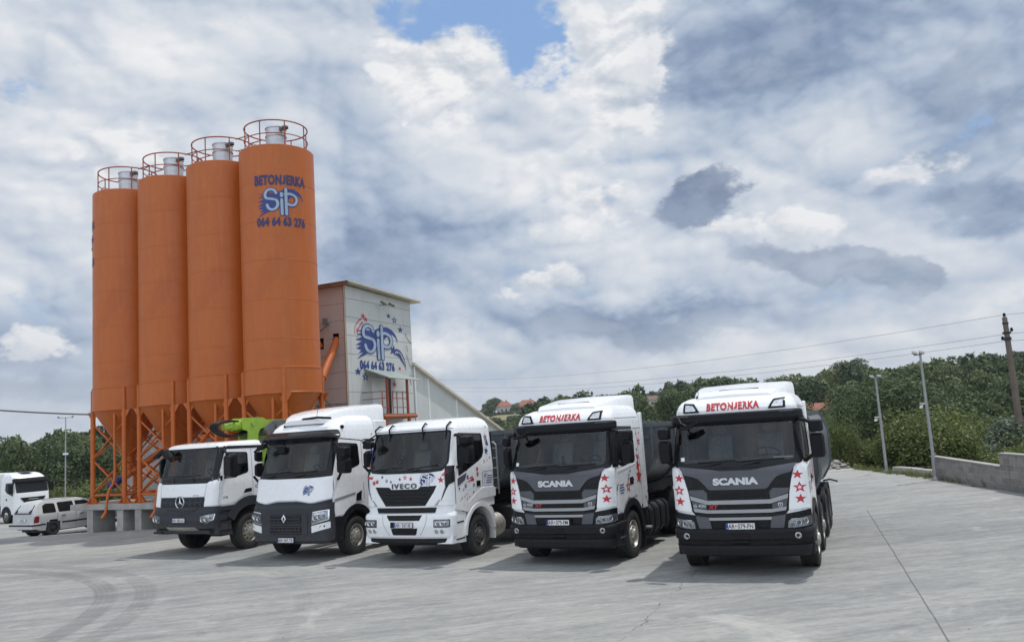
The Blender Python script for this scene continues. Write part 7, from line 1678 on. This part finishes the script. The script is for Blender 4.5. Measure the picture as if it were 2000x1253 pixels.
# ------------------------------------------------------------------ estate car behind the piers
def estate_car():
    x0, y0 = -21.5, 36.1; a = radians(29); R = empty('estate_car', (x0, y0, grade(x0, y0)-0.02), -a, 'white estate car seen from behind, parked partly behind the concrete piers', 'car')
    # sections along y (0 = tail): (y, sill z, belt z, roof z, half width at belt, half width at roof)
    Sx = [(0.02, 0.42, 0.84, 0.98, 0.74, 0.72), (0.10, 0.34, 0.88, 1.12, 0.80, 0.70), (0.28, 0.26, 0.90, 1.36, 0.83, 0.64), (0.42, 0.24, 0.90, 1.43, 0.84, 0.60), (0.9, 0.22, 0.91, 1.46, 0.85, 0.58), (1.6, 0.20, 0.90, 1.465, 0.85, 0.58), (2.2, 0.20, 0.89, 1.44, 0.85, 0.58), (2.6, 0.20, 0.88, 1.36, 0.85, 0.56), (3.0, 0.20, 0.87, 1.14, 0.845, 0.58), (3.3, 0.20, 0.86, 0.94, 0.84, 0.66), (3.7, 0.22, 0.80, 0.86, 0.82, 0.62), (4.1, 0.24, 0.70, 0.76, 0.76, 0.56), (4.32, 0.28, 0.58, 0.64, 0.66, 0.50), (4.38, 0.34, 0.52, 0.56, 0.58, 0.46)]
    def hw(y, z):
        Y = [s[0] for s in Sx]; sill, belt, roof, wb, wr = [interp(y, Y, [s[k] for s in Sx]) for k in (1, 2, 3, 4, 5)]
        if z <= belt: t = (z-sill)/max(belt-sill, 0.01); return wb*(0.93+0.07*sin(min(max(t, 0), 1)*pi*0.6)/sin(pi*0.6))
        t = min((z-belt)/max(roof-belt, 0.01), 1); return wb+(wr-wb)*t**1.15
    b = MB(); rows = []; nt = 14
    ys = sorted(set([s[0] for s in Sx]+frange(0.2, 4.2, 0.12)))
    for y in ys:
        sill, belt, roof = [interp(y, [s[0] for s in Sx], [s[k] for s in Sx]) for k in (1, 2, 3)]
        half = [(hw(y, sill+(roof-sill)*t/nt), sill+(roof-sill)*t/nt) for t in range(nt+1)]; w1 = half[-1][0]
        half += [(w1*0.80, roof+0.025), (w1*0.45, roof+0.045), (0, roof+0.05)]
        rows.append([(x, y, z) for x, z in half] + [(-x, y, z) for x, z in reversed(half[:-1])])
    n = len(rows[0]); V = [p for r in rows for p in r]; F = []
    arches = [(0.86, 0.31), (3.52, 0.31)]
    for i in range(len(rows)-1):
        for k in range(n-1):
            c = [(V[i*n+k][q]+V[(i+1)*n+k+1][q])/2 for q in (1, 2)]
            if any((c[0]-ay)**2+(c[1]-az)**2 < 0.36**2 for ay, az in arches): continue
            F.append((i*n+k, (i+1)*n+k, (i+1)*n+k+1, i*n+k+1))
    F += [tuple(range(n)), tuple((len(rows)-1)*n+k for k in range(n-1, -1, -1))]; b.add(V, F); b.build('body', CARW, R, 40)
    sf = lambda sg: (lambda u, v, o: Vector((sg*(hw(u, v)+o), u, v)))
    for sg in (1, -1):
        S_ = sf(sg); inv = sg < 0
        for nm, P in (('side_window', [(0.40, 0.96), (0.98, 0.95), (0.98, 1.34), (0.60, 1.36), (0.44, 1.28)]), ('side_window', [(1.10, 0.95), (1.82, 0.94), (1.82, 1.36), (1.10, 1.36)]), ('side_window', [(1.92, 0.94), (2.98, 0.93), (2.62, 1.24), (2.42, 1.34), (1.92, 1.36)])):
            q = MB(); panel(q, S_, roundpoly(P, 0.05), 0.006, -0.02, 0, 0.15, 0.06, 0, inv); q.build(nm, GLOSSBLK, R, 30)
        q = MB(); panel(q, S_, rectp(0.15, 0.52, 0.47, 0.53), 0.02, 0, 0, 0.15, None, 0, inv); panel(q, S_, rectp(1.25, 3.1, 0.47, 0.53), 0.02, 0, 0, 0.2, None, 0, inv); q.build('rub_strip', BLACKP, R, 0)
        q = MB()
        for y in (1.04, 1.88, 3.05): panel(q, S_, rectp(y-0.006, y+0.006, 0.28, 0.93), 0.004, None, 0, None, 0.1, 0, inv)
        q.build('door_seam', GREYP, R, 0)
        q = MB(); 
        for y in (1.22, 2.06): panel(q, S_, rectp(y, y+0.16, 0.76, 0.80), 0.03, 0, 0, 0.1, None, 0.01, inv)
        q.build('door_handle', GREYP, R, 0)
        q = MB(); P = [(0.04, 0.58), (0.22, 0.56), (0.24, 0.86), (0.12, 0.88), (0.06, 0.84)]; panel(q, S_, P, 0.014, -0.05, 0, 0.06, 0.06, 0.03, inv); q.build('tail_lamp', TAILRED, R, 30)
        mirror_pod(R, 0.86, 1.04, 2.72, 2.84, 0.94, 1.08, None, None, sg, False, CARW)
        for y in (0.86, 3.52):
            e = wheel(R, sg*0.74, y, sg, 0.31, 0.19, 'front', CHASSIS)
            q = MB(); q.lathe([(0.37, -0.2), (0.37, 0.02)], 24, (sg*0.66, y, 0.31), (sg, 0, 0)); q.lathe([(0.37, -0.2), (0, -0.2)], 24, (sg*0.66, y, 0.31), (sg, 0, 0)); q.build('wheel_well', CHASSIS, R, 40)
    bf = lambda u, v, o: Vector((u, interp(v, [0.3, 0.84, 0.98, 1.12, 1.36, 1.43], [0.0, 0.0, 0.02, 0.10, 0.28, 0.40])-o-0.01, v))
    q = MB(); panel(q, bf, [(-0.62, 0.97), (0.62, 0.97), (0.54, 1.33), (-0.54, 1.33)], 0.012, -0.02, 0, 0.15, 0.06, 0.05); q.build('rear_window', GLOSSBLK, R, 30)
    q = MB(); q.prism(roundpoly([(-0.86, -0.10), (0.86, -0.10), (0.88, 0.3), (-0.88, 0.3)], 0.10), lambda u, v, d: Vector((u, v, d)), 0.34, 0.58); bo = q.build('rear_bumper', CARW, R, 35, 0.03)
    q = MB(); q.prism(roundpoly([(-0.875, -0.115), (0.875, -0.115), (0.895, 0.3), (-0.895, 0.3)], 0.10), lambda u, v, d: Vector((u, v, d)), 0.47, 0.53); q.build('bumper_strip', BLACKP, bo, 35)
    q = MB(); panel(q, bf, roundpoly(rectp(-0.26, 0.26, 0.66, 0.77), 0.01), 0.02, 0, 0, None, None); V, T = text2('AR 026-KD', 0.06, 0.8, 0.01); q.geo(*shift((V, T), 0, 0.685), bf, 0.024, None, 1); q.build('number_plate', [PLATEW, BLACKT], R, 0)
    q = MB(); q.tube([(-0.55, 0.5, 1.50), (-0.55, 2.2, 1.50)], 0.012, 6); q.build('roof_rail', BLACKP, R, 40); q = MB(); q.tube([(0.55, 0.5, 1.50), (0.55, 2.2, 1.50)], 0.012, 6); q.build('roof_rail', BLACKP, R, 40)
    q = MB(); q.box(-0.7, 0.7, 0.4, 4.1, 0.16, 0.3); q.build('underbody', CHASSIS, R, 0)
estate_car()

# ------------------------------------------------------------------ far truck at the left edge
def far_truck():
    x0, y0 = -34.9, 60.0; R = empty('tractor_truck', (x0, y0, grade(x0, y0)), radians(57), 'distant white truck at the left edge of the yard beyond the estate car', 'truck')
    C = Cab([(1.05, 0.06, 1.22), (2.05, 0.12, 1.22), (2.9, 0.40, 1.16), (3.0, 0.44, 1.15), (3.2, 0.62, 1.10), (3.38, 0.95, 1.02), (3.48, 1.4, 0.92), (3.5, 1.7, 0.86)], 2.25, 0.24, 0.09)
    F = C.front; b = MB(); C.shell(b, 0.62, 3.5, dz=0.08); b.build('cab_body', WHITE, R, 32)
    q = MB(); panel(q, F, [(-1.10, 2.10), (1.10, 2.10), (1.08, 2.86), (-1.08, 2.86)], 0.012, -0.02, 0, 0.08, 0.1, 0.06); q.build('windscreen', GLOSSBLK, R, 30)
    q = MB(); panel(q, F, [(-1.13, 2.80), (1.13, 2.80), (1.11, 3.02), (-1.11, 3.02)], 0.16, -0.02, 0, 0.08, 0.06, 0.04); q.build('sun_visor', BLACKP, R, 30)
    q = MB(); panel(q, F, [(-0.9, 1.76), (0.9, 1.76), (0.62, 1.40), (-0.62, 1.40)][::-1], 0.014, -0.02, 0, 0.08, 0.1); panel(q, F, rectp(-0.5, 0.5, 0.7, 1.0), 0.014, -0.02, 0, 0.08, 0.1); panel(q, F, rectp(-0.34, 0.34, 1.60, 1.66), 0.02, None, 1, 0.08, None); q.build('grille', [GLOSSBLK, SILVER], R, 30)
    q = MB(); q.prism(roundpoly([(-0.36, 0.9), (0.36, 0.9), (0.36, 1.6), (-0.36, 1.6)], 0.05), lambda u, v, d: Vector((u, v, d)), 3.48, 3.56); q.build('roof_hatch', GUNM, R, 30)
    for sg in (1, -1):
        S_ = C.side(sg); inv = sg < 0; q = MB(); panel(q, S_, [(0.55, 2.84), (1.6, 2.80), (1.6, 2.3), (1.3, 2.1), (0.46, 1.9)], 0.012, -0.02, 0, 0.12, 0.12, 0.05, inv); q.build('side_window', GLOSSBLK, R, 30)
        q = MB(); panel(q, S_, rectp(1.3, 1.46, 1.6, 1.74), 0.016, 0, 0, None, None, 0.02, inv); q.build('door_handle', GLOSSBLK, R, 0)
        fender(R, S_, 1.37, 0.5, 0.45, 0.70, 0.03, BLACKP, inv); mirror_pod(R, 1.28, 1.56, 0.3, 0.5, 2.1, 2.8, None, None, sg)
        wheel(R, sg*1.08, 1.37, sg, 0.5, 0.32, 'front', STEELRIM); wheel(R, sg*0.95, 5.0, sg, 0.5, 0.56, 'rear')
        q = MB(); panel(q, F, [(0.80, 0.72), (1.16, 0.74), (1.16, 0.98), (0.80, 0.96)] if sg > 0 else mirror([(0.80, 0.72), (1.16, 0.74), (1.16, 0.98), (0.80, 0.96)]), 0.02, -0.01, 0, 0.08, None); q.build('headlight', LAMPIN, R, 30)
    q = MB(); q.box(-1.15, 1.15, 0.12, 1.0, 0.36, 0.62); q.build('bumper', BLACKP, R, 30, 0.03)
    chassis(R, 0.9, 6.0, [1.37, 5.0]); q = MB(); q.box(-1.2, 1.2, 2.7, 9.0, 1.2, 3.5); q.build('box_body', WHITE2, R, 30, 0.03)
    return R
far_truck()

# ------------------------------------------------------------------ lamp posts, utility pole, cables
def lamp_post(x, y, z0, hgt, label, heads, cam_z=None, rot=0.0):
    e = empty('lamp_post', (x, y, z0), rot, label, 'lamp post', 'lamp posts around the yard')
    q = MB(); q.lathe([(0.062, 0), (0.055, hgt*0.5), (0.038, hgt)], 14, (0, 0, 0), (0, 0, 1)); q.build('post', LIGHTG, e, 40)
    q = MB(); q.box(-0.19, 0.19, -0.19, 0.19, 0, 0.025); 
    for sx in (-1, 1):
        for sy in (-1, 1): q.lathe([(0.02, 0.02), (0.02, 0.07), (0, 0.07)], 6, (sx*0.13, sy*0.13, 0), (0, 0, 1))
    q.lathe([(0.12, 0.02), (0.10, 0.10), (0.076, 0.14)], 14, (0, 0, 0), (0, 0, 1)); q.build('base_plate', LIGHTG, e, 30)
    q = MB(); q.tube([(min(h[0] for h in heads)-0.02, 0, hgt-0.06), (max(h[0] for h in heads)+0.02, 0, hgt-0.06)], 0.028, 8); q.build('cross_arm', LIGHTG, e, 40)
    for hx, tilt in heads:
        q = MB(); M = Matrix.Translation((hx, -0.08, hgt+0.02)) @ Matrix.Rotation(tilt, 4, 'Y') @ Matrix.Rotation(radians(22), 4, 'X')
        q.box(-0.085, 0.085, -0.16, 0.10, -0.02, 0.02, 0, M); q.box(-0.07, 0.07, -0.14, 0.08, -0.026, -0.02, 1, M); q.build('lamp_head', [GUNM, LAMPIN], e, 0, 0.008)
    if cam_z:
        q = MB(); q.tube([(0, 0, cam_z), (-0.16, -0.05, cam_z)], 0.02, 6); q.lathe([(0.055, 0), (0.055, 0.20), (0.035, 0.21), (0, 0.21)], 12, (-0.16, 0.06, cam_z-0.09), (-0.3, -1, -0.15)); q.box(-0.23, -0.09, -0.12, 0.05, cam_z+0.0, cam_z+0.03); q.build('camera_unit', PAPER, e, 40)
    return e
lamp_post(15.55, 36.0, 0.0, 4.10, 'grey lamp post at the far corner of the yard, with a white camera', [(-0.16, 0.25), (0.14, 0.25)], 2.35, -0.3)
lamp_post(15.25, 31.2, 0.0, 4.72, 'taller looking grey lamp post beside the low end of the block wall', [(-0.20, 0.2), (0.04, 0.2)], 2.82, -0.3)
lamp_post(-39.2, 72.0, grade(-39.2, 72)-0.05, 8.45, 'grey lamp post with a double head standing alone before the left woods', [(-0.55, 0.1), (0.55, -0.1)], None, 0.4)
_l = [o for o in bpy.data.objects if o.name.startswith('lamp_post')][-1]
q = MB(); q.box(-0.2, 0.2, -0.12, 0.12, 5.2, 5.36); q.build('camera_unit', PAPER, _l, 0)
def utility_pole(x, y, z0, zt, label):
    e = empty('utility_pole', (x, y, z0), radians(-35), label, 'utility pole'); h_ = zt-z0
    q = MB(); q.lathe([(0.19, 0), (0.155, h_*0.55), (0.11, h_)], 8, (0, 0, 0), (0, 0, 1), cap=True); q.build('shaft', POLEC, e, 25)
    q = MB(); q.lathe([(0.14, h_-0.34), (0.14, h_-0.26)], 8, (0, 0, 0), (0, 0, 1), cap=True); q.box(-0.16, 0.16, -0.16, 0.16, h_-1.12, h_-0.98); q.box(-0.18, 0.18, -0.15, 0.15, h_-0.80, h_-0.72); q.build('bracket', CHASSIS, e, 0)
    ins = [(0, 0, h_+0.02), (-0.2, 0.0, h_-1.1), (0.22, 0, h_-0.72)]
    for p in ins:
        q = MB(); q.lathe([(0.03, 0), (0.075, 0.03), (0.05, 0.06), (0.085, 0.09), (0.05, 0.13), (0.07, 0.16), (0, 0.2)], 12, p, (0, 0, 1)); q.build('insulator', GLOSSBLK, e, 40)
    return e
utility_pole(23.85, 40.0, -2.4, 6.68, 'tall brown utility pole rising behind the stepped block wall'); utility_pole(-14.0, 108.0, -2.6, 10.2, 'far utility pole hidden behind the tower')
def cable(name, A, B_, sag, r, label, group):
    A, B_ = Vector(A), Vector(B_); n = 40; P = [A.lerp(B_, i/n)-Vector((0, 0, sag*4*(i/n)*(1-i/n))) for i in range(n+1)]
    q = MB(); q.tube(P, r, 6); tag(q.build(name, WIREM, None, 60), label, 'cable', group)
ppx, ppy = 23.85, 40.0
for k, (dz, dx, lab) in enumerate(((6.80, 0.0, 'topmost of the three overhead wires running left from the utility pole'), (5.88, 0.20, 'middle of the three overhead wires running left from the utility pole'), (5.52, -0.2, 'lowest of the three overhead wires running left from the utility pole'))):
    cable('overhead_wire', (ppx+dx, ppy, dz), (-14.0+dx, 108.0, dz+3.35), 1.25, 0.009, lab, 'overhead wires'); 
    cable('overhead_wire', (ppx+dx, ppy, dz), (46.0+dx, 18.0, dz-0.1), 0.3, 0.009, lab.replace('running left from', 'running right from'), 'overhead wires')
cable('power_cable', (-17.98, 35.0, 4.62), (-25.0, 31.0, 5.72), 0.12, 0.035, 'thick black cable running from the left silo out of the picture', None)

# ------------------------------------------------------------------ block wall, kerb blocks, rubble
m, g, b = newmat('wall_blocks'); co = g.n('ShaderNodeTexCoord').outputs['Object']; cx_, cy_, cz_ = g.xyz(co)
br = g.n('ShaderNodeTexBrick'); g.put(br.inputs['Vector'], g.com(cx_, cz_, 0)); br.inputs['Scale'].default_value = 1.0
for k_, v_ in (('Brick Width', 0.42), ('Row Height', 0.205), ('Mortar Size', 0.009), ('Mortar Smooth', 0.3), ('Bias', 0.0)): br.inputs[k_].default_value = v_
br.inputs['Color1'].default_value = (0.20, 0.195, 0.185, 1); br.inputs['Color2'].default_value = (0.30, 0.29, 0.275, 1); br.inputs['Mortar'].default_value = (0.34, 0.33, 0.31, 1)
n_ = g.noise(co, 6.0, 8, 0.7); c = g.mix(1.0, br.outputs['Color'], g.com(g.lin(n_, 0.3, 0.7, 0.75, 1.2), g.lin(n_, 0.3, 0.7, 0.75, 1.2), g.lin(n_, 0.3, 0.7, 0.75, 1.2)), 'MULTIPLY')
c = g.mix(g.ss(g.noise(g.com(g.mul(cx_, 3.0), cy_, g.mul(cz_, 0.5)), 1.0, 6, 0.7), 0.58, 0.72, 0, 0.5), c, (0.11, 0.105, 0.10))
g.put(b.inputs['Base Color'], c); b.inputs['Roughness'].default_value = 0.95
bp = g.n('ShaderNodeBump'); bp.inputs['Strength'].default_value = 0.6; bp.inputs['Distance'].default_value = 0.02; g.put(bp.inputs['Height'], g.sub(g.mul(n_, 0.6), br.outputs['Fac'])); g.t.links.new(bp.outputs[0], b.inputs['Normal'])
BLOCKW = m
bw = empty('block_wall', (15.5, 31.9, 0), 0, 'stepped grey block wall along the right edge of the yard', 'wall')
def wall_seg(a, b_, zt0, zt1, parent, nm='wall_section'):
    L = hypot(b_[0]-a[0], b_[1]-a[1]); q = MB(); q.prism([(0, -1.2), (L, -1.2), (L, zt1), (0, zt0)], lambda u, v, d: Vector((u, d, v)), 0.0, 0.20)
    o = q.build(nm, BLOCKW, parent, 0); o.location = (a[0]-15.5, a[1]-31.9, 0); o.rotation_euler = (0, 0, atan2(b_[1]-a[1], b_[0]-a[0]))
    q = MB(); q.prism([(-0.005, zt0), (L, zt1), (L, zt1+0.035), (-0.005, zt0+0.035)], lambda u, v, d: Vector((u, d, v)), -0.03, 0.23); c_ = q.build('coping', CONC, o, 0)
wall_seg((15.5, 31.9), (15.0, 26.5), 0.82, 0.72, bw); wall_seg((15.0, 26.5), (13.1, 4.0), 1.13, 1.13, bw)
for k, (x, y, L, r) in enumerate(((15.55, 35.6, 1.6, -1.45), (15.55, 33.9, 1.6, -1.5), (15.5, 32.2, 1.4, -1.55))):
    q = MB(); q.prism(roundpoly([(-0.22, 0), (0.22, 0), (0.18, 0.26), (-0.18, 0.26)], 0.03), lambda u, v, d: Vector((d, u, v)), -L/2, L/2); o = q.build('kerb_block', CONC, None, 20, 0.015, 2, (x+0.35, y-0.8, 0.0)); o.rotation_euler = (0, 0, r)
    tag(o, ('pale concrete kerb block nearest the far lamp post at the yard corner', 'pale concrete kerb block midway between the two right lamp posts', 'pale concrete kerb block touching the low end of the block wall')[k], 'block', 'kerb blocks between the lamp posts')
def rock(bm_rng, r):
    V = []; F = []; n = 8
    q = MB()
    for i in range(5):
        ph = pi*i/4
        for k in range(n):
            th = 2*pi*k/n; rr = r*bm_rng.uniform(0.75, 1.15); V.append((rr*sin(ph)*cos(th)*1.2, rr*sin(ph)*sin(th), rr*cos(ph)*0.7))
    for i in range(4):
        for k in range(n): F.append((i*n+k, (i+1)*n+k, (i+1)*n+(k+1) % n, i*n+(k+1) % n))
    return q.add(V, F)
RUB = mat('rubble_stone', (0.33, 0.315, 0.29), 0.95, 0, 0.2, 3, bump=0.4, bscale=15)
rr_ = random.Random(3); q = MB()
for k in range(420):
    t = rr_.random(); x = 10.5+4.8*t+rr_.gauss(0, 0.3); y = 42.3-1.7*t+rr_.gauss(0, 0.5); s = 0.035+0.15*rr_.random()**2.5; rk = rock(rr_, s); z = 0.04+max(0, 0.34-abs(y-(42.3-1.7*t))*0.4)*rr_.random()
    q.add([(px_+x, py_+y, pz_+z) for px_, py_, pz_ in rk.v], rk.f)
tag(q.build('rubble', RUB, None, 0), 'heap of broken pale stone along the far edge of the yard', 'rubble', kind='stuff')
q = MB()
for k in range(90):
    x = rr_.uniform(-14, 13); y = rr_.uniform(9.5, 30); s = rr_.uniform(0.005, 0.014); rk = rock(rr_, s); q.add([(a+x, b_+y, max(c_, -s*0.3)+s*0.3+grade(x, y)) for a, b_, c_ in rk.v], rk.f)
tag(q.build('loose_grit', RUB, None, 0), 'small stones scattered over the yard concrete', 'grit', kind='stuff')

# weeds in the joint along the wall, kerb and yard edge
tq = []; tt = []
for k in range(420):
    if rr_.random() < 0.55: t = rr_.random(); x, y = 15.35-2.3*t*t-0.12*rr_.random(), 31.5-25*t
    else: t = rr_.random(); x, y = 15.9-0.6*rr_.random(), 31.8+9.5*t
    nb = rr_.randint(5, 12); hgt = rr_.uniform(0.06, 0.28)
    for q in range(nb):
        a = rr_.uniform(0, 6.28); l = hgt*rr_.uniform(0.5, 1.2); w_ = 0.012; bx, by = x+rr_.gauss(0, 0.05), y+rr_.gauss(0, 0.08); ex, ey = bx+cos(a)*l*0.5, by+sin(a)*l*0.5; z_ = 0.0
        tq.append([(bx-w_*sin(a), by+w_*cos(a), z_), (bx+w_*sin(a), by-w_*cos(a), z_), (ex+w_*0.3*sin(a), ey-w_*0.3*cos(a), z_+l), (ex-w_*0.3*sin(a), ey+w_*0.3*cos(a), z_+l)]); tt.append(rr_.uniform(0.2, 0.9))
o = bpy.data.objects.new('weeds', quads_mesh('weeds', np.array(tq, np.float32), np.array(tt, np.float32), LEAFY)); COL.objects.link(o); tag(o, 'tufts of weeds along the foot of the block wall and yard edge', 'weeds', kind='stuff')

# ------------------------------------------------------------------ air between the yard and the hills
hz_ = MB(); hz_.box(-1250, 1250, -900, 1400, -30.0, 60.0); m = bpy.data.materials.new('air_haze'); m.use_nodes = True; t = m.node_tree
for nd in list(t.nodes): t.nodes.remove(nd)
vo = t.nodes.new('ShaderNodeVolumePrincipled'); vo.inputs['Density'].default_value = 0.00017; vo.inputs['Color'].default_value = (0.86, 0.92, 1.0, 1); vo.inputs['Anisotropy'].default_value = 0.3
out = t.nodes.new('ShaderNodeOutputMaterial'); t.links.new(vo.outputs[0], out.inputs['Volume'])
tag(hz_.build('haze', m, None, 0), 'thin pale haze in the air over the yard and hills', 'haze', kind='stuff')
